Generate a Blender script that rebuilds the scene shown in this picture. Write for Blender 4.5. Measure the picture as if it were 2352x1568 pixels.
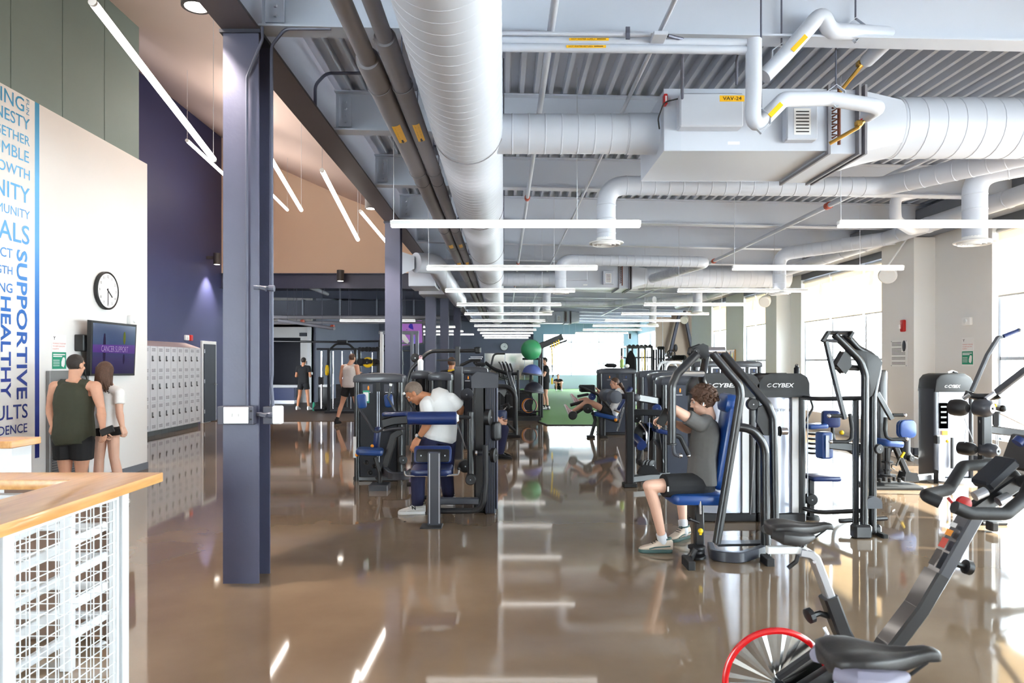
import bpy, bmesh, math, random
from mathutils import Vector, Matrix, Quaternion
random.seed(7)
for _o in list(bpy.data.objects): bpy.data.objects.remove(_o)
SC = bpy.context.scene
COL = SC.collection
PI = math.pi
F = 1568.0            # focal length in pixels of the 2352 px wide frame (24 mm lens)
EYE = 1.6
# ---------------------------------------------------------------- camera
cam_d = bpy.data.cameras.new('camera'); cam = bpy.data.objects.new('camera', cam_d); COL.objects.link(cam)
cam.location = (0, 0, EYE); cam.rotation_euler = (PI/2, 0, 0)
cam_d.sensor_width = 36; cam_d.lens = 36*F/2352
cam_d.shift_x = 18/2352; cam_d.shift_y = 48/2352
cam_d.clip_end = 300; cam_d.clip_start = 0.05
cam_d.dof.use_dof = True; cam_d.dof.focus_distance = 7.5; cam_d.dof.aperture_fstop = 5.0
SC.camera = cam
# ---------------------------------------------------------------- world, exposure
W = bpy.data.worlds.new('sky'); SC.world = W; W.use_nodes = True
nt = W.node_tree; nt.nodes.clear()
wo = nt.nodes.new('ShaderNodeOutputWorld'); wb = nt.nodes.new('ShaderNodeBackground')
wb.inputs['Color'].default_value = (0.86, 0.93, 1.0, 1); wb.inputs['Strength'].default_value = 12.0
nt.links.new(wb.outputs[0], wo.inputs[0])
vs = SC.view_settings; vs.view_transform = 'Standard'; vs.look = 'None'; vs.gamma = 1; vs.use_curve_mapping = False
vs.exposure = 0.85
_s = bpy.data.lights.new('sun', 'SUN'); _s.energy = 18; _s.angle = .02; _s.color = (1, .95, .88)
sun = bpy.data.objects.new('sun', _s); COL.objects.link(sun); sun.rotation_euler = Vector((1, -.12, .86)).to_track_quat('Z', 'Y').to_euler()
STRIP_E = 2.2         # emission of the strip lights
cy = SC.cycles
cy.max_bounces = 7; cy.diffuse_bounces = 4; cy.glossy_bounces = 4; cy.transmission_bounces = 4; cy.transparent_max_bounces = 8
cy.caustics_reflective = False; cy.caustics_refractive = False; cy.sample_clamp_indirect = 6.0
cy.use_adaptive_sampling = True; cy.adaptive_threshold = 0.025
cy.use_denoising = True

# ---------------------------------------------------------------- helpers
def P(x, y, D): return Vector(((x-1158)*D/F, D, EYE+(832-y)*D/F))
def fl(x, y):
    D = EYE*F/(y-832.0); return Vector(((x-1158)*D/F, D, 0))
def S(r, g, b):
    f = lambda c: (c/12.92 if c <= .04045 else ((c+.055)/1.055)**2.4)
    return (f(r/255), f(g/255), f(b/255), 1)

_M = {}
def mat(name, col, rough=.5, metal=0., var=.0, vscale=8., bump=0., bscale=60., emit=0., ecol=None, coat=0., spec=.5, sheen=0.):
    m = bpy.data.materials.new(name); m.use_nodes = True
    n = m.node_tree; b = n.nodes['Principled BSDF']
    b.inputs['Roughness'].default_value = rough; b.inputs['Metallic'].default_value = metal
    b.inputs['Specular IOR Level'].default_value = spec
    b.inputs['Coat Weight'].default_value = coat
    b.inputs['Coat Roughness'].default_value = .08
    if sheen: b.inputs['Sheen Weight'].default_value = sheen
    tc = n.nodes.new('ShaderNodeTexCoord')
    nz = n.nodes.new('ShaderNodeTexNoise'); nz.inputs['Scale'].default_value = vscale; nz.inputs['Detail'].default_value = 3
    n.links.new(tc.outputs['Object'], nz.inputs['Vector'])
    rp = n.nodes.new('ShaderNodeMix'); rp.data_type = 'RGBA'
    v = max(var, .015)
    rp.inputs[6].default_value = tuple(c*(1-v) for c in col[:3])+(1,)
    rp.inputs[7].default_value = tuple(min(1, c*(1+v)) for c in col[:3])+(1,)
    n.links.new(nz.outputs['Fac'], rp.inputs[0]); n.links.new(rp.outputs[2], b.inputs['Base Color'])
    if bump:
        nb = n.nodes.new('ShaderNodeTexNoise'); nb.inputs['Scale'].default_value = bscale; nb.inputs['Detail'].default_value = 2
        bp = n.nodes.new('ShaderNodeBump'); bp.inputs['Strength'].default_value = bump; bp.inputs['Distance'].default_value = .01
        n.links.new(tc.outputs['Object'], nb.inputs['Vector']); n.links.new(nb.outputs['Fac'], bp.inputs['Height'])
        n.links.new(bp.outputs['Normal'], b.inputs['Normal'])
    if emit:
        b.inputs['Emission Color'].default_value = ecol or col; b.inputs['Emission Strength'].default_value = emit
    _M[name] = m
    return m

class MB:
    """collects shapes in world coordinates and links them as ONE mesh object"""
    def __init__(s): s.v = []; s.f = []
    def add(s, vs_, fs):
        o = len(s.v); s.v += [Vector(p) for p in vs_]; s.f += [tuple(i+o for i in f) for f in fs]; return s
    def box(s, c, d, R=None, ch=0.):
        c = Vector(c); hx, hy, hz = d[0]/2, d[1]/2, d[2]/2
        R = R or Matrix.Identity(3)
        if ch <= 0:
            vv = [c+R@Vector((x*hx, y*hy, z*hz)) for x in (-1, 1) for y in (-1, 1) for z in (-1, 1)]
            return s.add(vv, [(0, 1, 3, 2), (4, 6, 7, 5), (0, 4, 5, 1), (2, 3, 7, 6), (0, 2, 6, 4), (1, 5, 7, 3)])
        ch = min(ch, hx*.95, hy*.95, hz*.95)
        vv = []; ix = {}
        for x in (-1, 1):
            for y in (-1, 1):
                for z in (-1, 1):
                    for a in range(3):
                        q = [x*(hx-ch), y*(hy-ch), z*(hz-ch)]; q[a] = (x*hx, y*hy, z*hz)[a]
                        ix[(x, y, z, a)] = len(vv); vv.append(c+R@Vector(q))
        fs = []
        for a in range(3):
            b, d_ = (a+1) % 3, (a+2) % 3
            for sg in (-1, 1):
                def k(p, q):
                    t = [0, 0, 0]; t[a] = sg; t[b] = p; t[d_] = q; return ix[(t[0], t[1], t[2], a)]
                f = [k(-1, -1), k(1, -1), k(1, 1), k(-1, 1)]; fs.append(tuple(f if sg > 0 else f[::-1]))
            for p in (-1, 1):       # edges along axis a
                for q in (-1, 1):
                    def k2(e, ax):
                        t = [0, 0, 0]; t[a] = e; t[b] = p; t[d_] = q; return ix[(t[0], t[1], t[2], ax)]
                    f = [k2(-1, b), k2(1, b), k2(1, d_), k2(-1, d_)]; fs.append(tuple(f if p*q < 0 else f[::-1]))
        for x in (-1, 1):
            for y in (-1, 1):
                for z in (-1, 1):
                    f = [ix[(x, y, z, a)] for a in range(3)]; fs.append(tuple(f if x*y*z > 0 else f[::-1]))
        return s.add(vv, fs)
    def b2(s, p, q, ch=0.):
        p = Vector(p); q = Vector(q); return s.box((p+q)/2, [abs(q[i]-p[i]) for i in range(3)], None, ch)
    def quad(s, *p): return s.add(p, [tuple(range(len(p)))])
    def tube(s, pts, r, n=8, bend=0., sec=None, up=None, caps=True, bn=5):
        """round (or sec = (w,h) rectangular, rounded) profile swept along a polyline with filleted corners"""
        pts = [Vector(p) for p in pts]
        rs = list(r) if isinstance(r, (list, tuple)) else [r]*len(pts)
        if bend > 0 and len(pts) > 2:
            np_, nr = [pts[0]], [rs[0]]
            for i in range(1, len(pts)-1):
                a, b, c = pts[i-1], pts[i], pts[i+1]
                u = (a-b); w = (c-b); lu, lw = u.length, w.length
                if lu < 1e-6 or lw < 1e-6: continue
                u /= lu; w /= lw; ang = u.angle(w, PI)
                if ang > PI-.03: np_.append(b); nr.append(rs[i]); continue
                t = min(bend/math.tan(ang/2), lu*.49, lw*.49)
                p0, p1 = b+u*t, b+w*t
                for k in range(bn+1):
                    q = k/bn; np_.append(p0*(1-q)**2+b*2*q*(1-q)*.96+(p0+p1)*.5*2*q*(1-q)*.04+p1*q*q); nr.append(rs[i])
            np_.append(pts[-1]); nr.append(rs[-1]); pts, rs = np_, nr
        if sec:
            w, h = sec[0]/2, sec[1]/2; cc = min(w, h)*.28
            prof = [(-w+cc, -h), (w-cc, -h), (w, -h+cc), (w, h-cc), (w-cc, h), (-w+cc, h), (-w, h-cc), (-w, -h+cc)]
        else: prof = [(math.cos(2*PI*k/n), math.sin(2*PI*k/n)) for k in range(n)]
        n = len(prof)
        T = []
        for i in range(len(pts)):
            a = pts[max(i-1, 0)]; b = pts[min(i+1, len(pts)-1)]
            if 0 < i < len(pts)-1:
                t = (pts[i]-a).normalized()+(b-pts[i]).normalized()
            else: t = b-a
            T.append(t.normalized() if t.length > 1e-9 else Vector((0, 0, 1)))
        u0 = Vector(up) if up is not None else (Vector((0, 0, 1)) if abs(T[0].z) < .9 else Vector((0, 1, 0)))
        vv = []; o = len(s.v); prevv = None
        for i, p in enumerate(pts):
            if i == 0 or up is not None:
                v_ = (u0-T[i]*u0.dot(T[i]))
                if v_.length < 1e-4: v_ = prevv if prevv is not None else T[i].orthogonal()
                v_ = v_.normalized()
            else:
                q = T[i-1].rotation_difference(T[i]); v_ = (q@prevv); v_ = (v_-T[i]*v_.dot(T[i])).normalized()
            prevv = v_; x_ = T[i].cross(v_).normalized()
            k = 1.0
            if 0 < i < len(pts)-1:
                ca = (pts[i]-pts[i-1]).normalized().dot(T[i]); k = 1/max(ca, .6)
            for a, b in prof:
                rr = 1.0 if sec else rs[i]
                if sec and isinstance(r, (list, tuple)): rr = rs[i]
                vv.append(p+(x_*a+v_*b)*rr*(1 if sec is None else 1))
        fs = []
        for i in range(len(pts)-1):
            for k in range(n):
                a = i*n+k; b = i*n+(k+1) % n; fs.append((a, b, b+n, a+n))
        if caps: fs.append(tuple(range(n))[::-1]); fs.append(tuple((len(pts)-1)*n+k for k in range(n)))
        return s.add(vv, fs)
    def cyl(s, a, b, r, n=16, r2=None): return s.tube([a, b], [r, r if r2 is None else r2], n)
    def lathe(s, prof, c, axis=(0, 0, 1), n=20, cap=True):
        ax = Vector(axis).normalized(); x_ = ax.orthogonal().normalized(); y_ = ax.cross(x_); c = Vector(c)
        vv = [c+ax*z+(x_*math.cos(2*PI*k/n)+y_*math.sin(2*PI*k/n))*max(r, 1e-4) for r, z in prof for k in range(n)]
        m = len(prof)
        fs = [(i*n+k, i*n+(k+1) % n, (i+1)*n+(k+1) % n, (i+1)*n+k) for i in range(m-1) for k in range(n)]
        if cap: fs += [tuple(range(n))[::-1], tuple((m-1)*n+k for k in range(n))]
        return s.add(vv, fs)
    def ell(s, c, r, R=None, nu=14, nv=10):
        c = Vector(c); R = R or Matrix.Identity(3)
        r = (r, r, r) if isinstance(r, (int, float)) else r
        vv = [c+R@Vector((0, 0, -r[2]))]
        for j in range(1, nv):
            t = -PI/2+PI*j/nv
            for k in range(nu):
                a = 2*PI*k/nu; vv.append(c+R@Vector((r[0]*math.cos(t)*math.cos(a), r[1]*math.cos(t)*math.sin(a), r[2]*math.sin(t))))
        vv.append(c+R@Vector((0, 0, r[2]))); L = len(vv)-1
        fs = [(0, 1+(k+1) % nu, 1+k) for k in range(nu)]
        for j in range(nv-2):
            for k in range(nu):
                a = 1+j*nu+k; b = 1+j*nu+(k+1) % nu; fs.append((a, b, b+nu, a+nu))
        fs += [(L, 1+(nv-2)*nu+k, 1+(nv-2)*nu+(k+1) % nu) for k in range(nu)]
        return s.add(vv, fs)
    def prism(s, poly, o, u, v, d, bev=0.):
        """polygon poly in the (u,v) plane at o, extruded by vector d"""
        o = Vector(o); u = Vector(u); v = Vector(v); d = Vector(d); n = len(poly)
        if u.cross(v).dot(d) < 0: poly = poly[::-1]
        def lay(t, inset):
            cx = sum(p[0] for p in poly)/n; cy_ = sum(p[1] for p in poly)/n
            out = []
            for i, p in enumerate(poly):
                a = Vector((poly[i-1][0], poly[i-1][1])); b = Vector(p); c = Vector(poly[(i+1) % n])
                e1 = (b-a); e2 = (c-b)
                if e1.length < 1e-9 or e2.length < 1e-9: out.append(o+u*p[0]+v*p[1]+d*t); continue
                e1.normalize(); e2.normalize()
                nn = Vector((-e1.y-e2.y, e1.x+e2.x)); L = nn.length
                if L > 1e-6: nn /= L; q = b+nn*inset/max(nn.dot(Vector((-e1.y, e1.x))), .4)
                else: q = b
                out.append(o+u*q.x+v*q.y+d*t)
            return out
        dl = d.length
        if bev > 0:
            e = min(bev/dl, .45)
            L = lay(0, bev)+lay(e*.3, bev*.3)+lay(e, 0)+lay(1-e, 0)+lay(1-e*.3, bev*.3)+lay(1, bev); m = 6
        else: L = lay(0, 0)+lay(1, 0); m = 2
        fs = [tuple(range(n))[::-1], tuple((m-1)*n+k for k in range(n))]
        fs += [(i*n+k, i*n+(k+1) % n, (i+1)*n+(k+1) % n, (i+1)*n+k) for i in range(m-1) for k in range(n)]
        return s.add(L, fs)
    def pad(s, c, w, h, t, u=(1, 0, 0), v=(0, 0, 1), cr=.04, bev=.02):
        """upholstered pad: rounded rectangle w (along u) x h (along v), thickness t"""
        u = Vector(u).normalized(); v = Vector(v); v = (v-u*v.dot(u)).normalized(); nrm = u.cross(v)
        return s.prism(rrect(w, h, cr), Vector(c)-nrm*t/2, u, v, nrm*t, bev)
    def build(s, name, m, parent=None, ang=35, **pr):
        org = WLOC.get(parent.name, Vector((0, 0, 0))) if parent is not None else Vector((0, 0, 0))
        me = bpy.data.meshes.new(name)
        if parent is None:       # single-mesh thing: origin at the bottom centre
            xs = [p.x for p in s.v]; ys = [p.y for p in s.v]; zs = [p.z for p in s.v]
            org = Vector(((min(xs)+max(xs))/2, (min(ys)+max(ys))/2, min(zs)))
        me.from_pydata([tuple(p-org) for p in s.v], [], s.f); me.validate(); me.update()
        bm = bmesh.new(); bm.from_mesh(me); bmesh.ops.recalc_face_normals(bm, faces=bm.faces); bm.to_mesh(me); bm.free()
        return link(name, me, m, parent, org, ang, **pr)

WLOC = {}
def link(name, me, m, parent, org, ang=35, **pr):
    if ang: me.polygons.foreach_set('use_smooth', [True]*len(me.polygons)); me.set_sharp_from_angle(angle=math.radians(ang))
    if m is not None: me.materials.append(_M[m] if isinstance(m, str) else m)
    o = bpy.data.objects.new(name, me); COL.objects.link(o)
    if parent is not None: o.parent = parent; WLOC[o.name] = org
    else: o.location = org; WLOC[o.name] = Vector(org)
    for k, v in pr.items(): o[k] = v
    return o
def rrect(w, h, cr, k=3):
    cr = min(cr, w*.49, h*.49); out = []
    for cx, cy_, a0 in ((w/2-cr, h/2-cr, 0), (-w/2+cr, h/2-cr, PI/2), (-w/2+cr, -h/2+cr, PI), (w/2-cr, -h/2+cr, 1.5*PI)):
        out += [(cx+cr*math.cos(a0+PI/2*i/k), cy_+cr*math.sin(a0+PI/2*i/k)) for i in range(k+1)]
    return out
def circ(r, n=20): return [(r*math.cos(2*PI*k/n), r*math.sin(2*PI*k/n)) for k in range(n)]
def thing(name, label, cat, loc, group=None):
    o = bpy.data.objects.new(name, None); COL.objects.link(o); o.location = loc; o.empty_display_size = .1
    o['label'] = label; o['category'] = cat
    if group: o['group'] = group
    WLOC[o.name] = Vector(loc); return o
def tag(o, label, cat, group=None, kind=None):
    o['label'] = label; o['category'] = cat
    if group: o['group'] = group
    if kind: o['kind'] = kind
    return o
def struct(o): o['kind'] = 'structure'; return o
KIDS = {}
def copy_tree(root, delta, label=None, group=None):
    kids = {}
    for o in COL.objects:
        if o.parent is not None: kids.setdefault(o.parent.name, []).append(o)
    def rec(o, par):
        c = o.copy(); COL.objects.link(c)
        if par is not None: c.parent = par
        for k in kids.get(o.name, ()): rec(k, c)
        return c
    r = rec(root, None); r.location = Vector(root.location)+Vector(delta); WLOC[r.name] = Vector(r.location)
    if label: r['label'] = label
    if group: r['group'] = group
    return r
def text(s_, size, org, xd, ud, m, parent, name='lettering', ext=.002, align='LEFT', width=None, shear=0., bold=0.):
    """flat lettering as a mesh: baseline starts (or ends) at org, runs along xd, stands along ud; size = cap height"""
    cu = bpy.data.curves.new('t', 'FONT'); cu.body = s_; cu.size = 1; cu.extrude = 0; cu.shear = shear; cu.offset = bold
    cu.resolution_u = 3
    ob = bpy.data.objects.new('t', cu); COL.objects.link(ob); bpy.context.view_layer.update()
    me = bpy.data.meshes.new_from_object(ob.evaluated_get(bpy.context.evaluated_depsgraph_get()))
    bpy.data.objects.remove(ob); bpy.data.curves.remove(cu)
    xs = [v.co.x for v in me.vertices]; x0, x1 = min(xs), max(xs); k = size/.729
    sx = (width/(x1-x0)) if width else k
    xd = Vector(xd).normalized(); ud = Vector(ud).normalized(); nd = xd.cross(ud)
    off = {'LEFT': -x0, 'RIGHT': -x1, 'CENTER': -(x0+x1)/2}[align]
    par = WLOC.get(parent.name, Vector()) if parent is not None else Vector()
    me2 = MB()
    me2.v = [Vector(org)+xd*((v.co.x+off)*sx)+ud*(v.co.y*k)+nd*ext for v in me.vertices]
    me2.f = [tuple(p.vertices) for p in me.polygons]
    bpy.data.meshes.remove(me)
    return me2.build(name, m, parent, ang=0)
# ---------------------------------------------------------------- materials
mat('steel_paint', S(196, 202, 214), .5, var=.04, vscale=1.5, bump=.02)
mat('duct_paint', S(200, 205, 216), .42, var=.03, vscale=1.2, bump=.015, bscale=14)
mat('pipe_dark', S(128, 126, 132), .55, var=.06, vscale=3, bump=.05, bscale=50)
mat('column_paint', S(76, 77, 98), .42, var=.10, vscale=6, bump=.06, bscale=45)
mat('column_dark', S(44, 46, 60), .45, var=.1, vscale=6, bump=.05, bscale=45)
mat('girder_dark', S(78, 70, 72), .5, var=.08, vscale=4, bump=.04)
mat('conduit', S(92, 94, 110), .4, .2, var=.05)
mat('dark_box', S(66, 66, 80), .5, var=.05, bump=.05)
mat('white_wall', S(240, 239, 238), .7, var=.012, vscale=2, bump=.02, bscale=120)
mat('cool_wall', S(230, 234, 234), .7, var=.02, vscale=2, bump=.02, bscale=120)
mat('beige_wall', S(240, 208, 178), .75, var=.015, vscale=1, bump=.01)
mat('pink_ceiling', S(222, 198, 186), .7, var=.03, vscale=.7, bump=.02)
mat('green_panel', S(124, 144, 142), .6, var=.04, vscale=2, bump=.02, bscale=90)
mat('purple_wall', S(62, 66, 106), .55, var=.06, vscale=1.2, bump=.03)
mat('slate_wall', S(104, 108, 126), .6, var=.06, vscale=1.3, bump=.02)
mat('blue_wall', S(118, 144, 156), .6, var=.04, vscale=1.3, bump=.02)
mat('dado_wall', S(206, 214, 232), .6, var=.03, vscale=1.3)
mat('concrete_wall', S(150, 134, 118), .6, var=.12, vscale=1.2, bump=.05)
mat('grey_trim', S(112, 118, 130), .5, var=.05)
mat('white_trim', S(236, 238, 240), .45, var=.01)
mat('shade_cloth', S(238, 220, 196), .9, var=.03, vscale=40)
mat('window_frame', S(196, 206, 220), .4, var=.03)
mat('fixture_white', S(244, 244, 244), .4)
mat('dark_metal', S(72, 66, 64), .45, var=.05, bump=.02)
mat('cable', S(190, 192, 198), .4, .5)
mat('black_steel', S(26, 27, 31), .34, .0, var=.10, vscale=5, coat=.35, bump=.012, bscale=300)
mat('grey_steel', S(58, 60, 68), .36, .0, var=.08, vscale=4, coat=.3, bump=.01)
mat('black_plastic', S(20, 20, 23), .45, var=.08, bump=.03, bscale=80)
mat('grey_plastic', S(84, 86, 92), .5, var=.05)
mat('rubber', S(30, 30, 32), .62, var=.1, bump=.08, bscale=90)
mat('chrome', S(214, 214, 218), .16, 1., var=.02)
mat('brushed', S(196, 198, 204), .33, .85, var=.06, vscale=2)
mat('stainless_dark', S(140, 138, 138), .38, .8, var=.06, vscale=2)
mat('blue_vinyl', S(24, 66, 132), .36, var=.08, vscale=6, bump=.03, bscale=120, coat=.15)
mat('navy_vinyl', S(19, 42, 96), .36, var=.08, vscale=6, bump=.03, bscale=120, coat=.15)
mat('grey_foam', S(70, 73, 82), .75, var=.05, bump=.06, bscale=120)
mat('shroud', S(30, 32, 39), .5, .0, var=.06, spec=.3)
mat('shroud_grey', S(58, 62, 74), .5, var=.06, spec=.3)
mat('mirror', S(228, 232, 236), .03, 1.)
mat('mirror_bright', S(236, 240, 236), .08, 1.)
mat('print_white', S(246, 246, 246), .5)
mat('print_black', S(24, 24, 26), .5)
mat('print_grey', S(120, 120, 122), .6)
mat('print_red', S(214, 84, 70), .5)
mat('sign_green', S(24, 148, 116), .5)
mat('label_yellow', S(252, 192, 22), .5)
mat('alarm_red', S(196, 30, 30), .35)
mat('pipe_red', S(176, 74, 52), .5, var=.1)
mat('brass', S(176, 140, 70), .3, .8, var=.15, vscale=20)
mat('copper_brown', S(110, 62, 46), .45, .3, var=.2, vscale=30)
mat('orange', S(244, 148, 24), .4)
mat('yellow', S(246, 206, 30), .4)
mat('bike_red', S(214, 18, 24), .25, coat=.6)
mat('saddle', S(44, 42, 42), .45, var=.15, vscale=10, bump=.05, bscale=160)
mat('saddle_grey', S(132, 128, 146), .5, var=.06)
mat('locker', S(206, 206, 212), .45, var=.02)
mat('locker_top', S(190, 172, 172), .5, var=.03)
mat('rail_white', S(222, 225, 228), .4)
mat('ball_green', S(66, 156, 104), .38, var=.05)
mat('bosu_blue', S(88, 104, 168), .4, var=.05)
mat('rubber_floor', S(66, 56, 50), .55, var=.25, vscale=60, bump=.1, bscale=200)
mat('stair_brown', S(120, 96, 82), .7, var=.1)
mat('eye_white', S(205, 192, 186), .4)
mat('skin', S(214, 160, 132), .5, var=.06, vscale=14, bump=.02, bscale=90)
mat('skin_tan', S(196, 134, 98), .5, var=.08, vscale=14, bump=.03, bscale=90)
mat('skin_pale', S(226, 180, 156), .5, var=.06, vscale=14, bump=.02, bscale=90)
mat('hair_dark', S(42, 34, 30), .6, var=.4, vscale=60, bump=.5, bscale=90)
mat('hair_brown', S(84, 56, 40), .6, var=.4, vscale=50, bump=.6, bscale=70)
mat('hair_grey', S(128, 112, 100), .6, var=.35, vscale=60, bump=.5, bscale=90)
mat('olive_cloth', S(58, 60, 46), .85, var=.1, vscale=30, bump=.12, bscale=22)
mat('white_cloth', S(240, 238, 236), .85, var=.02, vscale=12, bump=.25, bscale=14)
mat('pale_cloth', S(206, 198, 194), .85, var=.05, vscale=20, bump=.2, bscale=18)
mat('black_cloth', S(26, 26, 29), .85, var=.1, vscale=20, bump=.15, bscale=18)
mat('grey_cloth', S(98, 96, 94), .88, var=.08, vscale=40, bump=.2, bscale=16)
mat('navy_cloth', S(32, 34, 66), .85, var=.1, vscale=20, bump=.2, bscale=16)
mat('red_cloth', S(150, 70, 50), .85, var=.1)
mat('shoe_white', S(236, 234, 230), .5, var=.03)
mat('shoe_tan', S(206, 188, 170), .6, var=.06)
mat('shoe_green', S(70, 96, 92), .6, var=.06)
mat('sock', S(214, 214, 218), .9, var=.04, bump=.1)
mat('pink', S(226, 176, 180), .4)
mat('lime', S(176, 206, 110), .4)

def emat(name, col, e):
    m = bpy.data.materials.new(name); m.use_nodes = True; n = m.node_tree; n.nodes.clear()
    o = n.nodes.new('ShaderNodeOutputMaterial'); b = n.nodes.new('ShaderNodeEmission')
    b.inputs[0].default_value = col; b.inputs[1].default_value = e; n.links.new(b.outputs[0], o.inputs[0]); _M[name] = m
emat('strip_glow', (1.0, .97, .93, 1), STRIP_E)
emat('pendant_glow', (1.0, .92, .84, 1), 18.0)
emat('added_uplight', (1.0, .97, .93, 1), 5.0)  # added glow for the strip light tops, brightens the ceiling
emat('lamp_glow', (1.0, .9, .8, 1), 14.0)

def floor_mat():
    m = bpy.data.materials.new('polished_concrete'); m.use_nodes = True; n = m.node_tree; b = n.nodes['Principled BSDF']
    tc = n.nodes.new('ShaderNodeTexCoord')
    n1 = n.nodes.new('ShaderNodeTexNoise'); n1.inputs['Scale'].default_value = .9; n1.inputs['Detail'].default_value = 5
    n2 = n.nodes.new('ShaderNodeTexNoise'); n2.inputs['Scale'].default_value = 70; n2.inputs['Detail'].default_value = 3
    n3 = n.nodes.new('ShaderNodeTexNoise'); n3.inputs['Scale'].default_value = 3.2; n3.inputs['Detail'].default_value = 1
    for q in (n1, n2, n3): n.links.new(tc.outputs['Object'], q.inputs['Vector'])
    r = n.nodes.new('ShaderNodeValToRGB'); e = r.color_ramp.elements
    e[0].position = .3; e[0].color = S(114, 95, 77); e[1].position = .72; e[1].color = S(141, 121, 100)
    n.links.new(n1.outputs['Fac'], r.inputs[0])
    mx = n.nodes.new('ShaderNodeMix'); mx.data_type = 'RGBA'; mx.blend_type = 'MULTIPLY'; mx.inputs[0].default_value = .0
    n.links.new(r.outputs[0], mx.inputs[6]); n.links.new(n2.outputs['Fac'], mx.inputs[7])
    n.links.new(mx.outputs[2], b.inputs['Base Color'])
    mr = n.nodes.new('ShaderNodeMapRange'); mr.inputs[3].default_value = .035; mr.inputs[4].default_value = .07
    n.links.new(n1.outputs['Fac'], mr.inputs[0]); n.links.new(mr.outputs[0], b.inputs['Roughness'])
    bp = n.nodes.new('ShaderNodeBump'); bp.inputs['Strength'].default_value = .05; bp.inputs['Distance'].default_value = .003
    n.links.new(n3.outputs['Fac'], bp.inputs['Height']); n.links.new(bp.outputs[0], b.inputs['Normal'])
    b.inputs['Specular IOR Level'].default_value = .8
    _M['polished_concrete'] = m
floor_mat()
def wood_mat():
    m = bpy.data.materials.new('maple_wood'); m.use_nodes = True; n = m.node_tree; b = n.nodes['Principled BSDF']
    tc = n.nodes.new('ShaderNodeTexCoord'); mp = n.nodes.new('ShaderNodeMapping'); mp.inputs['Scale'].default_value = (14, 1.5, 14)
    nz = n.nodes.new('ShaderNodeTexNoise'); nz.inputs['Scale'].default_value = 3; nz.inputs['Detail'].default_value = 4
    n.links.new(tc.outputs['Object'], mp.inputs[0]); n.links.new(mp.outputs[0], nz.inputs['Vector'])
    r = n.nodes.new('ShaderNodeValToRGB'); e = r.color_ramp.elements
    e[0].position = .3; e[0].color = S(196, 140, 80); e[1].position = .75; e[1].color = S(220, 168, 106)
    n.links.new(nz.outputs['Fac'], r.inputs[0]); n.links.new(r.outputs[0], b.inputs['Base Color'])
    b.inputs['Roughness'].default_value = .28; b.inputs['Coat Weight'].default_value = .3; _M['maple_wood'] = m
wood_mat()
def turf_mat():
    m = bpy.data.materials.new('turf'); m.use_nodes = True; n = m.node_tree; b = n.nodes['Principled BSDF']
    tc = n.nodes.new('ShaderNodeTexCoord'); mp = n.nodes.new('ShaderNodeMapping'); mp.inputs['Scale'].default_value = (90, 30, 30)
    nz = n.nodes.new('ShaderNodeTexNoise'); nz.inputs['Scale'].default_value = 2; nz.inputs['Detail'].default_value = 4
    n.links.new(tc.outputs['Object'], mp.inputs[0]); n.links.new(mp.outputs[0], nz.inputs['Vector'])
    r = n.nodes.new('ShaderNodeValToRGB'); e = r.color_ramp.elements
    e[0].position = .3; e[0].color = S(62, 112, 46); e[1].position = .75; e[1].color = S(112, 160, 78)
    n.links.new(nz.outputs['Fac'], r.inputs[0]); n.links.new(r.outputs[0], b.inputs['Base Color'])
    bp = n.nodes.new('ShaderNodeBump'); bp.inputs['Strength'].default_value = .6; bp.inputs['Distance'].default_value = .02
    n.links.new(nz.outputs['Fac'], bp.inputs['Height']); n.links.new(bp.outputs[0], b.inputs['Normal'])
    b.inputs['Roughness'].default_value = .8; _M['turf'] = m
turf_mat()
def glass_mat(name, tint, refl):
    m = bpy.data.materials.new(name); m.use_nodes = True; n = m.node_tree; n.nodes.clear()
    o = n.nodes.new('ShaderNodeOutputMaterial'); t = n.nodes.new('ShaderNodeBsdfTransparent'); g = n.nodes.new('ShaderNodeBsdfGlossy')
    t.inputs[0].default_value = tint; g.inputs['Roughness'].default_value = .02
    fr = n.nodes.new('ShaderNodeFresnel'); fr.inputs[0].default_value = refl
    ge = n.nodes.new('ShaderNodeNewGeometry'); mm = n.nodes.new('ShaderNodeMath'); mm.operation = 'SUBTRACT'; mm.use_clamp = True   # only the outer face of each pane reflects
    n.links.new(fr.outputs[0], mm.inputs[0]); n.links.new(ge.outputs['Backfacing'], mm.inputs[1])
    mx = n.nodes.new('ShaderNodeMixShader'); n.links.new(mm.outputs[0], mx.inputs[0]); n.links.new(t.outputs[0], mx.inputs[1]); n.links.new(g.outputs[0], mx.inputs[2])
    n.links.new(mx.outputs[0], o.inputs[0]); _M[name] = m
glass_mat('clear_glass', (.95, .98, .97, 1), 1.45)
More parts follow.
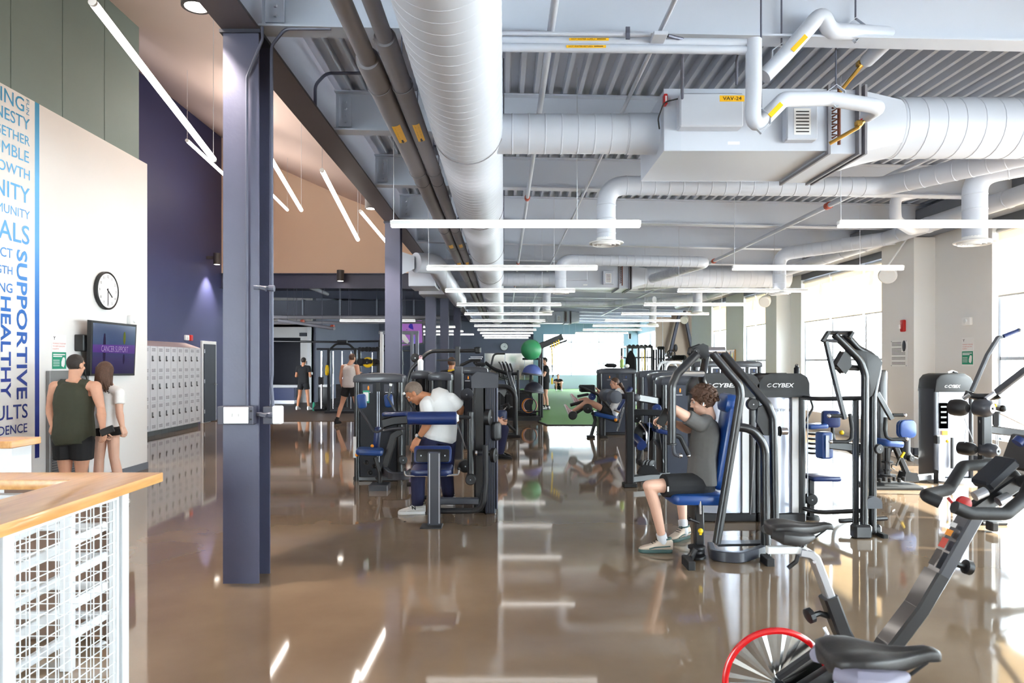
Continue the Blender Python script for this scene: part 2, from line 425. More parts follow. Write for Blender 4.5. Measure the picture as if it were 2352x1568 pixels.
def shade_mat():
    """roller blind cloth: woven, lets part of the daylight through"""
    m = bpy.data.materials.new('roller_cloth'); m.use_nodes = True; n = m.node_tree; n.nodes.clear()
    o = n.nodes.new('ShaderNodeOutputMaterial'); d = n.nodes.new('ShaderNodeBsdfDiffuse'); t = n.nodes.new('ShaderNodeBsdfTranslucent')
    tc = n.nodes.new('ShaderNodeTexCoord'); nz = n.nodes.new('ShaderNodeTexNoise'); nz.inputs['Scale'].default_value = 120
    n.links.new(tc.outputs['Object'], nz.inputs['Vector'])
    mxc = n.nodes.new('ShaderNodeMix'); mxc.data_type = 'RGBA'; mxc.inputs[6].default_value = S(232, 214, 188); mxc.inputs[7].default_value = S(246, 232, 210)
    n.links.new(nz.outputs['Fac'], mxc.inputs[0]); n.links.new(mxc.outputs[2], d.inputs[0]); n.links.new(mxc.outputs[2], t.inputs[0])
    mx = n.nodes.new('ShaderNodeMixShader'); mx.inputs[0].default_value = .4
    n.links.new(d.outputs[0], mx.inputs[1]); n.links.new(t.outputs[0], mx.inputs[2]); n.links.new(mx.outputs[0], o.inputs[0]); _M['roller_cloth'] = m
shade_mat()
def letter_mat():
    m = bpy.data.materials.new('letter_blue'); m.use_nodes = True; n = m.node_tree; b = n.nodes['Principled BSDF']
    g = n.nodes.new('ShaderNodeNewGeometry'); sp = n.nodes.new('ShaderNodeSeparateXYZ'); mr = n.nodes.new('ShaderNodeMapRange')
    mr.inputs[1].default_value = .6; mr.inputs[2].default_value = 4.6
    r = n.nodes.new('ShaderNodeValToRGB'); e = r.color_ramp.elements
    e[0].position = 0; e[0].color = S(20, 34, 120); e[1].position = 1; e[1].color = S(22, 142, 190)
    for p, c in ((.2, S(26, 52, 146)), (.4, S(28, 108, 194)), (.6, S(96, 168, 232)), (.78, S(96, 180, 232))):
        q = e.new(p); q.color = c
    n.links.new(g.outputs['Position'], sp.inputs[0]); n.links.new(sp.outputs[2], mr.inputs[0]); n.links.new(mr.outputs[0], r.inputs[0])
    n.links.new(r.outputs[0], b.inputs['Base Color']); b.inputs['Roughness'].default_value = .5; _M['letter_blue'] = m
letter_mat()
# ================================================================= SETTING
SL = .02                                   # the roof deck falls 2 % towards the windows
def zs(z, X): return z-SL*(X+1.8)
def sbox(name, p, q, m, ch=0.):
    return struct(MB().b2(p, q, ch).build(name, m, None))
# floor
sbox('floor', (-12, -6, -.2), (12, 42, 0), 'polished_concrete')
sbox('floor_rubber', (-9.5, 18.5, 0), (.85, 40.9, .012), 'rubber_floor')
struct(MB().prism([(1.12, 17.35), (4.9, 17.35), (4.9, 36), (7.9, 36.2), (7.9, 40.95), (.95, 40.95), (.95, 18.3)], (0, 0, 0), (1, 0, 0), (0, 1, 0), (0, 0, .018)).build('floor_turf', 'turf'))
struct(MB().tube([(.93, 18.4, .012), (.93, 18.28, .012), (1.1, 17.32, .012), (4.93, 17.32, .012), (4.93, 36, .012)], .02, sec=(.05, .026), up=(0, 0, 1)).build('trim_turf_edge', 'rubber'))
sbox('ground', (7.9, -30, -.4), (80, 90, -.22), 'white_trim')
sbox('ground_behind', (-40, 41.4, -.4), (7.8, 90, -.22), 'white_trim')
# roof deck of the training hall: corrugated steel
d = MB(); pitch = .1524; X = -1.76; prof = []
while X < 8.4:
    z = zs(4.475, X); prof += [(X, z+.076), (X+.082, z+.076), (X+.096, z), (X+.138, z)]; X += pitch
y0, y1 = -6, 41.2
vv = [(x, y0, z) for x, z in prof]+[(x, y1, z) for x, z in prof]; n = len(prof)
d.add(vv, [(i, i+1, n+i+1, n+i) for i in range(n-1)])
vt = [(prof[0][0], y0, 4.75), (prof[-1][0], y0, 4.75), (prof[-1][0], y1, 4.75), (prof[0][0], y1, 4.75)]
d.add(vt, [(0, 1, 2, 3)])
struct(d.build('ceiling', 'steel_paint', ang=20))
# transverse I beams
def ibeam(name, y, x0=-1.79, x1=8.3, h=.42, w=.17, zb=4.05, m='steel_paint'):
    poly = [(-w/2, 0), (w/2, 0), (w/2, .016), (.008, .016), (.008, h-.016), (w/2, h-.016), (w/2, h), (-w/2, h), (-w/2, h-.016), (-.008, h-.016), (-.008, .016), (-w/2, .016)]
    b = MB().prism(poly, (x0, y, zs(zb, x0)), (0, 1, 0), (0, 0, 1), (x1-x0, 0, -SL*(x1-x0)))
    o = struct(b.build(name, m, ang=20))
    return o
YB = [5.05+2.22*k for k in range(-5, 17)]
for k, y in enumerate(YB):
    o = ibeam('ceiling_beam', y)
    if 0 <= k-5 < 5:
        pl = MB().b2((-1.76, y-.03, 4.1), (-1.62, y-.012, 4.42), .003).build('connection_plate', 'steel_paint', o)
        bb = MB()
        for zz in (4.15, 4.22, 4.29, 4.36): bb.cyl((-1.68, y-.03, zz), (-1.68, y-.055, zz), .016, 6)
        bb.build('bolt_row', 'steel_paint', pl)
# edge girder between hall and lobby
g = MB().prism([(-.01, .02), (.01, .02), (.01, .62), (-.01, .62)], (-1.9, -6, 4.03), (1, 0, 0), (0, 0, 1), (0, 47, 0)).build('edge_beam', 'steel_paint')
struct(g)
MB().b2((-2.04, -6, 4.005), (-1.775, 41, 4.03)).build('bottom_flange', 'girder_dark', g)
MB().b2((-2.04, -6, 4.65), (-1.775, 41, 4.675)).build('top_flange', 'steel_paint', g)
MB().b2((-2.04, -6, 4.03), (-1.99, 41, 4.65)).build('lobby_fascia', 'girder_dark', g)
# lobby: curved roof, clerestory band, beige end wall
prof = [(-1.93, 5.15), (-3.36, 5.81), (-4.4, 6.22), (-5.4, 6.66), (-6.43, 7.12), (-7.3, 7.56), (-8.2, 8.08)]
d = MB(); n = len(prof)
vv = [(x, -6, z) for x, z in prof]+[(x, 19.45, z) for x, z in prof]+[(x, -6, z+.2) for x, z in prof]+[(x, 19.45, z+.2) for x, z in prof]
d.add(vv, [(i, i+1, n+i+1, n+i) for i in range(n-1)]+[(2*n+i, 2*n+i+1, 3*n+i+1, 3*n+i) for i in range(n-1)])
struct(d.build('ceiling_lobby', 'pink_ceiling', ang=40))
sbox('wall_clerestory', (-2.03, -6, 4.675), (-1.93, 41, 5.4), 'beige_wall')
struct(MB().prism([(-8.2, 4.1), (-1.9, 4.1), (-1.9, 5.3)]+[(x, z+.05) for x, z in prof], (0, 19.32, 0), (1, 0, 0), (0, 0, 1), (0, .15, 0)).build('wall_back_upper', 'beige_wall'))
o = struct(MB().prism([(-.09, 0), (.09, 0), (.09, .02), (.01, .02), (.01, .4), (.09, .4), (.09, .42), (-.09, .42), (-.09, .4), (-.01, .4), (-.01, .02), (-.09, .02)], (-9.2, 19.3, 3.69), (0, 1, 0), (0, 0, 1), (7.3, 0, 0)).build('lobby_end_beam', 'column_paint'))
# left wall with the lettering
XW = -5.386
sbox('wall_left', (-5.6, 2, 0), (XW, 10.3, 4.59), 'white_wall')
MB().b2((XW, 2, 0), (XW+.012, 10.31, .1)).build('baseboard_left', 'grey_trim')
struct(bpy.data.objects['baseboard_left'])
pw = struct(MB().b2((-5.75, 2, 4.5), (-5.66, 10.55, 6.84)).build('wall_left_upper', 'green_panel'))
yy = 10.54
for k in range(9):
    MB().b2((-5.66, yy-.908, 4.56), (-5.635, yy-.004, 6.83), .004).build('wall_panel', 'green_panel', pw); yy -= .9144
sbox('trim_soffit', (-8, 2, 6.86), (-5.5, 10.62, 6.98), 'white_trim', .01)
sbox('wall_left_return', (-8.1, 10.4, 0), (-5.72, 10.55, 6.86), 'green_panel')
# deep blue wall
sbox('wall_blue', (-8.2, 10.4, 0), (-8.0, 19.5, 8.2), 'purple_wall')
dr = struct(MB().b2((-8.0, 17.97, 0), (-7.95, 18.86, 2.17), .004).build('door_1', 'white_trim'))
MB().b2((-7.96, 18.05, .01), (-7.93, 18.78, 2.09), .003).build('door_leaf', 'shroud_grey', dr)
mb = MB()
for z in (.25, 1.05, 1.85): mb.cyl((-7.925, 18.06, z), (-7.925, 18.06, z+.1), .012, 6)
mb.build('hinge', 'brushed', dr)
MB().tube([(-7.93, 18.7, 1.0), (-7.86, 18.7, 1.0), (-7.86, 18.58, 1.0)], .012, 6, .02).build('door_lever', 'brushed', dr)
# low room behind the lobby
sbox('ceiling_back', (-10, 19.45, 4.4), (-1.9, 41, 4.55), 'column_dark')
for k in range(5): ibeam('back_ceiling_beam', 22.5+k*4.2, -10, -1.9, .35, .16, 4.0, 'slate_wall')
wl = struct(MB().prism([(-10, 0), (-7.62, 0), (-7.62, 4.4), (-10, 4.4), (-10, 2.58), (-8.06, 2.58), (-8.06, .55), (-10, .55)], (0, 27, 0), (1, 0, 0), (0, 0, 1), (0, .2, 0)).build('wall_back_left', 'white_wall'))
sbox('trim_opening', (-7.76, 26.9, 0), (-7.62, 27.25, 3.0), 'white_trim')
sbox('wall_dark_room', (-10, 29.5, 0), (-7.6, 29.6, 3), 'column_dark')  # unlit room beyond the opening: its darkness is put into the wall colour
sbox('wall_back_side', (-10.2, 19.3, 0), (-10, 41, 4.6), 'slate_wall')
sbox('ceiling_back_room', (-10.2, 27, 3.0), (-7.5, 29.6, 3.1), 'column_dark')
sbox('wall_return', (-7.62, 27.2, 0), (-7.5, 41, 4.4), 'slate_wall')
sbox('wall_back', (-7.6, 41, 0), (2.33, 41.25, 4.7), 'slate_wall')
sbox('wall_back_under_window', (2.33, 41, 0), (8, 41.25, .83), 'dado_wall')
sbox('wall_back_over_window', (2.33, 41, 3.3), (8, 41.25, 4.7), 'blue_wall')
sbox('wall_back_pier', (7.2, 41, .83), (8.2, 41.25, 3.3), 'blue_wall')
sbox('wall_back_pier_left', (1.75, 40.75, 0), (2.36, 41.0, 4.6), 'blue_wall')
def window_y(name, y, x0, x1, z0, z1, muls, trans=(), fr='window_frame'):
    b = MB(); t = .05
    for x in [x0]+list(muls)+[x1]: b.b2((x-t/2, y-.05, z0), (x+t/2, y+.05, z1))
    for z in [z0]+list(trans)+[z1]: b.b2((x0, y-.05, z-t/2), (x1, y+.05, z+t/2))
    w = struct(b.build(name, fr))
    xs = [x0]+list(muls)+[x1]; zz = [z0]+list(trans)+[z1]
    for i in range(len(xs)-1):
        for j in range(len(zz)-1):
            MB().b2((xs[i]+t/2, y-.006, zz[j]+t/2), (xs[i+1]-t/2, y+.006, zz[j+1]-t/2)).build('pane', 'clear_glass', w)
    return w
def window_x(name, x, y0, y1, z0, z1, muls, trans=(), fr='window_frame'):
    b = MB(); t = .05
    for y in [y0]+list(muls)+[y1]: b.b2((x-.06, y-t/2, z0), (x+.06, y+t/2, z1))
    for z in [z0]+list(trans)+[z1]: b.b2((x-.06, y0, z-t/2), (x+.06, y1, z+t/2))
    w = struct(b.build(name, fr))
    ys = [y0]+list(muls)+[y1]; zz = [z0]+list(trans)+[z1]
    for i in range(len(ys)-1):
        for j in range(len(zz)-1):
            MB().b2((x-.006, ys[i]+t/2, zz[j]+t/2), (x+.006, ys[i+1]-t/2, zz[j+1]-t/2)).build('pane', 'clear_glass', w)
    return w
window_y('window_1', 41.1, 2.36, 7.2, .83, 3.3, (4.05, 5.7), (2.82,))
# window wall on the right
XG = 7.47
def wallx(name, y0, y1, z0, z1, m='cool_wall', x0=XG, x1=XG+.3): return sbox(name, (x0, y0, z0), (x1, y1, z1), m)
wins = [(-5.5, 3.4), (4.2, 10.45), (12.84, 17.17), (19.5, 21.3), (23.0, 24.6)]  # first span is out of view, added for daylight from the right
wallx('wall_right', 10.45, 12.84, 0, 4.6, 'white_wall')
wallx('wall_right_b', 17.17, 19.5, 0, 4.6)
wallx('wall_right_c', 21.3, 23.0, 0, 4.6)
wallx('wall_right_d', 24.6, 27.2, 0, 4.6)
wallx('wall_right_near', 3.4, 4.2, 0, 4.6, 'white_wall')
wallx('wall_right_near_b', -6, -5.5, 0, 4.6, 'white_wall')
for k, (a, b) in enumerate(wins):
    wallx('wall_right_head_%s' % 'abcde'[k], a, b, 3.66, 4.6, 'grey_trim')
    wallx('wall_right_sill_%s' % 'abcde'[k], a, b, 0, .42, 'white_wall')
    n = max(2, round((b-a)/1.35)); ml = [a+(b-a)*i/n for i in range(1, n)]
    window_x('window_%d' % (k+12), XG+.16, a+.02, b-.02, .42, 3.66, ml, (1.66,))
    # roller blinds, one per bay
    if k == 0: continue
    ys = [a+.02]+ml+[b-.02]
    for i in range(len(ys)-1):
        t = thing('roller_blind', 'cream roller blind, %s in the %s window' % (['first', 'second', 'third', 'fourth', 'fifth', 'sixth', 'seventh'][i]+' bay from the camera', ['out-of-frame', 'nearest visible', 'second', 'third', 'farthest'][k]), 'blind', (XG+.06, (ys[i]+ys[i+1])/2, 2.6), 'cream roller blinds')
        zb = 2.62 if k < 3 else 2.72
        MB().b2((XG+.058, ys[i]+.04, zb), (XG+.061, ys[i+1]-.04, 3.6)).build('cloth', 'roller_cloth', t)
        MB().cyl((XG+.06, ys[i]+.03, 3.6), (XG+.06, ys[i+1]-.03, 3.6), .04, 10).build('roller', 'white_trim', t)
        MB().b2((XG+.045, ys[i]+.04, zb-.03), (XG+.075, ys[i+1]-.04, zb), .004).build('hem_bar', 'white_trim', t)
sbox('pillar_right_a', (7.1, 11.83, 0), (XG, 12.84, 3.77), 'white_wall')
sbox('pillar_right_b', (7.1, 17.8, 0), (XG, 18.55, 3.77), 'cool_wall')
sbox('baseboard_right', (XG-.012, 10.45, 0), (XG, 11.83, .12), 'grey_trim')
sbox('baseboard_right_b', (7.088, 11.818, 0), (7.1, 12.85, .12), 'grey_trim')
sbox('baseboard_right_c', (7.088, 11.818, 0), (XG, 11.83, .12), 'grey_trim')
sbox('perimeter_beam', (7.05, -6, 3.78), (7.4, 27.2, 4.2), 'grey_trim')
# alcove at the far right
sbox('wall_alcove_back', (8.0, 36, 0), (12, 36.2, 4.6), 'concrete_wall')
sbox('wall_alcove_side', (11.2, 27, 0), (11.4, 31, 4.6), 'concrete_wall')
sbox('wall_alcove_side_b', (11.2, 33.2, 0), (11.4, 36, 4.6), 'concrete_wall')
window_x('window_8', 11.3, 31, 33.2, 0, 4.5, (), (2.2,))  # out of view, added to bring daylight into the alcove
sbox('wall_alcove_near', (7.5, 27.0, 0), (11.4, 27.2, 4.6), 'cool_wall')
sbox('ceiling_alcove', (8.2, 27, 4.3), (11.4, 41, 4.5), 'steel_paint')
wallx('wall_right_far_sill', 36.2, 41, 0, .8, 'dado_wall', 8.0, 8.2)
wallx('wall_right_far_head', 36.2, 41, 3.3, 4.6, 'blue_wall', 8.0, 8.2)
window_x('window_6', 8.1, 36.2, 41, .8, 3.3, (37.8, 39.4), (2.5,))
b = MB()
for xa, xb in ((8.2, 9.2), (10.3, 9.4)): b.tube([(xa, 35.7, 0), (xb, 35.7, 4.3)], .08, sec=(.16, .16))
struct(b.build('alcove_brace', 'column_dark'))
# unseen side behind the camera: wall, with glazing added to let daylight in
sbox('wall_front_head', (-12, -6.2, 3.6), (12, -6, 8.4), 'white_wall')
sbox('wall_front', (-4.0, -6.2, 0), (7.5, -6, 3.6), 'white_wall')
window_y('window_7', -6.1, -8.1, -4.0, .05, 3.6, (-6,), (2.4,))
sbox('wall_far_left', (-8.2, -6, 0), (-8.0, 2, 8.2), 'white_wall')
sbox('wall_left_near_return', (-8.0, 2, 0), (-5.5, 2.1, 6.9), 'white_wall')
# ================================================================= STEEL COLUMNS, CEILING SERVICES
def column(xl, D, label, w=.258, dep=.25, top=4.0, near=False):
    t = thing('steel_column', label, 'column', (xl+w/2, D+dep/2, 0)); t['kind'] = 'thing'
    MB().b2((xl, D, 0), (xl+w, D+.018, top)).build('flange', 'column_paint', t)
    MB().b2((xl, D+dep-.018, 0), (xl+w, D+dep, top)).build('flange', 'column_paint', t)
    MB().b2((xl+w/2-.007, D+.018, 0), (xl+w/2+.007, D+dep-.018, top)).build('web', 'column_dark', t)  # darker than the flanges: shade of the recess put into the colour
    MB().b2((xl-.02, D-.02, top-.02), (xl+w+.02, D+dep+.02, top+.004)).build('cap_plate', 'column_dark', t)
    return t
column(-2.035, 4.94, 'big dark slate steel column nearest the camera, with white switch plate', near=True)
column(-2.035, 11.65, 'slate steel column standing behind the stooping man and his machine')
column(-2.035, 17.6, 'slate steel column third in the row, beside the wall television')
column(-2.035, 21.7, 'slate steel column fourth in the row, behind the bent machine arm')
column(-2.035, 27.5, 'slate steel column farthest along the row')
# conduits, switch box and brackets on the near column
D0 = 4.92
MB().tube([P(603, 62, 4.9), P(603, 90, 4.9), P(567, 178, D0), P(567, 600, D0), P(567, 935, D0)], .011, 8, .08).build('conduit', 'conduit').name
tag(bpy.data.objects['conduit'], 'grey electrical conduit down the front face of the nearest column', 'conduit')
o = MB().tube([P(760, 66, 5.0), P(655, 66, 5.0), P(624, 105, 5.0), P(624, 500, 5.0), P(625, 860, 5.0), P(623, 880, 5.0), P(627, 935, 5.0)], .0125, 8, .09).build('conduit', 'conduit')
tag(o, 'grey electrical conduit bending off the ceiling down the nearest column edge', 'conduit')
t = thing('switch_box', 'white three-switch plate on a dark box, front of the nearest column', 'switch', P(545, 953, 4.93))
MB().b2(P(509, 973, 4.935), P(581, 933, 4.86), .004).build('back_box', 'dark_box', t)
MB().b2(P(515, 972, 4.862), P(569, 935, 4.845), .003).build('cover_plate', 'print_white', t)
for x in (529, 543, 556): MB().b2(P(x-2.5, 957, 4.85), P(x+2.5, 949, 4.832), .001).build('toggle', 'fixture_white', t)
b = MB()
for z in (944, 963): b.cyl(P(576, z, 4.862), P(576, z, 4.855), .007, 8)
b.build('screw', 'black_plastic', t)
t = thing('outlet_box', 'white-covered outlet box on the side of the nearest column', 'outlet', P(630, 952, 5.0))
MB().b2(P(612, 972, 5.03), P(634, 934, 4.95), .004).build('back_box', 'dark_box', t)
MB().b2(P(631, 972, 4.99), P(646, 932, 4.93), .008).build('cover', 'print_white', t)
for y_, lab in ((660, 'upper'), (951, 'lower')):
    t = thing('pipe_clamp', 'small metal strut clamp on the nearest column, %s one' % lab, 'clamp', P(604, y_, 4.95))
    MB().tube([P(583, y_, 4.93), P(622, y_+2, 4.95)], .01, sec=(.02, .028)).build('strut', 'conduit', t)
    MB().tube([P(597, y_, 4.92), P(612, y_+4, 4.92)], .01, sec=(.035, .03)).build('channel', 'dark_box', t)
    MB().cyl(P(618, y_+2, 4.96), P(630, y_+2, 4.96), .024, 10).build('ring', 'conduit', t)
# ---------- strip lights: two rows of eleven
def strip_light(X0, Y, label, grp, first=[None]):
    zc = 2.95; L = 2.44
    if first[0] is None:
        t = thing('strip_light', label, 'light', (X0, Y, zc), grp)
        MB().b2((X0, Y-.03, zc-.01), (X0+L, Y+.03, zc+.03), .004).build('housing', 'fixture_white', t)
        MB().b2((X0+.005, Y-.029, zc-.036), (X0+L-.005, Y+.029, zc-.01), .006).build('diffuser', 'strip_glow', t)
        MB().b2((X0+.02, Y-.022, zc+.03), (X0+L-.02, Y+.022, zc+.034)).build('added_uplight_lens', 'added_uplight', t)  # unseen glowing top face, added to lift the ceiling brightness
        for xx in (X0+.03, X0+L-.62):
            MB().tube([(xx, Y, zc+.03), (xx, Y, 4.47)], .0035, 5).build('hanger_cable', 'cable', t)
        first[0] = (t, X0, Y); return t
    t, a, b = first[0]
    return copy_tree(t, (X0-a, Y-b, 0), label, grp)
ORD = ['first', 'second', 'third', 'fourth', 'fifth', 'sixth', 'seventh', 'eighth', 'ninth', 'tenth', 'eleventh']
for k in range(11):
    Y = 6.655+3.08*k
    strip_light(-1.108, Y, 'white hanging strip light, %s from the camera in the row below the big duct' % ORD[k], 'strip lights below the big duct')
for k in range(11):
    Y = 6.655+3.08*k
    strip_light(3.253, Y, 'white hanging strip light, %s from the camera in the row by the windows' % ORD[k], 'strip lights by the windows')
for k, (xx, yy) in enumerate(((-5.3, 22), (-4.3, 26), (-4.2, 29.5), (-3.9, 33))):
    strip_light(xx, yy, 'white strip light over the free weights in the back room, %s from the lobby' % ORD[k], 'strip lights in the back room')
# ---------- glowing tube pendants in the lobby
for a, b_, lab, cables in (
    ((215, 8, 5.0), (490, 365, 7.4), 'long bright tube pendant nearest the camera, above the lettering wall', 1),
    ((430, 323, 12.0), (530, 415, 14.2), 'thin bright tube pendant in front of the dark blue wall', 0),
    ((605, 335, 9.5), (692, 482, 12.0), 'bright tube pendant just right of the nearest column', 1),
    ((740, 392, 9.2), (822, 550, 11.6), 'bright tube pendant hanging in the middle of the beige wall', 0),
    ((590, 412, 14.5), (660, 482, 16.8), 'short-looking bright tube pendant low beside the nearest column', 1),
    ((535, 250, 11.0), (560, 330, 13.4), 'added tube lamp hidden behind the nearest column to brighten the beige wall, upper of two', 0),  # this tube and the next are added out of sight to light the end wall
    ((540, 380, 15.5), (575, 455, 18.0), 'added tube lamp hidden behind the nearest column to brighten the beige wall, lower of two', 0),
    ((828, 485, 13.2), (905, 577, 15.5), 'bright tube pendant passing behind the second column', 0)):
    p, q = P(*a), P(*b_)
    t = thing('tube_pendant', lab, 'light', (p+q)/2)
    MB().cyl(p, q, .03, 12).build('glowing_tube', 'pendant_glow', t)
    dd = (q-p).normalized()
    MB().cyl(p-dd*.02, p, .031, 12).build('end_cap', 'fixture_white', t); MB().cyl(q, q+dd*.02, .031, 12).build('end_cap', 'fixture_white', t)
    for pt in (p, q):
        zt = 5.15+(-1.93-pt.x)*.46
        MB().tube([pt, (pt.x, pt.y, zt)], .003, 4).build('hanger_cable', 'cable', t)
# ---------- cylinder downlights
def downlight(c, r, h, label, zt=None, arm=None, spot=True):
    t = thing('cylinder_downlight', label, 'light', c)
    c = Vector(c)
    MB().lathe([(r, 0), (r, h)], c, n=24).build('housing', 'dark_metal', t)
    MB().lathe([(r, -.004), (r*.8, -.004), (r*.8, .03), (r, .03)], c, n=24, cap=False).build('rim', 'dark_metal', t)
    MB().lathe([(r*.78, -.002), (r*.4, .001)], c, n=20).build('lens', 'lamp_glow', t)
    if zt: MB().tube([c+Vector((0, 0, h)), (c.x, c.y, zt)], .01, 6).build('stem', 'dark_metal', t)
    if arm is not None: MB().tube([c+Vector((0, 0, h*.6)), arm], .01, sec=(.05, .08)).build('wall_arm', 'dark_metal', t)
    if spot:
        l = bpy.data.lights.new('downlight_lamp', 'SPOT'); l.energy = 260; l.color = (1, .88, .76); l.spot_size = 1.5; l.spot_blend = .6; l.shadow_soft_size = .06
        lo = bpy.data.objects.new('downlight_lamp', l); COL.objects.link(lo); lo.parent = t; lo.location = (0, 0, -.02)
    return t
downlight(P(451, 16, 4.8), .1, .25, 'dark cylinder downlight at the top beside the nearest column', 6.0)
downlight(P(852, 479, 11.0), .095, .3, 'dark cylinder downlight fixed to the side of the edge girder')
downlight(P(782, 645, 19.0), .1, .3, 'dark cylinder downlight in front of the beam under the beige wall', arm=P(782, 630, 19.3))
c = P(489, 607, 18.35); downlight((-7.72, c.y, c.z), .09, .3, 'dark cylinder sconce high on the deep blue wall', arm=Vector((-8.0, c.y, c.z+.18)))
# ---------- ducts
def ribbed(path0, path1, r, pitch, ridge=.004, n=28):
    """straight spiral duct as one surface with raised seams"""
    a, b = Vector(path0), Vector(path1); L = (b-a).length; m = MB()
    prof = []; z = 0
    while z < L: prof += [(r, z), (r, z+pitch*.92), (r+ridge, z+pitch*.94), (r+ridge, z+pitch*.97)]; z += pitch
    prof = [(q, min(w, L)) for q, w in prof]+[(r, L)]
    return m.lathe(prof, a, (b-a), n)
t = thing('spiral_duct', 'big pale grey spiral duct running the length of the hall', 'duct', (-.319, 20, 3.33))
DUCT = (-.319, 3.636)
ribbed((DUCT[0], -3, DUCT[1]), (DUCT[0], 14, DUCT[1]), .305, .125, .0016, 40).build('duct_run', 'duct_paint', t, ang=12)
ribbed((DUCT[0], 14, DUCT[1]), (DUCT[0], 31, DUCT[1]), .305, .25, .004, 28).build('duct_run', 'duct_paint', t)
for y in (5.95, 8.9, 12.0, 15.1): MB().lathe([(.306, 0), (.312, .004), (.312, .012), (.306, .016)], (DUCT[0], y, DUCT[1]), (0, 1, 0), 40, False).build('joint_seam', 'pipe_dark', t)
MB().lathe([(.3, 0), (.22, .25), (.2, .6)], (DUCT[0], 31, DUCT[1]), (0, 1, 0), 24).build('reducer', 'duct_paint', t)
for y in (3.2, 6.4, 9.6, 12.8):
    for sx in (-1, 1): MB().tube([(DUCT[0]+sx*.315, y, DUCT[1]), (DUCT[0]+sx*.315, y, 4.45)], .006, 5).build('hanger_rod', 'conduit', t)
    MB().tube([(DUCT[0]-.33, y, DUCT[1]), (DUCT[0]-.33, y+.0, DUCT[1]-.02)], .012, 6).build('hanger_clip', 'conduit', t)
def spiral_run(name, label, pts, r, bend=.25, pitch=.16, diff=None, group=None, cat='duct'):
    """duct along a polyline: smooth tube + seam rings on the straight runs (+ round ceiling diffuser at the end)"""
    pts = [Vector(p) for p in pts]
    t = thing(name, label, cat, pts[len(pts)//2], group)
    MB().tube(pts, r, 24, bend, bn=8).build('duct_run', 'duct_paint', t)
    sm = MB()
    for i in range(len(pts)-1):
        a, b = pts[i], pts[i+1]; L = (b-a).length; e = (b-a).normalized(); z = (bend if i else .02)
        while z < L-(bend if i < len(pts)-2 else .02):
            sm.lathe([(r*.995, 0), (r+.004, .004), (r+.004, .01), (r*.995, .014)], a+e*z, e, 24, False); z += pitch
    if sm.v: o = sm.build('spiral_seam', 'duct_paint', t); o['kind'] = 'stuff'
    if diff:
        c = pts[-1]
        d = MB().lathe([(r, .03), (r*1.02, .0), (diff*.97, -.02), (diff, -.028), (diff*.97, -.036), (diff*.84, -.03)], c, n=28, cap=False).build('diffuser_ring', 'fixture_white', t)
        for q in (.82, .58, .34): MB().lathe([(diff*q, -.02), (diff*(q-.04), -.055), (diff*(q-.1), -.05), (diff*(q-.06), -.02)], c, n=28, cap=False).build('diffuser_cone', 'fixture_white', d)
    return t
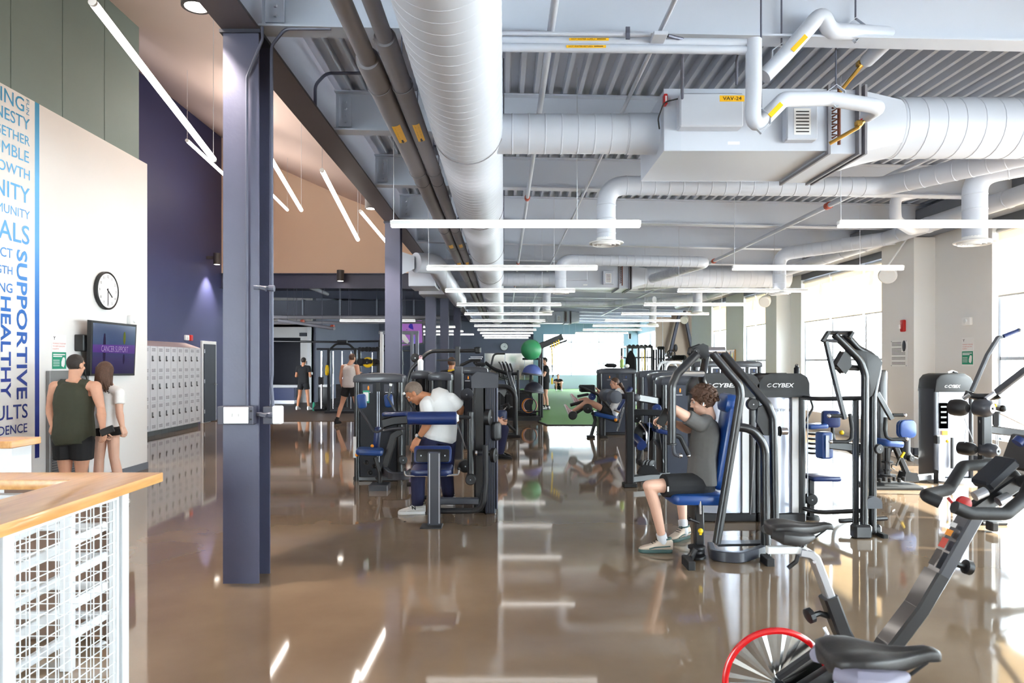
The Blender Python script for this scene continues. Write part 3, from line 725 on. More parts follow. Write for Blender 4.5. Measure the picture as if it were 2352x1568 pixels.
def branch_set(y0, k, big=True):
    """one VAV bay: branch duct, terminal unit, big outlet duct"""
    zc = 3.64
    nm = ['nearest', 'second', 'third'][k]
    spiral_run('branch_duct', 'pale grey branch duct from the big duct into the %s terminal box' % nm, [(-.1, y0, zc), (1.42, y0, zc)], .172, pitch=.145, bend=.01)
    t = thing('air_terminal_unit', 'pale grey air terminal box hung under the beams, %s to the camera' % nm, 'air unit', (2.1, y0+.2, 3.4))
    yf, yb = y0-.3, y0+.68
    MB().prism([(1.36, 0), (2.74, 0), (2.74, .52), (1.36, .52)], (0, yf, 3.4), (1, 0, 0), (0, 0, 1), (0, yb-yf, 0), .004).build('casing', 'duct_paint', t)
    MB().prism([(1.36, 0), (1.5, 0), (1.5, .26), (1.36, .40)], (0, yf-.004, 3.4), (1, 0, 0), (0, 0, 1), (0, .006, 0)).build('inlet_panel', 'steel_paint', t)
    MB().b2((1.46, yf-.13, 3.56), (1.99, yf, 3.84), .012).build('control_box', 'duct_paint', t)
    MB().b2((2.36, yf-.1, 3.46), (2.62, yf, 3.79), .01).build('control_box', 'steel_paint', t)
    MB().lathe([(.178, 0), (.178, .3)], (1.1, y0, zc), (1, 0, 0), 24).build('inlet_collar', 'steel_paint', t)
    MB().b2((2.74, yf+.03, 3.38), (3.0, yb, 3.93), .004).build('coil_section', 'steel_paint', t)
    b = MB()
    for i in range(9): b.tube([(2.78, yf-.01, 3.5+i*.045), (2.81, yf-.05, 3.515+i*.045), (2.78, yf-.01, 3.53+i*.045)], .008, 6)
    b.tube([(2.83, yf-.03, 3.44), (2.83, yf-.03, 3.92)], .014, 8)
    b.build('heating_coil', 'copper_brown', t)
    for xx in (2.74, 3.0, 3.05): MB().b2((xx, yf-.03, 3.36), (xx+.02, yb+.02, 3.95)).build('flange_plate', 'pipe_dark', t)
    # square-to-round transition
    b = MB(); n = 24; R = .26; cx, cz, cyy = 3.45, 3.69, y0
    sq = []
    for i in range(n):
        a = 2*PI*i/n; ca, sa = math.cos(a), math.sin(a); m_ = max(abs(ca), abs(sa)); sq.append((3.07, y0+.19+.46*ca/m_, 3.66+.26*sa/m_))
    rd = [(cx, cyy+R*math.cos(2*PI*i/n), cz+R*math.sin(2*PI*i/n)) for i in range(n)]
    b.add(sq+rd, [(i, (i+1) % n, n+(i+1) % n, n+i) for i in range(n)]); b.build('transition', 'duct_paint', t)
    MB().b2((1.9, yf-.002, 3.45), (2.0, yf-.001, 3.475)).build('rating_label', 'print_white', t)
    MB().b2((2.42, yf-.102, 3.5), (2.56, yf-.101, 3.72)).build('instruction_label', 'print_white', t)
    b = MB()
    for i in range(7): b.b2((2.435, yf-.1035, 3.52+.028*i), (2.545, yf-.103, 3.53+.028*i))
    b.build('instruction_print', 'print_black', t)
    if k == 0:
        MB().b2((1.79, yf-.133, 3.765), (1.995, yf-.131, 3.815)).build('yellow_label', 'label_yellow', t)
        text('VAV-24', .032, (1.815, yf-.134, 3.775), (1, 0, 0), (0, 0, 1), 'print_black', t, 'label_lettering', width=.155)
        MB().b2((1.345, yf-.06, 3.77), (1.375, yf, 3.86), .004).build('fire_tag', 'alarm_red', t)
        MB().b2((1.355, yf-.062, 3.79), (1.368, yf-.06, 3.84)).build('fire_tag_card', 'print_white', t)
        MB().tube([(1.45, yf-.1, 3.8), (1.34, yf-.08, 3.78), (1.30, yf-.03, 3.66), (1.33, yf+.05, 3.6)], .006, 6, .06).build('control_wire', 'black_plastic', t)
    if k < 2: spiral_run('outlet_duct', 'wide pale grey outlet duct from the %s terminal box to the windows' % nm, [(3.45, y0, 3.69), (6.95, y0, 3.69)], .262, pitch=.165, bend=.01)
branch_set(6.1, 0); branch_set(16.7, 1)
branch_set(31.5, 2)
# drops with round diffusers
for k, y in enumerate((7.8, 13.0, 18.2, 23.4)):
    xa = [1.165, 1.1, 1.13, 1.1][k]
    nm = ['nearest', 'second', 'third', 'farthest'][k]
    if k == 0: pts = [(5.35, 6.2, 3.62), (4.34, 7.85, 3.62), (xa, y, 3.62), (xa, y, 2.99)]
    elif k == 1: pts = [(3.55, 16.3, 3.6), (4.05, 13.6, 3.6), (xa, 13.3, 3.6), (xa, 13.3, 2.99)]
    else: pts = [(4.8, y-1.6, 3.6), (3.6, y, 3.6), (xa, y, 3.6), (xa, y, 2.99)]
    spiral_run('diffuser_duct', 'round ceiling diffuser on an elbowed duct in the middle of the hall, %s' % nm, pts, .108, .22, diff=.2)
for k, y in enumerate((7.4, 12.9, 18.0, 23.2)):
    xa = [5.1, 5.2, 5.1, 5.05][k]
    nm = ['nearest', 'second', 'third', 'farthest'][k]
    spiral_run('diffuser_duct', 'round ceiling diffuser on an elbowed duct by the windows, %s' % nm, [(xa+1.5, y-1.2, 3.74), (xa, y, 3.64), (xa, y, 2.93)], .12, .22, diff=.205)
# perimeter pipe with saddles along the window side
t = thing('perimeter_pipe', 'thick pale grey insulated pipe along the top of the window wall', 'pipe', (6.6, 14, 3.6))
MB().tube([(6.6, 3, 3.74), (6.6, 26, 3.74)], .12, 20).build('pipe_run', 'duct_paint', t)
b = MB()
for y in (8.2, 8.9, 10.6, 11.3, 12.4, 13.2, 13.9, 15.8, 17.5): b.lathe([(.121, 0), (.128, .006), (.128, .03), (.121, .036)], (6.6, y, 3.74), (0, 1, 0), 20, False)
b.build('pipe_band', 'steel_paint', t)
MB().tube([(5.9, 9.6, 4.0), (5.5, 9.6, 3.92), (5.5, 9.6, 3.6), (5.9, 9.9, 3.52), (6.55, 10.6, 3.7)], .075, 14, .12).build('elbow_branch', 'duct_paint', t)
# lobby-side duct with the square end (behind the second column)
t = thing('transfer_duct', 'pale grey duct with flared square mouth behind the second column', 'duct', P(1000, 640, 14))
MB().tube([P(955, 603, 13.5), P(1000, 605, 13.8), P(1020, 640, 15), P(1055, 690, 18.5)], .2, 20, .4, bn=8).build('duct_run', 'duct_paint', t)
b = MB(); a0 = P(923, 603, 13.4); n = 4
sq = [P(923, 578, 13.4), P(923, 630, 13.4), P(923, 630, 14.0), P(923, 578, 14.0)]
s2 = [P(952, 588, 13.45), P(952, 617, 13.45), P(952, 617, 13.8), P(952, 588, 13.8)]
b.add(sq+s2, [(0, 1, 5, 4), (1, 2, 6, 5), (2, 3, 7, 6), (3, 0, 4, 7), (0, 3, 2, 1)]); b.build('flared_mouth', 'duct_paint', t)
MB().b2(P(938, 657, 14.6), P(1010, 628, 15.6), .01).build('square_box', 'duct_paint', t)
MB().b2(P(962, 676, 17), P(1040, 655, 18), .01).build('square_box', 'duct_paint', t)
o = MB().tube([P(724, 255, 6.6), P(724, 195, 6.6), P(750, 168, 6.6), P(836, 168, 6.6)], .016, 8, .12).build('conduit', 'conduit'); tag(o, 'curved grey conduit rising off the edge girder left of the dark pipes', 'conduit')
o = MB().tube([P(1692, 195, 5.4), P(1692, 130, 5.3), P(1725, 82, 5.2), P(1790, 74, 5.15), P(1880, 78, 5.1)], .012, 8, .15).build('conduit', 'conduit'); tag(o, 'thin looping conduit above the right end of the nearest terminal box', 'conduit')
# ---------- insulated pipes beside the duct
def long_pipe(label, xo, yj, rb, rs, kind):
    t = thing('insulated_pipe', label, 'pipe', (xo, 15, 3.5))
    MB().cyl((xo, -3, 3.6), (xo, yj, 3.6), rs, 20).build('thin_run', 'pipe_dark', t)
    MB().lathe([(rs, -.01), (rb*.94, -.01), (rb, .015), (rb, 26)], (xo, yj, 3.6), (0, 1, 0), 22).build('insulation', 'pipe_dark', t)
    for y in (7.5, 10.2, 13.4): MB().lathe([(rb+.001, 0), (rb+.004, .003), (rb+.001, .006)], (xo, y, 3.6), (0, 1, 0), 22, False).build('joint_seam', 'column_dark', t)
    for y, L in ((5.55, .42), (11.2, .3), (13.2, .3)):
        n = 6; m = MB()
        for i in range(n):
            a0, a1 = -1.75+i*.14, -1.75+(i+1)*.14
            q = [(xo+(rb+.002)*math.cos(a), yy, 3.6+(rb+.002)*math.sin(a)) for a, yy in ((a0, y), (a1, y), (a1, y+L), (a0, y+L))]
            m.quad(*q)
        lb = m.build('pipe_label', 'label_yellow', t, ang=60)
        if y < 6:
            am = -1.33; c = Vector((xo+(rb+.003)*math.cos(am), y+.03, 3.6+(rb+.003)*math.sin(am)))
            tang = Vector((-math.sin(am), 0, math.cos(am)))
            text('HOT WATER '+kind, .03, c-tang*.015, (0, 1, 0), -tang if False else tang, 'print_black', lb, 'label_lettering', width=.30, ext=-.002)
            q = c+Vector((0, .31, 0)); m = MB().quad(q-tang*.008, q+Vector((0, .05, 0))-tang*.008, q+Vector((0, .05, 0))+tang*.008, q+tang*.008)
            m.quad(q+Vector((0, .05, 0))-tang*.02, q+Vector((0, .08, 0)), q+Vector((0, .05, 0))+tang*.02); m.build('label_arrow', 'print_black', lb, ang=0)
    for y in (2.5, 4.9, 7.1, 9.4, 11.8, 14.1, 16.4):
        MB().tube([(xo, y, 3.6+rb), (xo, y, 4.45)], .006, 5).build('hanger_rod', 'conduit', t)
        MB().lathe([(rb+.004, 0), (rb+.008, .0), (rb+.008, .03), (rb+.004, .03)], (xo, y, 3.6), (0, 1, 0), 20, False).build('clevis', 'pipe_dark', t)
long_pipe('dark grey hot water supply pipe, left of the pair beside the big duct', -.9, 4.5, .082, .058, 'SUPPLY')
long_pipe('dark grey hot water return pipe, right of the pair beside the big duct', -.735, 4.2, .07, .05, 'RETURN')
def pipe(name, label, pts, r, bend=.06, m='steel_paint', cat='pipe', n=12, couplings=(), sec=None):
    t = thing(name, label, cat, pts[0])
    MB().tube(pts, r, n, bend).build('pipe_run', m, t)
    for c, ax in couplings: MB().lathe([(r*1.05, -.05), (r*1.5, -.045), (r*1.5, .045), (r*1.05, .05)], c, ax, 12).build('coupling', 'pipe_red', t)
    return t
pipe('sprinkler_pipe', 'white sprinkler pipe with red couplings right of the big duct', [(.334, -2, 3.972), (.334, 33, 3.972)], .027, couplings=[((.334, y, 3.972), (0, 1, 0)) for y in (9.85, 16.3, 21)])
pipe('conduit_pipe', 'thin pale conduit running past the nearest terminal box', [(1.115, -2, 3.965), (1.115, 30, 3.965)], .017)
pipe('sprinkler_pipe', 'sprinkler pipe with red couplings slanting towards the windows', [(4.70, 2, 3.87), (4.70, 33, 3.87)], .035, couplings=[((4.70, y, 3.87), (0, 1, 0)) for y in (9.9, 15.3)])
# supply and return pipes under the first beam
for z, lab, w in ((3.893, 'SUPPLY', .0), (3.842, 'RETURN', -.02)):
    t = pipe('branch_pipe', 'pale grey hot water %s branch across the first ceiling beam' % lab.lower(), [(-.05, 4.86, z), (1.72, 4.86, z-.02)], .03)
    MB().b2((.46+w, 4.826, z-.018), (.74+w, 4.829, z+.0)).build('pipe_label', 'label_yellow', t)
    text('HOT WATER '+lab, .011, (.475+w, 4.826, z-.0145), (1, 0, 0), (0, 0, 1), 'print_black', t, 'label_lettering', width=.17)
    MB().b2((.655+w, 4.8245, z-.011), (.72+w, 4.8255, z-.006)).build('label_arrow', 'print_black', t)
o = thing('junction_box', 'grey electrical junction box below the first ceiling beam', 'box', P(1515, 100, 4.8))
MB().b2(P(1492, 101, 4.84), P(1535, 70, 4.7), .004).build('box_body', 'steel_paint', o)
MB().tube([P(1150, 76, 4.8), P(1494, 80, 4.8)], .014, 8).build('conduit', 'steel_paint', o)
MB().tube([P(1534, 82, 4.8), P(1574, 92, 4.85), P(1567, 130, 5.0), P(1567, 225, 5.6)], .013, 8, .05).build('flex_conduit', 'conduit', o)
MB().tube([P(1442, 62, 4.78), P(1442, 90, 4.78)], .012, sec=(.03, .012)).build('strap', 'conduit', o)
# bent pipe assembly above the terminal box
def bent(label, pts, r, labels=(), hang=(), valve=None):
    t = thing('valve_pipe', label, 'pipe', pts[0])
    MB().tube(pts, r, 18, .11, bn=7).build('insulation', 'duct_paint', t)
    for a, b_ in labels:
        a, b_ = Vector(a), Vector(b_); e = (b_-a); m_ = (a+b_)/2
        MB().tube([a, b_], .02, sec=(.034, .006), up=(0, -1, 0)).build('yellow_label', 'label_yellow', t)
    for h in hang:
        h = Vector(h)
        hr = MB().tube([h+Vector((0, 0, .10)), (h.x, h.y, 4.45)], .007, 6).build('hanger_rod', 'conduit', t)
        MB().tube([h+Vector((-r-.012, 0, 0)), h+Vector((-r-.012, 0, .06)), h+Vector((0, 0, .11)), h+Vector((r+.012, 0, .06)), h+Vector((r+.012, 0, 0)), h+Vector((0, 0, -r-.012)), h+Vector((-r-.012, 0, 0))], .01, sec=(.006, .028), up=(0, 1, 0)).build('clevis', 'steel_paint', hr)
    if valve:
        v = MB().tube([Vector(p) for p in valve], .016, 8, .02).build('valve_body', 'brass', t)
        p = Vector(valve[len(valve)//2]); MB().box(p+Vector((0, 0, .03)), (.05, .05, .045), None, .008).build('valve_bonnet', 'brass', v)
        MB().tube([p+Vector((0, 0, .05)), p+Vector((.05, -.02, .075))], .008, sec=(.02, .006)).build('valve_handle', 'alarm_red', v)
    return t
r_ = .05
bent('insulated pipe dropping from the ceiling and running along in front of the terminal box', [P(1731, 92, 4.85), P(1731, 200, 4.85), P(1728, 300, 4.85), P(1800, 228, 5.0), P(1900, 226, 5.2), P(2022, 245, 5.25), P(1992, 265, 5.5)], .055,
     labels=[(P(1768, 266, 4.78), P(1795, 238, 4.85))], hang=[P(1748, 285, 4.86), P(1920, 228, 5.2)], valve=[P(1992, 268, 5.5), P(1972, 292, 5.5), P(1905, 330, 5.6)])
bent('upper insulated pipe with a swan-neck bend above the terminal box', [P(1755, 175, 5.0), P(1800, 130, 5.0), P(1888, 28, 4.9), P(1905, 72, 4.95), P(1960, 74, 5.0), P(2052, 80, 5.1), P(1992, 138, 5.5)], .057,
     labels=[(P(1820, 116, 4.93), P(1852, 82, 4.9))], hang=[P(1795, 135, 5.0), P(1965, 76, 5.0)], valve=[P(1995, 135, 5.5), P(1975, 155, 5.55), P(1930, 210, 5.7)])
def rods(name, pts, z1=4.42):
    b = MB()
    for q in pts: b.tube([q, (q[0], q[1], z1)], .008, 5)
    b.build('hanger_rods', 'conduit', bpy.data.objects[name])['kind'] = 'stuff'
# back-room services
pipe('sprinkler_main', 'long grey pipe across the back room under the ceiling', [(-9.5, 22.4, 3.08), (-2.1, 22.4, 3.08)], .06, m='pipe_dark')
pipe('sprinkler_main', 'thinner grey pipe just below the long back-room pipe', [(-9.5, 22.7, 2.93), (-2.1, 22.7, 2.93)], .045, m='pipe_dark')
for nm_, y_, z_ in (('sprinkler_main', 22.4, 3.08), ('sprinkler_main.001', 22.7, 2.93)): rods(nm_, [(x, y_, z_) for x in (-8.6, -6.9, -5.1, -3.3)])
pipe('sprinkler_pipe', 'grey sprinkler branch with red couplings in the back room', [P(640, 735, 22), P(768, 754, 20.6)], .05, m='pipe_dark', couplings=[(P(695, 739, 21.6), (1, -.2, 0)), (P(764, 751, 20.7), (1, -.2, 0))])
t = thing('air_duct', 'wide dark rectangular duct hanging in the back room', 'duct', (-5.5, 24.4, 3.2))
MB().b2((-9.6, 24.0, 3.2), (-2.2, 24.9, 3.78), .01).build('duct_body', 'shroud_grey', t)
for x in (-8.4, -7.1, -5.8, -4.5, -3.2): MB().b2((x, 23.96, 3.17), (x+.05, 24.94, 3.81)).build('duct_flange', 'grey_trim', t)
rods(t.name, [(x, 23.97, 3.5) for x in (-8.38, -7.08, -5.78, -4.48, -3.18)])
pipe('drain_pipe', 'open-ended pale pipe slanting under the back-room ceiling', [P(707, 657, 20.2), P(752, 675, 23)], .06, m='duct_paint')
pipe('air_duct', 'round duct stub by the blue wall beyond the nearest column', [(-8.6, 22, 3.1), (-7.6, 19.9, 3.1)], .25, m='duct_paint', cat='duct')

for o in list(COL.objects):
    if o.get('category') == 'pipe' and o.name == 'drain_pipe': rods(o.name, [P(720, 662, 20.8), P(745, 672, 22.5)])
rods('air_duct.001', [(-8.2, 21.1, 3.2), (-7.7, 20.1, 3.2)])
rods('sprinkler_pipe.002', [P(660, 738, 21.8), P(740, 750, 21.0)])
# ================================================================= LEFT WALL, LOCKERS, GUARD RAIL
def Dw(x): return 5.386*F/(1158-x)
tw = thing('wall_lettering', 'big blue word graphic with a vertical stripe on the white wall', 'lettering', (XW, 7.5, .75))
for w_, xr, zt, zb, wd in (('CARING', 55, 4.565, 4.405, None), ('HONESTY', 68, 4.36, 4.225, None), ('TOGETHER', 68, 4.157, 4.048, None), ('HUMBLE', 66, 3.99, 3.854, None),
        ('GROWTH', 68, 3.78, 3.663, None), ('OPPORTUNITY', 68, 3.577, 3.394, None), ('COMMUNITY', 68, 3.317, 3.216, None), ('GOALS', 67, 3.147, 2.93, None), ('RESPECT', 28, 2.844, 2.739, None),
        ('STRENGTH', 28, 2.648, 2.558, None), ('BELONGING', 28, 2.463, 2.358, None), ('RESULTS', 63, 1.143, .98, None), ('CONFIDENCE', 62, .92, .818, None)):
    text(w_, zt-zb, (XW, Dw(xr), zb), (0, 1, 0), (0, 0, 1), 'letter_blue', tw, 'word', align='RIGHT', bold=.0 if 'M' in w_ else .006, ext=.003)
text('HEALTHY', .15, (XW, 7.305, 2.31), (0, 0, -1), (0, 1, 0), 'letter_blue', tw, 'word', width=1.10, bold=.02, ext=.003)
text('SUPPORTIVE', .165, (XW, 7.545, 2.85), (0, 0, -1), (0, 1, 0), 'letter_blue', tw, 'word', width=1.66, bold=.02, ext=.003)
text('FUN', .05, (XW, 7.69, 4.565), (0, 0, -1), (0, 1, 0), 'letter_blue', tw, 'word', width=.17, ext=.003)
MB().b2((XW, 7.834, .5), (XW+.002, 7.907, 4.59)).build('stripe', 'letter_blue', tw)
# clock
def clock(c, R, ud, xd, nd, label, m1=.5, h1=.36):
    c = Vector(c); t = thing('wall_clock', label, 'clock', c); nd = Vector(nd); xd = Vector(xd); ud = Vector(ud)
    MB().lathe([(R*.96, 0), (R, .01), (R, .05), (R*.95, .058), (R*.9, .05)], c, nd, 40, False).build('rim', 'print_black', t)
    MB().lathe([(R*.93, .04), (R*.93, .046)], c, nd, 40).build('dial', 'print_white', t)
    for i in range(1, 13):
        a = 2*PI*i/12; q = c+nd*.047+xd*math.sin(a)*R*.74+ud*(math.cos(a)*R*.74-R*.07)
        text(str(i), R*.15, q, xd, ud, 'print_black', t, 'numeral', align='CENTER', ext=.001)
    for f, L, w in ((h1, .5, .035), (m1, .72, .022)):
        a = 2*PI*f; dr_ = xd*math.sin(a)+ud*math.cos(a)
        MB().tube([c+nd*.05-dr_*R*.12, c+nd*.05+dr_*R*L], .01, sec=(R*w*2, .003), up=nd).build('hand', 'print_black', t)
    return t
clock((XW, 9.2, 2.565), .256, (0, 0, 1), (0, 1, 0), (1, 0, 0), 'round black-rimmed wall clock above the television')
# television
t = thing('wall_television', 'black flat television on the white wall showing a purple banner', 'television', P(260, 800, 9.2))
TL, TR, BL, BR = P(210, 735, 8.55), P(314, 746, 9.75), P(207, 863, 8.65), P(309, 862, 9.85)
n_ = (TR-TL).cross(TL-BL).normalized()
def bil(u, v): return (TL*(1-u)+TR*u)*(1-v)+(BL*(1-u)+BR*u)*v
if n_.x < 0: n_ = -n_
b = MB(); cs = [TL, TR, BR, BL]; b.add(cs+[p-n_*.05 for p in cs], [(0, 1, 2, 3), (4, 5, 6, 7), (0, 1, 5, 4), (1, 2, 6, 5), (2, 3, 7, 6), (3, 0, 4, 7)]); b.build('bezel', 'print_black', t)
def screen_mat(name, stops, e=1.0):
    m = bpy.data.materials.new(name); m.use_nodes = True; n = m.node_tree; bs = n.nodes['Principled BSDF']
    tc = n.nodes.new('ShaderNodeTexCoord'); sp = n.nodes.new('ShaderNodeSeparateXYZ'); n.links.new(tc.outputs['Generated'], sp.inputs[0])
    r = n.nodes.new('ShaderNodeValToRGB'); el = r.color_ramp.elements
    el[0].position, el[0].color = stops[0]; el[1].position, el[1].color = stops[-1]
    for p, c in stops[1:-1]: q = el.new(p); q.color = c
    n.links.new(sp.outputs[2], r.inputs[0]); n.links.new(r.outputs[0], bs.inputs['Emission Color']); bs.inputs['Emission Strength'].default_value = e
    bs.inputs['Base Color'].default_value = (.01, .01, .015, 1); bs.inputs['Roughness'].default_value = .12; _M[name] = m
screen_mat('screen_blue', [(0, S(44, 32, 76)), (.3, S(66, 54, 104)), (.44, S(60, 58, 110)), (.6, S(50, 66, 120)), (1, S(40, 60, 108))], .42)
screen_mat('screen_band', [(0, S(88, 36, 140)), (1, S(98, 40, 150))], .42)
MB().quad(*[bil(u, v)+n_*.003 for u, v in ((.03, .04), (.97, .04), (.97, .96), (.03, .96))]).build('screen', 'screen_blue', t, ang=0)
MB().quad(*[bil(u, v)+n_*.005 for u, v in ((.03, .43), (.97, .40), (.97, .57), (.03, .57))]).build('screen_banner', 'screen_band', t, ang=0)
emat('screen_white', S(170, 150, 190), .5); emat('screen_figure', S(70, 60, 90), .3); emat('screen_yellow', S(120, 130, 60), .4)
xd = (bil(1, .5)-bil(0, .5)).normalized(); ud = (TL-BL).normalized()
text('CANCER SUPPORT', .085, bil(.2, .55)+n_*.007, xd, ud, 'screen_white', t, 'banner_lettering', width=.72, ext=.002)
for u0, u1, v0, v1, mm in ((.24, .3, .2, .8, 'screen_figure'), (.68, .74, .15, .4, 'screen_yellow'), (.69, .73, .58, .78, 'screen_figure')):
    pts = [bil(u0+(u1-u0)*(.5+.5*math.cos(a)), v0+(v1-v0)*(.5+.5*math.sin(a)))+n_*.0045 for a in [2*PI*i/10 for i in range(10)]]
    MB().quad(*pts).build('screen_figure', mm, t, ang=0)
MB().b2((XW, 8.55, 1.74), (XW+.12, 8.75, 1.95), .01).build('wall_mount', 'black_plastic', t)
MB().tube([(XW+.1, 8.6, 1.6), (XW+.14, 8.55, 1.45), (XW+.1, 8.7, 1.3), (XW+.06, 8.62, 1.55)], .008, 6, .05).build('power_cord', 'black_plastic', t)
# gym-wipe posters (one on each side wall)
def poster(c, xd, nd, w, h, label):
    c = Vector(c); xd = Vector(xd); nd = Vector(nd); ud = Vector((0, 0, 1)); t = thing('wall_poster', label, 'poster', c)
    def rect(u0, u1, v0, v1, e): return MB().quad(*[c+xd*u*w+ud*v*h+nd*e for u, v in ((u0, v0), (u1, v0), (u1, v1), (u0, v1))])
    MB().prism([(-w/2, -h/2), (w/2, -h/2), (w/2, h/2), (-w/2, h/2)], c, xd, ud, nd*.004).build('sheet', 'print_white', t)
    rect(-.48, .48, -.44, .02, .006).build('green_panel', 'sign_green', t, ang=0)
    for k, s_ in enumerate(('WORKING TOGETHER', 'TO KEEP OUR GYM', 'HAPPY')):
        text(s_, h*.035, c+xd*(-w*.44)+ud*h*(.24-.075*k)+nd*.005, xd, ud, 'print_red', t, 'lettering', width=w*(.9, .82, .42)[k], ext=.001)
    text('Y', h*.09, c+xd*(-w*.40)+ud*h*.36+nd*.005, xd, ud, 'print_black', t, 'emblem', ext=.001, bold=.03)
    b = MB()
    for k in range(2): b.add([c+xd*u*w+ud*v*h+nd*.0075 for u, v in ((-.42, -.06-.05*k), (.4-.2*k, -.06-.05*k), (.4-.2*k, -.03-.05*k), (-.42, -.03-.05*k))], [(0, 1, 2, 3)])
    for k in range(4): b.add([c+xd*u*w+ud*v*h+nd*.0075 for u, v in ((-.42, -.21-.05*k), (.02, -.21-.05*k), (.02, -.195-.05*k), (-.42, -.195-.05*k))], [(0, 1, 2, 3)])
    b.build('print_lines', 'print_white', t, ang=0)
    pts = [(.14, -.36), (.30, -.40), (.38, -.32), (.40, -.16), (.32, -.11), (.22, -.14), (.14, -.25)]
    MB().quad(*[c+xd*u*w+ud*v*h+nd*.0075 for u, v in pts]).build('wipe_picture', 'print_white', t, ang=0)
    return t
poster((XW, 8.255, 1.715), (0, 1, 0), (1, 0, 0), .27, .44, 'white and green cleaning poster on the white wall behind the couple')
poster((XG, 11.0, 1.77), (0, -1, 0), (-1, 0, 0), .27, .46, 'white and green cleaning poster on the wall beside the windows')
def strobe_box(c, xd, nd, label, red=False):
    c = Vector(c); xd = Vector(xd); nd = Vector(nd); t = thing('alarm_strobe', label, 'alarm', c)
    u = Vector((0, 0, 1))
    MB().pad(c+nd*.025, .2, .13, .05, xd, u, .02, .008).build('housing', 'print_white' if not red else 'alarm_red', t)
    MB().lathe([(.045, 0), (.035, .015), (.01, .02)], c+nd*.05, nd, 16).build('strobe_lens', 'white_trim', t)
    return t
strobe_box((XW, 9.85, 2.21), (0, 1, 0), (1, 0, 0), 'white strobe and speaker box high beside the television')
strobe_box((XG, 10.98, 2.26), (0, 1, 0), (-1, 0, 0), 'white strobe box on the wall beside the windows')
t = strobe_box((-8.0, 17.15, 2.22), (0, 1, 0), (1, 0, 0), 'white and red fire alarm above the lockers')
MB().pad((-7.96, 17.33, 2.22), .12, .15, .08, (0, 1, 0), (0, 0, 1), .02, .01).build('horn', 'alarm_red', t)
t = thing('fire_alarm', 'red fire alarm strobe on the white pillar by the windows', 'alarm', (7.1, 12.12, 2.25))
MB().pad((7.08, 12.12, 2.25), .11, .21, .05, (0, 1, 0), (0, 0, 1), .02, .01).build('housing', 'alarm_red', t)
MB().b2((7.03, 12.14, 2.2), (7.06, 12.19, 2.27), .006).build('strobe_lens', 'print_white', t)
# notice board with oval emblem on the pillar
t = thing('notice_plate', 'clear plate of printed rules with a dark oval on the white pillar', 'sign', (7.1, 12.3, 1.76))
MB().b2((7.088, 12.0, 1.52), (7.098, 12.52, 2.0)).build('plate', 'print_white', t)
b = MB(); random.seed(3)
for k, z in enumerate([1.95, 1.925, 1.9, 1.84, 1.815, 1.79, 1.765, 1.74, 1.68, 1.655, 1.59, 1.565]):
    b.add([(7.086, 12.48, z), (7.086, 12.18 if k < 6 else 12.06, z), (7.086, 12.18 if k < 6 else 12.06, z+.011), (7.086, 12.48, z+.011)], [(0, 1, 2, 3)])
b.build('print_lines', 'print_grey', t, ang=0)
MB().ell((7.085, 12.1, 1.89), (.01, .055, .1)).build('oval_emblem', 'column_dark', t)
b = MB()
for y in (12.03, 12.49):
    for z in (1.54, 1.98): b.cyl((7.098, y, z), (7.08, y, z), .01, 8)
b.build('standoff', 'brushed', t)['kind'] = 'stuff'
# stainless drinking fountain panel
t = thing('drinking_fountain', 'tall stainless drinking fountain panel behind the man in the olive top', 'drinking fountain', (XW, 8.4, 0))
MB().b2((XW, 8.02, .02), (XW+.05, 8.78, 1.5), .004).build('back_panel', 'stainless_dark', t)
MB().b2((XW+.05, 8.1, .55), (XW+.32, 8.7, .98), .02).build('cooler_body', 'stainless_dark', t)
MB().b2((XW+.05, 8.2, 1.02), (XW+.09, 8.6, 1.4), .006).build('bottle_alcove', 'shroud_grey', t)
b = MB()
for k in range(14): b.b2((XW+.05, 8.06, .1+k*.03), (XW+.058, 8.74, .112+k*.03))
b.build('vent_slats', 'grey_plastic', t)['kind'] = 'stuff'
# lockers
def locker():
    x0, y0, w = -7.62, 17.14-.305, .303
    t = thing('locker', '', 'locker', (x0-.2, y0+w/2, 0), 'grey lockers along the deep blue wall')
    MB().b2((x0-.38, y0, .11), (x0-.015, y0+w, 1.955)).build('body', 'locker', t)
    MB().prism([(-.38, 1.955), (0, 1.955), (-.38, 2.09)], (x0, y0, 0), (1, 0, 0), (0, 0, 1), (0, w, 0)).build('sloped_top', 'locker_top', t)
    MB().b2((x0-.36, y0, 0), (x0-.06, y0+w, .11)).build('plinth', 'print_black', t)
    for k in range(3):
        z = .12+k*.612
        d = MB().b2((x0-.015, y0+.006, z), (x0, y0+w-.006, z+.603), .003).build('door', 'locker', t)
        b = MB()
        for zz in (.05, .075, .10, .50, .525, .55):
            for yy in (.07, .15): b.b2((x0, y0+yy, z+zz), (x0+.002, y0+yy+.07, z+zz+.01))
        b.build('vent_slots', 'dark_box', d)['kind'] = 'stuff'
        MB().b2((x0, y0+.06, z+.28), (x0+.006, y0+.12, z+.4), .003).build('latch_plate', 'grey_plastic', d)
        MB().b2((x0+.006, y0+.075, z+.28), (x0+.03, y0+.1, z+.31), .004).build('handle', 'dark_metal', d)
    return t
L0 = locker(); nms = ['next to the door', 'second from the door', 'third from the door', 'fourth from the door', 'fifth from the door', 'sixth from the door', 'seventh from the door', 'eighth from the door', 'ninth from the door', 'tenth from the door']
L0['label'] = 'column of three grey locker doors, '+nms[0]
for k in range(1, 10): copy_tree(L0, (0, -.305*k, 0), 'column of three grey locker doors, '+nms[k])
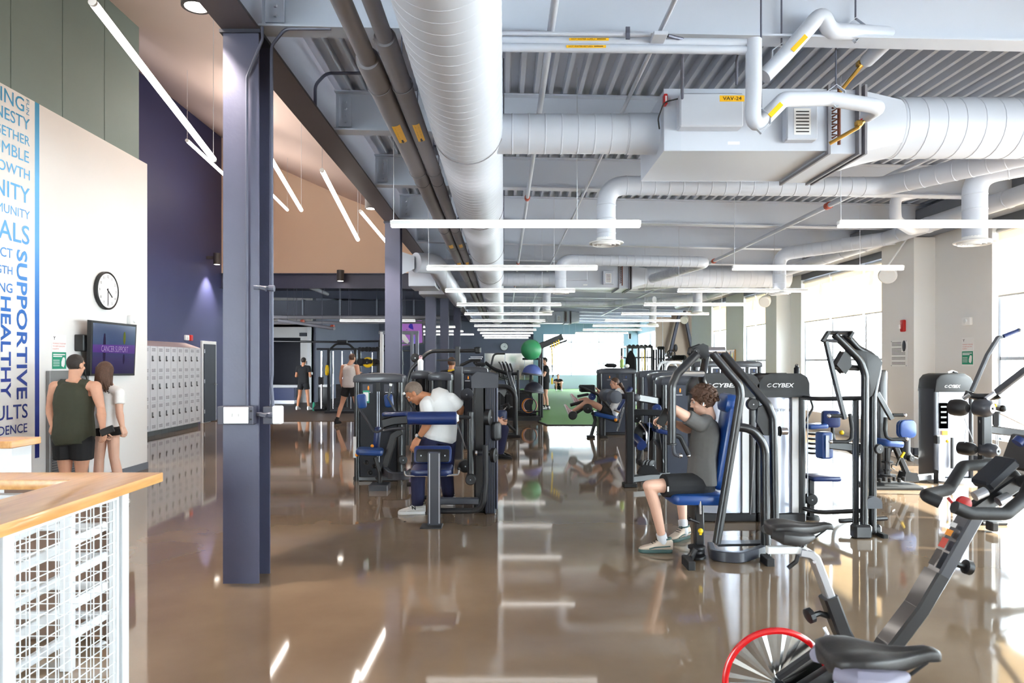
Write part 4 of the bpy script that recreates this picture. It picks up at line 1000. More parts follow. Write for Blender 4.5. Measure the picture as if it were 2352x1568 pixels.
# ---------------------------------------------------------------- guard rail in the near corner
t = thing('guard_rail', 'wood-capped guard with white wire mesh panels in the near corner', 'railing', (-1.8, 2.6, 0))
zc = 1.07
MB().prism([(-1.647, -1.5), (-1.647, 3.295), (-4.6, 3.295), (-4.6, 3.08), (-1.955, 3.08), (-1.955, -1.5)], (0, 0, zc-.045), (1, 0, 0), (0, 1, 0), (0, 0, .045), .004).build('wood_cap', 'maple_wood', t)
def posts(p, nm='post'): return MB().b2((p[0]-.025, p[1]-.025, 0), (p[0]+.025, p[1]+.025, zc-.045), .003).build(nm, 'rail_white', t)
for p in ((-1.78, 3.17), (-1.78, 2.42), (-1.78, 1.5), (-1.78, .4), (-2.6, 3.17), (-3.4, 3.17), (-4.4, 3.17)): posts(p)
def mesh(a, b_, z0, z1, name='wire_panel', g=.05, r=.0026):
    a = Vector(a); b_ = Vector(b_); e = (b_-a); L = e.length; e.normalize(); m = MB()
    fr = MB()
    fr.tube([a+Vector((0, 0, z0)), b_+Vector((0, 0, z0)), b_+Vector((0, 0, z1)), a+Vector((0, 0, z1)), a+Vector((0, 0, z0))], .01, sec=(.022, .022))
    f = fr.build(name, 'rail_white', t)
    k = g
    while k < L: m.tube([a+e*k+Vector((0, 0, z0)), a+e*k+Vector((0, 0, z1))], r, 5, caps=False); k += g
    z = z0+g
    while z < z1: m.tube([a+Vector((0, 0, z)), b_+Vector((0, 0, z))], r, 5, caps=False); z += g
    m.build('wire_grid', 'rail_white', f)['kind'] = 'stuff'
mesh((-1.78, 2.46, 0), (-1.78, 3.13, 0), .08, .98); mesh((-1.78, 1.54, 0), (-1.78, 2.38, 0), .08, .98)
mesh((-1.82, 3.17, 0), (-2.56, 3.17, 0), .08, .98); mesh((-2.64, 3.17, 0), (-3.36, 3.17, 0), .08, .98)
# white sloping stair rails seen through the mesh
t = thing('stair_railing', 'white sloping stair rails seen through the mesh of the guard', 'railing', (-2.5, 3.7, 0))
for k in range(6):
    z = .84-k*.17
    b = MB().tube([(-2.55, 3.35, z-.16), (-2.28, 3.9, z)], .02, sec=(.035, .05)).build('sloping_rail', 'rail_white', t)
    MB().tube([(-2.95, 3.95, z-.02), (-2.25, 3.95, z-.02)], .02, sec=(.03, .045)).build('cross_rail', 'rail_white', t)
for x, y in ((-2.25, 3.95), (-2.95, 3.95), (-2.6, 3.3), (-2.27, 3.55)): MB().b2((x-.03, y-.02, 0), (x+.03, y+.02, .84), .003).build('post', 'rail_white', t)
MB().b2((-2.9, 3.96, .02), (-2.28, 4.0, .95)).build('infill_panel', 'stair_brown', t)
# second guard across the stair opening
t = thing('guard_wall', 'white guard wall with a wood cap beside the lettering', 'railing', (-4.2, 4.9, 0))
zc = 1.05
MB().b2((-5.3, 4.75, zc-.05), (-3.43, 5.06, zc), .005).build('wood_cap', 'maple_wood', t)
MB().b2((-5.3, 4.79, 0), (-3.46, 5.0, zc-.05), .004).build('white_panel', 'white_trim', t)
# ================================================================= PEOPLE
def fuse(mb, name, m, parent, voxel, smooth=3, **pr):
    """closed shells of mb become one continuous skin (voxel remesh + smoothing)"""
    me = bpy.data.meshes.new('tmp'); me.from_pydata([tuple(p) for p in mb.v], [], mb.f); me.update()
    bm = bmesh.new(); bm.from_mesh(me); bmesh.ops.recalc_face_normals(bm, faces=bm.faces); bm.to_mesh(me); bm.free()
    ob = bpy.data.objects.new('tmp', me); COL.objects.link(ob)
    r = ob.modifiers.new('r', 'REMESH'); r.mode = 'VOXEL'; r.voxel_size = voxel
    if smooth: s_ = ob.modifiers.new('s', 'SMOOTH'); s_.factor = .5; s_.iterations = smooth
    bpy.context.view_layer.update()
    m2 = bpy.data.meshes.new_from_object(ob.evaluated_get(bpy.context.evaluated_depsgraph_get()))
    bpy.data.objects.remove(ob); bpy.data.meshes.remove(me); m2.name = name; m2.materials.clear()
    org = WLOC[parent.name]
    m2.transform(Matrix.Translation(-org))
    return link(name, m2, m, parent, org, 60, **pr)
def limb(b, a, c, ra, rc, flat=(False, False), n=14):
    a = Vector(a); c = Vector(c); L = (c-a).length; e = (c-a)/max(L, 1e-6); pr = []
    if flat[0]: pr += [(ra*.97, 0), (ra, .004)]
    else: pr += [(ra*math.cos(t), ra*math.sin(t)) for t in (-1.45, -1.0, -.5, 0)]
    if flat[1]: pr += [(rc, L-.004), (rc*.97, L)]
    else: pr += [(rc*math.cos(t), L+rc*math.sin(t)) for t in (0, .5, 1.0, 1.45)]
    b.lathe(pr, a, e, n)
def loft(b, secs, n=22, p=2.35):
    """secs: (centre, u axis, v axis, half width, half depth)"""
    vv = []
    for c, u, v, ru, rv in secs:
        for k in range(n):
            a = 2*PI*k/n; ca, sa = math.cos(a), math.sin(a)
            vv.append(Vector(c)+Vector(u)*ru*math.copysign(abs(ca)**(2/p), ca)+Vector(v)*rv*math.copysign(abs(sa)**(2/p), sa))
    m = len(secs)
    fs = [(i*n+k, i*n+(k+1) % n, (i+1)*n+(k+1) % n, (i+1)*n+k) for i in range(m-1) for k in range(n)]
    b.add(vv, fs+[tuple(range(n))[::-1], tuple((m-1)*n+k for k in range(n))])
def hand(b, w, d, nrm, side, curl=.35, s=1.):
    """palm, four fingers and a thumb: d fingers' direction, nrm the way the palm faces, side towards the thumb"""
    w = Vector(w); d = Vector(d).normalized(); nrm = Vector(nrm); nrm = (nrm-d*nrm.dot(d)).normalized(); sd = d.cross(nrm)
    if sd.dot(Vector(side)) < 0: sd = -sd
    for k in range(4):
        o = (1.5-k)*.0215*s
        kn = w+d*.085*s*(1-.03*abs(k-1))+sd*o
        limb(b, w+d*.01*s+sd*o*.75, kn, .0145*s, .0125*s, n=10)
        a = curl*.5; p = kn
        for L, r0, r1 in ((.043, .0098, .0088), (.027, .0088, .008), (.021, .008, .0068)):
            L *= s*(.95, 1.06, 1.0, .8)[k]
            q = p+(d*math.cos(a)+nrm*math.sin(a))*L+sd*.002*(1.5-k)*(1-curl*.4)
            limb(b, p, q, r0*s, r1*s, n=8); p = q; a += curl*1.15
    p = w+d*.022*s+sd*.026*s+nrm*.006*s
    for L, r0, r1, q_ in ((.042, .0145, .0115, .85), (.032, .0112, .0098, .45), (.026, .0098, .0078, .2)):
        q = p+(d*.8+sd*q_+nrm*(.35+curl*.5)).normalized()*L*s; limb(b, p, q, r0*s, r1*s, n=9); p = q
def head(b, hc, f, u, s=1.):
    f = Vector(f).normalized(); u = Vector(u); u = (u-f*u.dot(f)).normalized(); l = u.cross(f)
    R = Matrix((l, f, u)).transposed(); hc = Vector(hc)
    def e(lo, fo, uo, r): b.ell(hc+(l*lo+f*fo+u*uo)*s, tuple(q*s for q in r), R, 18, 12)
    e(0, -.008, .028, (.074, .094, .092)); e(0, .03, -.04, (.058, .062, .078)); e(0, .060, -.098, (.027, .022, .020)); e(0, .02, -.075, (.052, .05, .035))
    e(0, .088, .032, (.046, .012, .012)); e(0, .094, -.004, (.009, .018, .026)); e(0, .104, -.022, (.013, .015, .011)); e(.012, .092, -.026, (.009, .01, .008)); e(-.012, .092, -.026, (.009, .01, .008))
    e(0, .084, -.056, (.022, .012, .006)); e(0, .082, -.066, (.02, .012, .006)); e(.04, .062, -.025, (.02, .022, .02)); e(-.04, .062, -.025, (.02, .022, .02))
    for q in (-1, 1): e(q*.077, -.004, -.008, (.010, .022, .033)); e(q*.081, -.012, .008, (.008, .016, .014))
    return R
def face_bits(t, hc, R, s, hair, near=True):
    hc = Vector(hc); l, f, u = R.col[0], R.col[1], R.col[2]
    for q in (-1, 1):
        c = hc+(l*q*.031+f*.0725+u*.012)*s
        e = MB().ell(c, .0118*s, None, 10, 8).build('eye', 'eye_white', t)
        MB().ell(c+f*.0078*s, .006*s, None, 8, 6).build('iris', 'print_black', e)
        MB().tube([hc+(l*q*.014+f*.098+u*.033)*s, hc+(l*q*.034+f*.096+u*.039)*s, hc+(l*q*.052+f*.082+u*.033)*s], .0042*s, 6).build('eyebrow', hair, t)
def hair_cap(t, hc, R, s, m, style='short', rough=.0, line=.052, seed=1, back=0.):
    l, f, u = R.col[0], R.col[1], R.col[2]; hc = Vector(hc); b = MB()
    th = {'short': .006, 'buzz': .003, 'full': .020, 'cap': .008}[style]
    b.ell((0, 0, 0), (.074+th, .094+th, .092+th), None, 40, 28)
    rnd = random.Random(seed); ph = [(rnd.uniform(30, 80), rnd.uniform(0, 6), rnd.choice((0, 1, 2))) for _ in range(9)]
    out = []
    for p in b.v:
        d = p.normalized()
        k = 1+rough*sum(math.sin(p[a]*w+o) for w, o, a in ph)/3
        p = p*k; p = Vector((p.x, p.y-.008, p.z+.028+th*.3))
        lo = -.055-back if style != 'full' else -.07-back
        inside = (p.y > .012 and p.z < line+max(0, .03-abs(p.x))*.25 and (p.y > .03 or p.z < line-.02)) or p.z < lo+max(0, p.y+.02)*1.5
        if inside: p = Vector((p.x*.80, p.y*.80, p.z*.80+.004))
        out.append(hc+(l*p.x+f*p.y+u*p.z)*s)
    b.v = out
    return b.build('hair', m, t, ang=60)
def shoe(t, an, toe, up_m, sole_m, s=1., floor=None, pitch=None, sock=None, knee=None):
    """trainer: foot below ankle an, pointing along toe; rests at z = floor"""
    an = Vector(an); d = Vector(toe).normalized(); u = Vector((0, 0, 1)) if pitch is None else Vector(pitch)
    u = (u-d*u.dot(d)).normalized(); w = d.cross(u)
    o = an.copy()
    if floor is not None: o = Vector((an.x, an.y, floor))
    else: o = an-u*.085*s
    L = .285*s; h0 = o-d*.075*s
    out = [(-.0, .022), (.02, .034), (.08, .037), (.15, .040), (.21, .047), (.25, .043), (.275, .03), (.285, .012)]
    pol = [(x*s, y*s) for x, y in out]+[(x*s, -y*s) for x, y in out[::-1]]
    so = MB().prism(pol, h0, d, w, u*.028*s, .004).build('shoe_sole', sole_m, t)
    b = MB()
    secs = [(-.006, .024, .10), (.02, .038, .118), (.06, .040, .122), (.095, .040, .118), (.125, .040, .102), (.155, .041, .084), (.19, .044, .068), (.235, .042, .056), (.27, .029, .044), (.282, .012, .034)]
    loft(b, [(h0+d*x*s+u*(.02+(h_-.02)*.5)*s, w, u, y*s, (h_-.02)*.5*s) for x, y, h_ in secs], 18, 2.6)
    up = b.build('shoe', up_m, t, ang=50)
    MB().tube([h0+d*(.062+.055*math.cos(a))*s+w*.036*math.sin(a)*s+u*(.116-.006*math.cos(a))*s for a in [2*PI*k/14 for k in range(15)]], .0075*s, 6, caps=False).build('shoe_collar', sole_m, up)
    b = MB()
    for q in (-1, 1): b.tube([h0+d*.02*s+w*q*.0385*s+u*.06*s, h0+d*.09*s+w*q*.0405*s+u*.055*s, h0+d*.15*s+w*q*.0425*s+u*.05*s, h0+d*.2*s+w*q*.0445*s+u*.038*s], .006*s, 6)
    b.build('shoe_stripe', sole_m, up)['kind'] = 'stuff'
    lc = MB()
    for k in range(4):
        x = .10+.021*k; hh = .115-.0125*k
        lc.tube([h0+d*x*s+u*hh*s-w*.022*s, h0+d*(x+.012)*s+u*(hh+.004)*s, h0+d*x*s+u*hh*s+w*.022*s], .003*s, 5)
    lc.build('laces', 'black_cloth' if up_m != 'black_cloth' else 'print_grey', up)['kind'] = 'stuff'
    if sock:
        k = Vector(knee) if knee is not None else an+u*.3
        e = (k-an).normalized(); bb = MB(); limb(bb, an-e*.03, an+e*.08, .043*s, .044*s, (False, True)); bb.build('sock', sock, t, ang=50)
def person(label, base, J, skin, vox=.007, s=1., top=None, bottom=None, hair=('hair_dark', 'short', 0.), wm=1., shoes=None, hands=(), face=False, group=None, sock=None, hemz=None, sleeve=.55, tank=False, short=.55, toes=None, tv=None, bl=1., dep=1.):
    t = thing('person', label, 'person', base, group)
    J = {k: Vector(v) for k, v in J.items()}
    f = Vector(J['f']).normalized(); up = Vector(J.get('u', (0, 0, 1)))
    b = MB(); R = head(b, J['hd'], f, up, s)
    hu = R.col[2]; hf = R.col[1]
    limb(b, J['nk'], J['hd']-hu*.05*s-hf*.015*s, .060*s, .054*s)
    # torso sections
    pl, ch, nk = J['pl'], J['ch'], J['nk']
    uh = (J['hr']-J['hl']).normalized(); us = (J['sr']-J['sl']).normalized()
    sw = (J['sr']-J['sl']).length/2; hw = max((J['hr']-J['hl']).length/2+.07*s*wm, .15*s*wm)
    # spine as a quadratic curve
    def sp(q): return pl*(1-q)**2+(ch*2-(pl+nk)*.5)*2*q*(1-q)+nk*q*q
    def ax(q):
        e = (sp(min(q+.05, 1))-sp(max(q-.05, 0))).normalized(); u = (uh*(1-q)+us*q); u = (u-e*u.dot(e)).normalized(); return e, u, u.cross(e)
    def sections(g, q0=-.12, q1=.93, flare=0.):
        tab = [(-.14, .80, .095), (0, 1.0, .118), (.18, .98, .118), (.38, .93, .112), (.58, 1.0, .12), (.74, 1.04, .115), (.86, .92, .092), (.93, .62, .07), (1.0, .40, .058)]
        qs = [q0]+[r[0] for r in tab if q0 < r[0] < q1]+[q1]; out = []
        for q in qs:
            for i in range(len(tab)-1):
                if tab[i][0] <= q <= tab[i+1][0] or (i == 0 and q < tab[0][0]) or (i == len(tab)-2):
                    k = (q-tab[i][0])/(tab[i+1][0]-tab[i][0]); k = min(max(k, 0), 1)
                    a1 = tab[i][1]*(1-k)+tab[i+1][1]*k; d1 = tab[i][2]*(1-k)+tab[i+1][2]*k; break
            e, u, v = ax(min(max(q, 0), 1)); c = sp(max(q, 0))+(e*q*(nk-pl).length if q < 0 else Vector())
            bw = (hw*(1-min(max(q, 0), 1))+max(sw*.86, .15*s)*min(max(q, 0), 1))
            fl = 1+flare*max(0, .45-q)
            out.append((c, u, v, a1*bw*fl+g, d1*s*wm*dep*fl+g))
        return out
    loft(b, sections(0))
    for q in 'lr':
        sh, el, wr = J['s'+q], J['e'+q], J['w'+q]
        b.ell(sh, .058*s*wm**.5, None, 14, 10)
        limb(b, nk+(sh-nk)*.25-Vector((0, 0, .02)), sh, .055*s, .056*s)
        limb(b, sh, sh+(el-sh)*.55, .056*s*wm**.5, .05*s*wm**.5); limb(b, sh+(el-sh)*.5, el, .05*s*wm**.5, .041*s)
        limb(b, el, el+(wr-el)*.35, .042*s, .045*s*wm**.3); limb(b, el+(wr-el)*.3, wr, .045*s*wm**.3, .027*s)
        hp, kn, an = J['h'+q], J['k'+q], J['a'+q]
        limb(b, hp, hp+(kn-hp)*.5, .088*s*wm**.7, .075*s*wm**.6); limb(b, hp+(kn-hp)*.45, kn, .076*s*wm**.6, .056*s*bl)
        e1 = (an-kn).normalized(); bk = (hp-kn).normalized(); bk = (-e1.cross(e1.cross(bk))); bk = bk.normalized() if bk.length > .1 else -Vector((f.x, f.y, 0)).normalized()
        if (kn-hp).normalized().dot(e1) > .6: bk = -Vector((f.x, f.y, 0)).normalized() if tv is None else Vector(tv)
        limb(b, kn, kn+(an-kn)*.35+bk*.012*s, .054*s*bl, .056*s*bl); limb(b, kn+(an-kn)*.3+bk*.012*s, an, .055*s*bl, .035*s*bl)
        limb(b, an, an+Vector(toes[q] if toes else (f.x, f.y, 0)).normalized()*.11*s-(Vector(shoes[3]) if shoes and len(shoes) > 3 else Vector((0, 0, 1)))*.055*s, .034*s, .024*s)
    for (w_, d_, n_, sd_, c_) in hands: hand(b, J['w'+w_], d_, n_, sd_, c_, s)
    if not hands:
        for q in 'lr':
            d_ = (J['w'+q]-J['e'+q]).normalized(); hand(b, J['w'+q], d_, f if abs(f.dot(d_)) < .9 else (0, 0, -1), (0, 0, 1) if abs(d_.z) < .7 else f, .5, s)
    fuse(b, 'body', skin, t, vox, 3)
    if hair: hair_cap(t, J['hd'], R, s, hair[0], hair[1], hair[2])
    if face: face_bits(t, J['hd'], R, s, hair[0] if hair else 'hair_dark')
    if top:
        b = MB(); q0 = -.10 if hemz is None else hemz
        sc_ = sections(.019*s, q0, .94, .18)
        if tank: sc_ = [(c, u, v, ru*(1 if i < len(sc_)-4 else .9), rv) for i, (c, u, v, ru, rv) in enumerate(sc_)]
        c, u, v, ru, rv = sc_[-1]; e_ = (nk-pl).normalized(); sc_ += [(c+e_*.012, u, v, ru*.8, rv*.85), (c+e_*.018, u, v, ru*.55, rv*.6)]
        loft(b, sc_)
        for q in 'lr':
            sh, el = J['s'+q], J['e'+q]; r = .071*s*wm**.5
            if tank: limb(b, nk+(sh-nk)*.3-Vector((0, 0, .02)), nk+(sh-nk)*.62-Vector((0, 0, .008)), .056*s, .06*s)
            else:
                limb(b, nk+(sh-nk)*.3-Vector((0, 0, .012)), sh, .062*s, r); limb(b, sh, sh+(el-sh)*sleeve, r, r*.98, (False, True))
        fuse(b, 'shirt', top, t, max(vox, .008), 2)
    if bottom:
        b = MB(); loft(b, sections(.010*s, -.16, .12 if short < 1.2 else .2))
        for q in 'lr':
            hp, kn, an = J['h'+q], J['k'+q], J['a'+q]
            if short >= 1.2:      # long trousers
                limb(b, hp, kn, .108*s*wm**.6, .082*s); limb(b, kn, an, .082*s, .066*s, (False, True))
            else: limb(b, hp, hp+(kn-hp)*short, .109*s*wm**.7, .104*s*wm**.6, (False, True))
        fuse(b, 'trousers' if short >= 1.2 else 'shorts', bottom, t, max(vox, .008), 2)
    if shoes:
        for q in 'lr':
            an = J['a'+q]; td = toes[q] if toes else (f.x, f.y, 0)
            shoe(t, an, td, shoes[0], shoes[1], s, floor=shoes[2] if len(shoes) > 2 else None, pitch=shoes[3] if len(shoes) > 3 else None, sock=sock, knee=J['k'+q])
    return t, J, R
def standing(x, ytop, D, f, hgt, sp=.2, lean=0.):
    """default standing joints for a figure seen at pixel column x, at depth D, height hgt, facing f (horizontal)"""
    X = (x-1158)*D/F; f = Vector((f[0], f[1], 0)).normalized(); r = Vector((f.y, -f.x, 0)); o = Vector((X, D, 0)); k = hgt/1.75; Z = Vector((0, 0, 1))
    J = dict(f=f, hd=o+Z*1.635*k+f*.02, nk=o+Z*1.47*k-f*.02, ch=o+Z*1.25*k-f*.0, pl=o+Z*.95*k)
    for q, sg in (('l', -1), ('r', 1)):
        J['s'+q] = o+r*sg*.19*k+Z*1.42*k; J['e'+q] = o+r*sg*.25*k+Z*1.13*k-f*.02; J['w'+q] = o+r*sg*.24*k+Z*.88*k+f*.08
        J['h'+q] = o+r*sg*.09*k+Z*.92*k; J['k'+q] = o+r*sg*(.09+sp*.25)*k+Z*.50*k+f*.02; J['a'+q] = o+r*sg*(.09+sp*.5)*k+Z*.085*k-f*.03
    return J, k
# --- man in the olive top
D = 7.3
J = dict(hd=P(174, 839, D), nk=P(171, 872, D), f=(.16, .98, -.08), sl=P(127, 888, D), sr=P(219, 888, D), el=P(115, 936, D+.05), wl=P(120, 975, D-.08), er=P(232, 938, D), wr=P(236, 984, D-.12),
         ch=P(170, 935, D+.03), pl=P(169, 1002, D), hl=P(149, 1010, D), hr=P(189, 1010, D), kl=P(150, 1088, D), kr=P(187, 1088, D+.02))
J['al'] = Vector((J['kl'].x-.01, D-.03, .085)); J['ar'] = Vector((J['kr'].x+.02, D-.02, .085))
person('man with short dark hair in an olive tank top and black shorts, seen from behind', (J['pl'].x, D, 0), J, 'skin', .0065, .98, 'olive_cloth', 'black_cloth', ('hair_dark', 'buzz', 0.), 1.2, ('black_cloth', 'print_white', 0.),
       hands=(('l', (-.2, -.1, -.9), (.6, .5, 0), (0, .7, 0), 1.35), ('r', (.1, .1, -1), (-.9, .1, 0), (0, 1, 0), .5)), tank=True, hemz=-.16, short=.56)
# --- woman in the white tee
D = 7.65
J = dict(hd=P(241, 857, D), nk=P(250, 888, D), f=(-.35, .93, -.1), sl=P(222, 905, D), sr=P(274, 902, D-.05), el=P(226, 945, D-.02), wl=P(238, 985, D-.15), er=P(274, 945, D-.08), wr=P(281, 980, D-.14),
         ch=P(248, 932, D+.02), pl=P(247, 978, D), hl=P(234, 985, D), hr=P(259, 985, D), kl=P(228, 1052, D), kr=P(262, 1050, D))
J['al'] = Vector((J['kl'].x, D-.03, .085)); J['ar'] = P(284, 1120, D); J['ar'].z = .085
t, J, R = person('woman with long brown hair in a white tee and black shorts, seen from behind', (J['pl'].x, D, 0), J, 'skin_pale', .0065, .93, 'white_cloth', 'black_cloth', ('hair_brown', 'full', .01), .82, ('shoe_white', 'shoe_white', 0.),
       hands=(('l', (.3, -.4, -.8), (.8, .1, 0), (0, 1, 0), .6), ('r', (.3, .1, -.95), (-.9, .2, 0), (0, .6, .2), 1.3)), hemz=-.06, short=.22, sleeve=.6)
b = MB()
l_, f_, u_ = R.col[0], R.col[1], R.col[2]; hc = J['hd']
rnd = random.Random(5)
for k in range(44):
    a = -1.15+2.3*k/43; c0 = hc+l_*math.sin(a)*.082-f_*math.cos(a)*.095+u_*.02
    L = .215+rnd.uniform(-.02, .03)
    b.tube([c0+u_*.05, c0, c0-Vector((0, 0, L*.5))+l_*rnd.uniform(-.008, .008)-f_*.012, c0-Vector((0, 0, L))+l_*rnd.uniform(-.02, .02)+Vector((rnd.uniform(-.01, .02), 0, 0))], [.012, .017, .017, .004], 6)
b.build('long_hair', 'hair_brown', t, ang=80)
c = P(250, 903, D-.135); text('S', .03, c, (1, 0, .35), (-.35, 0, 1), 'print_black', t, 'shirt_emblem', ext=.0, bold=.03, align='CENTER')
# black phone case in the man's hand
t = thing('phone', 'dark phone held low between the couple', 'phone', P(246, 990, 7.08))
MB().box(P(246, 989, 7.1), (.075, .02, .15), Matrix.Rotation(1.2, 3, 'Y'), .006).build('phone_body', 'print_black', t)
# --- stooping older man
J = dict(hd=P(953, 902, 7.42), nk=P(985, 914, 7.42), f=(-.72, .12, -.68), u=(-.6, 0, .8), sl=P(978, 930, 7.22), sr=P(1036, 916, 7.42), el=P(986, 968, 7.14), wl=P(961, 1006, 7.18), er=P(1058, 936, 7.48), wr=P(1051, 966, 7.62),
         ch=P(1010, 938, 7.42), pl=P(1006, 1004, 7.38), hl=P(986, 1012, 7.32), hr=P(1026, 1012, 7.42), kl=P(960, 1088, 7.24), kr=P(1024, 1086, 7.5), al=P(960, 1160, 7.22), ar=P(1031, 1150, 7.66))
J['al'].z = .088; J['ar'].z = .088
t, J, R = person('stooping grey-haired man in a white shirt and navy trousers at the roller machine', (J['pl'].x, 7.38, 0), J, 'skin_tan', .006, 1., 'white_cloth', 'navy_cloth', ('hair_grey', 'short', .004), .98, ('shoe_white', 'print_white', 0.),
       hands=(('l', (-.45, -.1, -.85), (.4, .7, -.1), (-.6, .3, .3), .35), ('r', (-.1, .5, -.8), (-.7, 0, 0), (-.2, -.7, 0), .7)), face=True, hemz=-.1, sleeve=.86, short=1.5, toes={'l': (-1, -.12, 0), 'r': (-.8, .5, 0)}, tv=(.5, -.8, 0), dep=1.12)
w_ = J['wl']; e = (J['el']-w_).normalized(); b = MB(); limb(b, w_+e*.012, w_+e*.035, .032, .033, (True, True)); b.build('watch_strap', 'print_black', t)
MB().cyl(w_+e*.024+Vector((-.02, -.025, .01)), w_+e*.024+Vector((-.03, -.037, .014)), .018, 14).build('watch_face', 'brushed', t)
a_ = J['al']; text('N', .04, a_+Vector((-.035, -.05, -.035)), (-1, 0, -.1) if False else (1, 0, .05), (-.15, 0, 1), 'print_black', t, 'shoe_emblem', ext=.0, bold=.04, align='CENTER')
# --- seated man in grey
J = dict(hd=P(1615, 922, 5.8), nk=P(1629, 958, 5.85), f=(-.9, .28, -.22), sl=P(1606, 974, 5.66), sr=P(1612, 974, 6.02), el=P(1549, 940, 5.62), wl=P(1536, 958, 5.82), er=P(1580, 985, 5.95), wr=P(1551, 972, 5.78),
         ch=P(1617, 1030, 5.84), pl=P(1614, 1108, 5.82), hl=P(1606, 1112, 5.72), hr=P(1606, 1112, 5.92), kl=P(1490, 1116, 5.62), kr=P(1562, 1122, 6.35), al=P(1523, 1228, 5.76), ar=P(1570, 1208, 6.2))
J['al'].z = .088; J['ar'].z = .088
t, J, R = person('curly-haired seated man in a grey tee and black shorts on the chest press', (J['pl'].x, 5.82, 0), J, 'skin_pale', .0055, .98, 'grey_cloth', 'black_cloth', ('hair_brown', 'full', .055), .92, ('shoe_tan', 'shoe_green', 0.),
       hands=(('l', (-.8, .45, -.1), (0, 0, -1), (0, -.5, .5), .8), ('r', (-.95, -.05, .05), (0, -.3, -.8), (0, -.6, .6), .55)), face=True, hemz=-.03, sleeve=.5, short=.72, toes={'l': (-1, .05, 0), 'r': (-.75, -.6, 0)}, sock='sock', bl=.92)
l_, f_, u_ = R.col[0], R.col[1], R.col[2]
b = MB(); rnd = random.Random(11)
for k in range(150):
    a = rnd.uniform(-PI, PI); el = rnd.uniform(-.35, 1.5)
    q = Vector((math.cos(el)*math.sin(a), -math.cos(el)*math.cos(a), math.sin(el)))
    if q.y > .35 and q.z < .55: continue
    c = J['hd']+l_*q.x*.094+f_*(q.y*.112-.01)+u_*(q.z*.11+.03); r = rnd.uniform(.012, .022)
    b.ell(c, (r, r*.7, r), R@Matrix.Rotation(rnd.uniform(0, 3), 3, 'X')@Matrix.Rotation(rnd.uniform(0, 3), 3, 'Z'), 8, 6)
b.build('curls', 'hair_brown', t, ang=80)['kind'] = 'stuff'
MB().tube([J['hd']+l_*.088-f_*.006-u_*.004, J['hd']+l_*.09+f_*.004-u_*.03], .006, 6).build('earbud', 'print_white', t)
b = MB(); q = J['hl']+(J['kl']-J['hl'])*.68+Vector((0, -.105, -.01)); b.b2(q-Vector((.006, .002, .02)), q+Vector((.006, .002, .02))); b.build('shorts_tag', 'print_white', t)
t = thing('phone', 'dark phone in the seated man\'s outstretched hand', 'phone', P(1527, 960, 5.72))
MB().box(P(1525, 958, 5.72), (.075, .012, .15), Matrix.Rotation(.5, 3, 'Y'), .005).build('phone_body', 'print_black', t)
# --- woman on the leg machine
D = 14.6
J = dict(hd=P(1412, 880, D), nk=P(1422, 894, D), f=(-1, -.05, -.1), sl=P(1420, 899, D-.17), sr=P(1420, 899, D+.17), el=P(1392, 918, D-.22), wl=P(1373, 904, D-.2), er=P(1392, 916, D+.2), wr=P(1374, 896, D+.18),
         ch=P(1420, 920, D), pl=P(1406, 948, D), hl=P(1402, 948, D-.1), hr=P(1402, 948, D+.1), kl=P(1348, 922, D-.15), kr=P(1345, 917, D+.14), al=P(1312, 946, D-.15), ar=P(1326, 921, D+.14))
t, J, R = person('woman with a long braid leaning back on the leg machine, white tee', (J['pl'].x, D, 0), J, 'skin', .011, .98, 'white_cloth', 'black_cloth', ('hair_brown', 'short', .01), .86, ('pink', 'shoe_white', None, (.9, 0, .4)), face=True, hemz=-.05, sleeve=.5, short=.4, toes={'l': (-.4, 0, .92), 'r': (-.4, 0, .92)})
b = MB(); pts = [P(1424, 880, D), P(1430, 890, D), P(1434, 905, D), P(1437, 925, D)]
b.tube(pts, [.045, .035, .03, .012], 8)
for k in range(9):
    q = pts[1].lerp(pts[3], k/8.); b.ell(q+Vector((.012*(-1)**k, -.01, 0)), (.026, .026, .02), None, 8, 6)
b.build('braid', 'hair_brown', t, ang=70)
# --- man with the cap
J, k = standing(1252, 818, 23.0, (-1, -.25), 1.76)
J['wl'] = J['sl']+Vector((-.34, -.1, -.12)); J['el'] = J['sl']+Vector((-.1, -.12, -.27)); J['wr'] = J['sr']+Vector((-.36, -.05, -.1)); J['er'] = J['sr']+Vector((-.12, .1, -.26))
t, J, R = person('bearded man in a black cap, black tee and shorts standing on the turf', (J['pl'].x, 23.0, .018), J, 'skin', .014, k, 'black_cloth', 'black_cloth', ('hair_dark', 'cap', 0.), 1.05, ('shoe_white', 'grey_plastic', .018), sock='black_cloth')
l_, f_, u_ = R.col[0], R.col[1], R.col[2]; hc = J['hd']
MB().prism([(-.07, 0), (.07, 0), (.055, .08), (0, .1), (-.055, .08)], hc+f_*.08+u_*.06, l_, f_, u_*.012).build('cap_peak', 'black_cloth', t)
MB().ell(hc+f_*.05-u_*.075, (.05, .045, .045), R, 10, 8).build('beard', 'hair_dark', t)
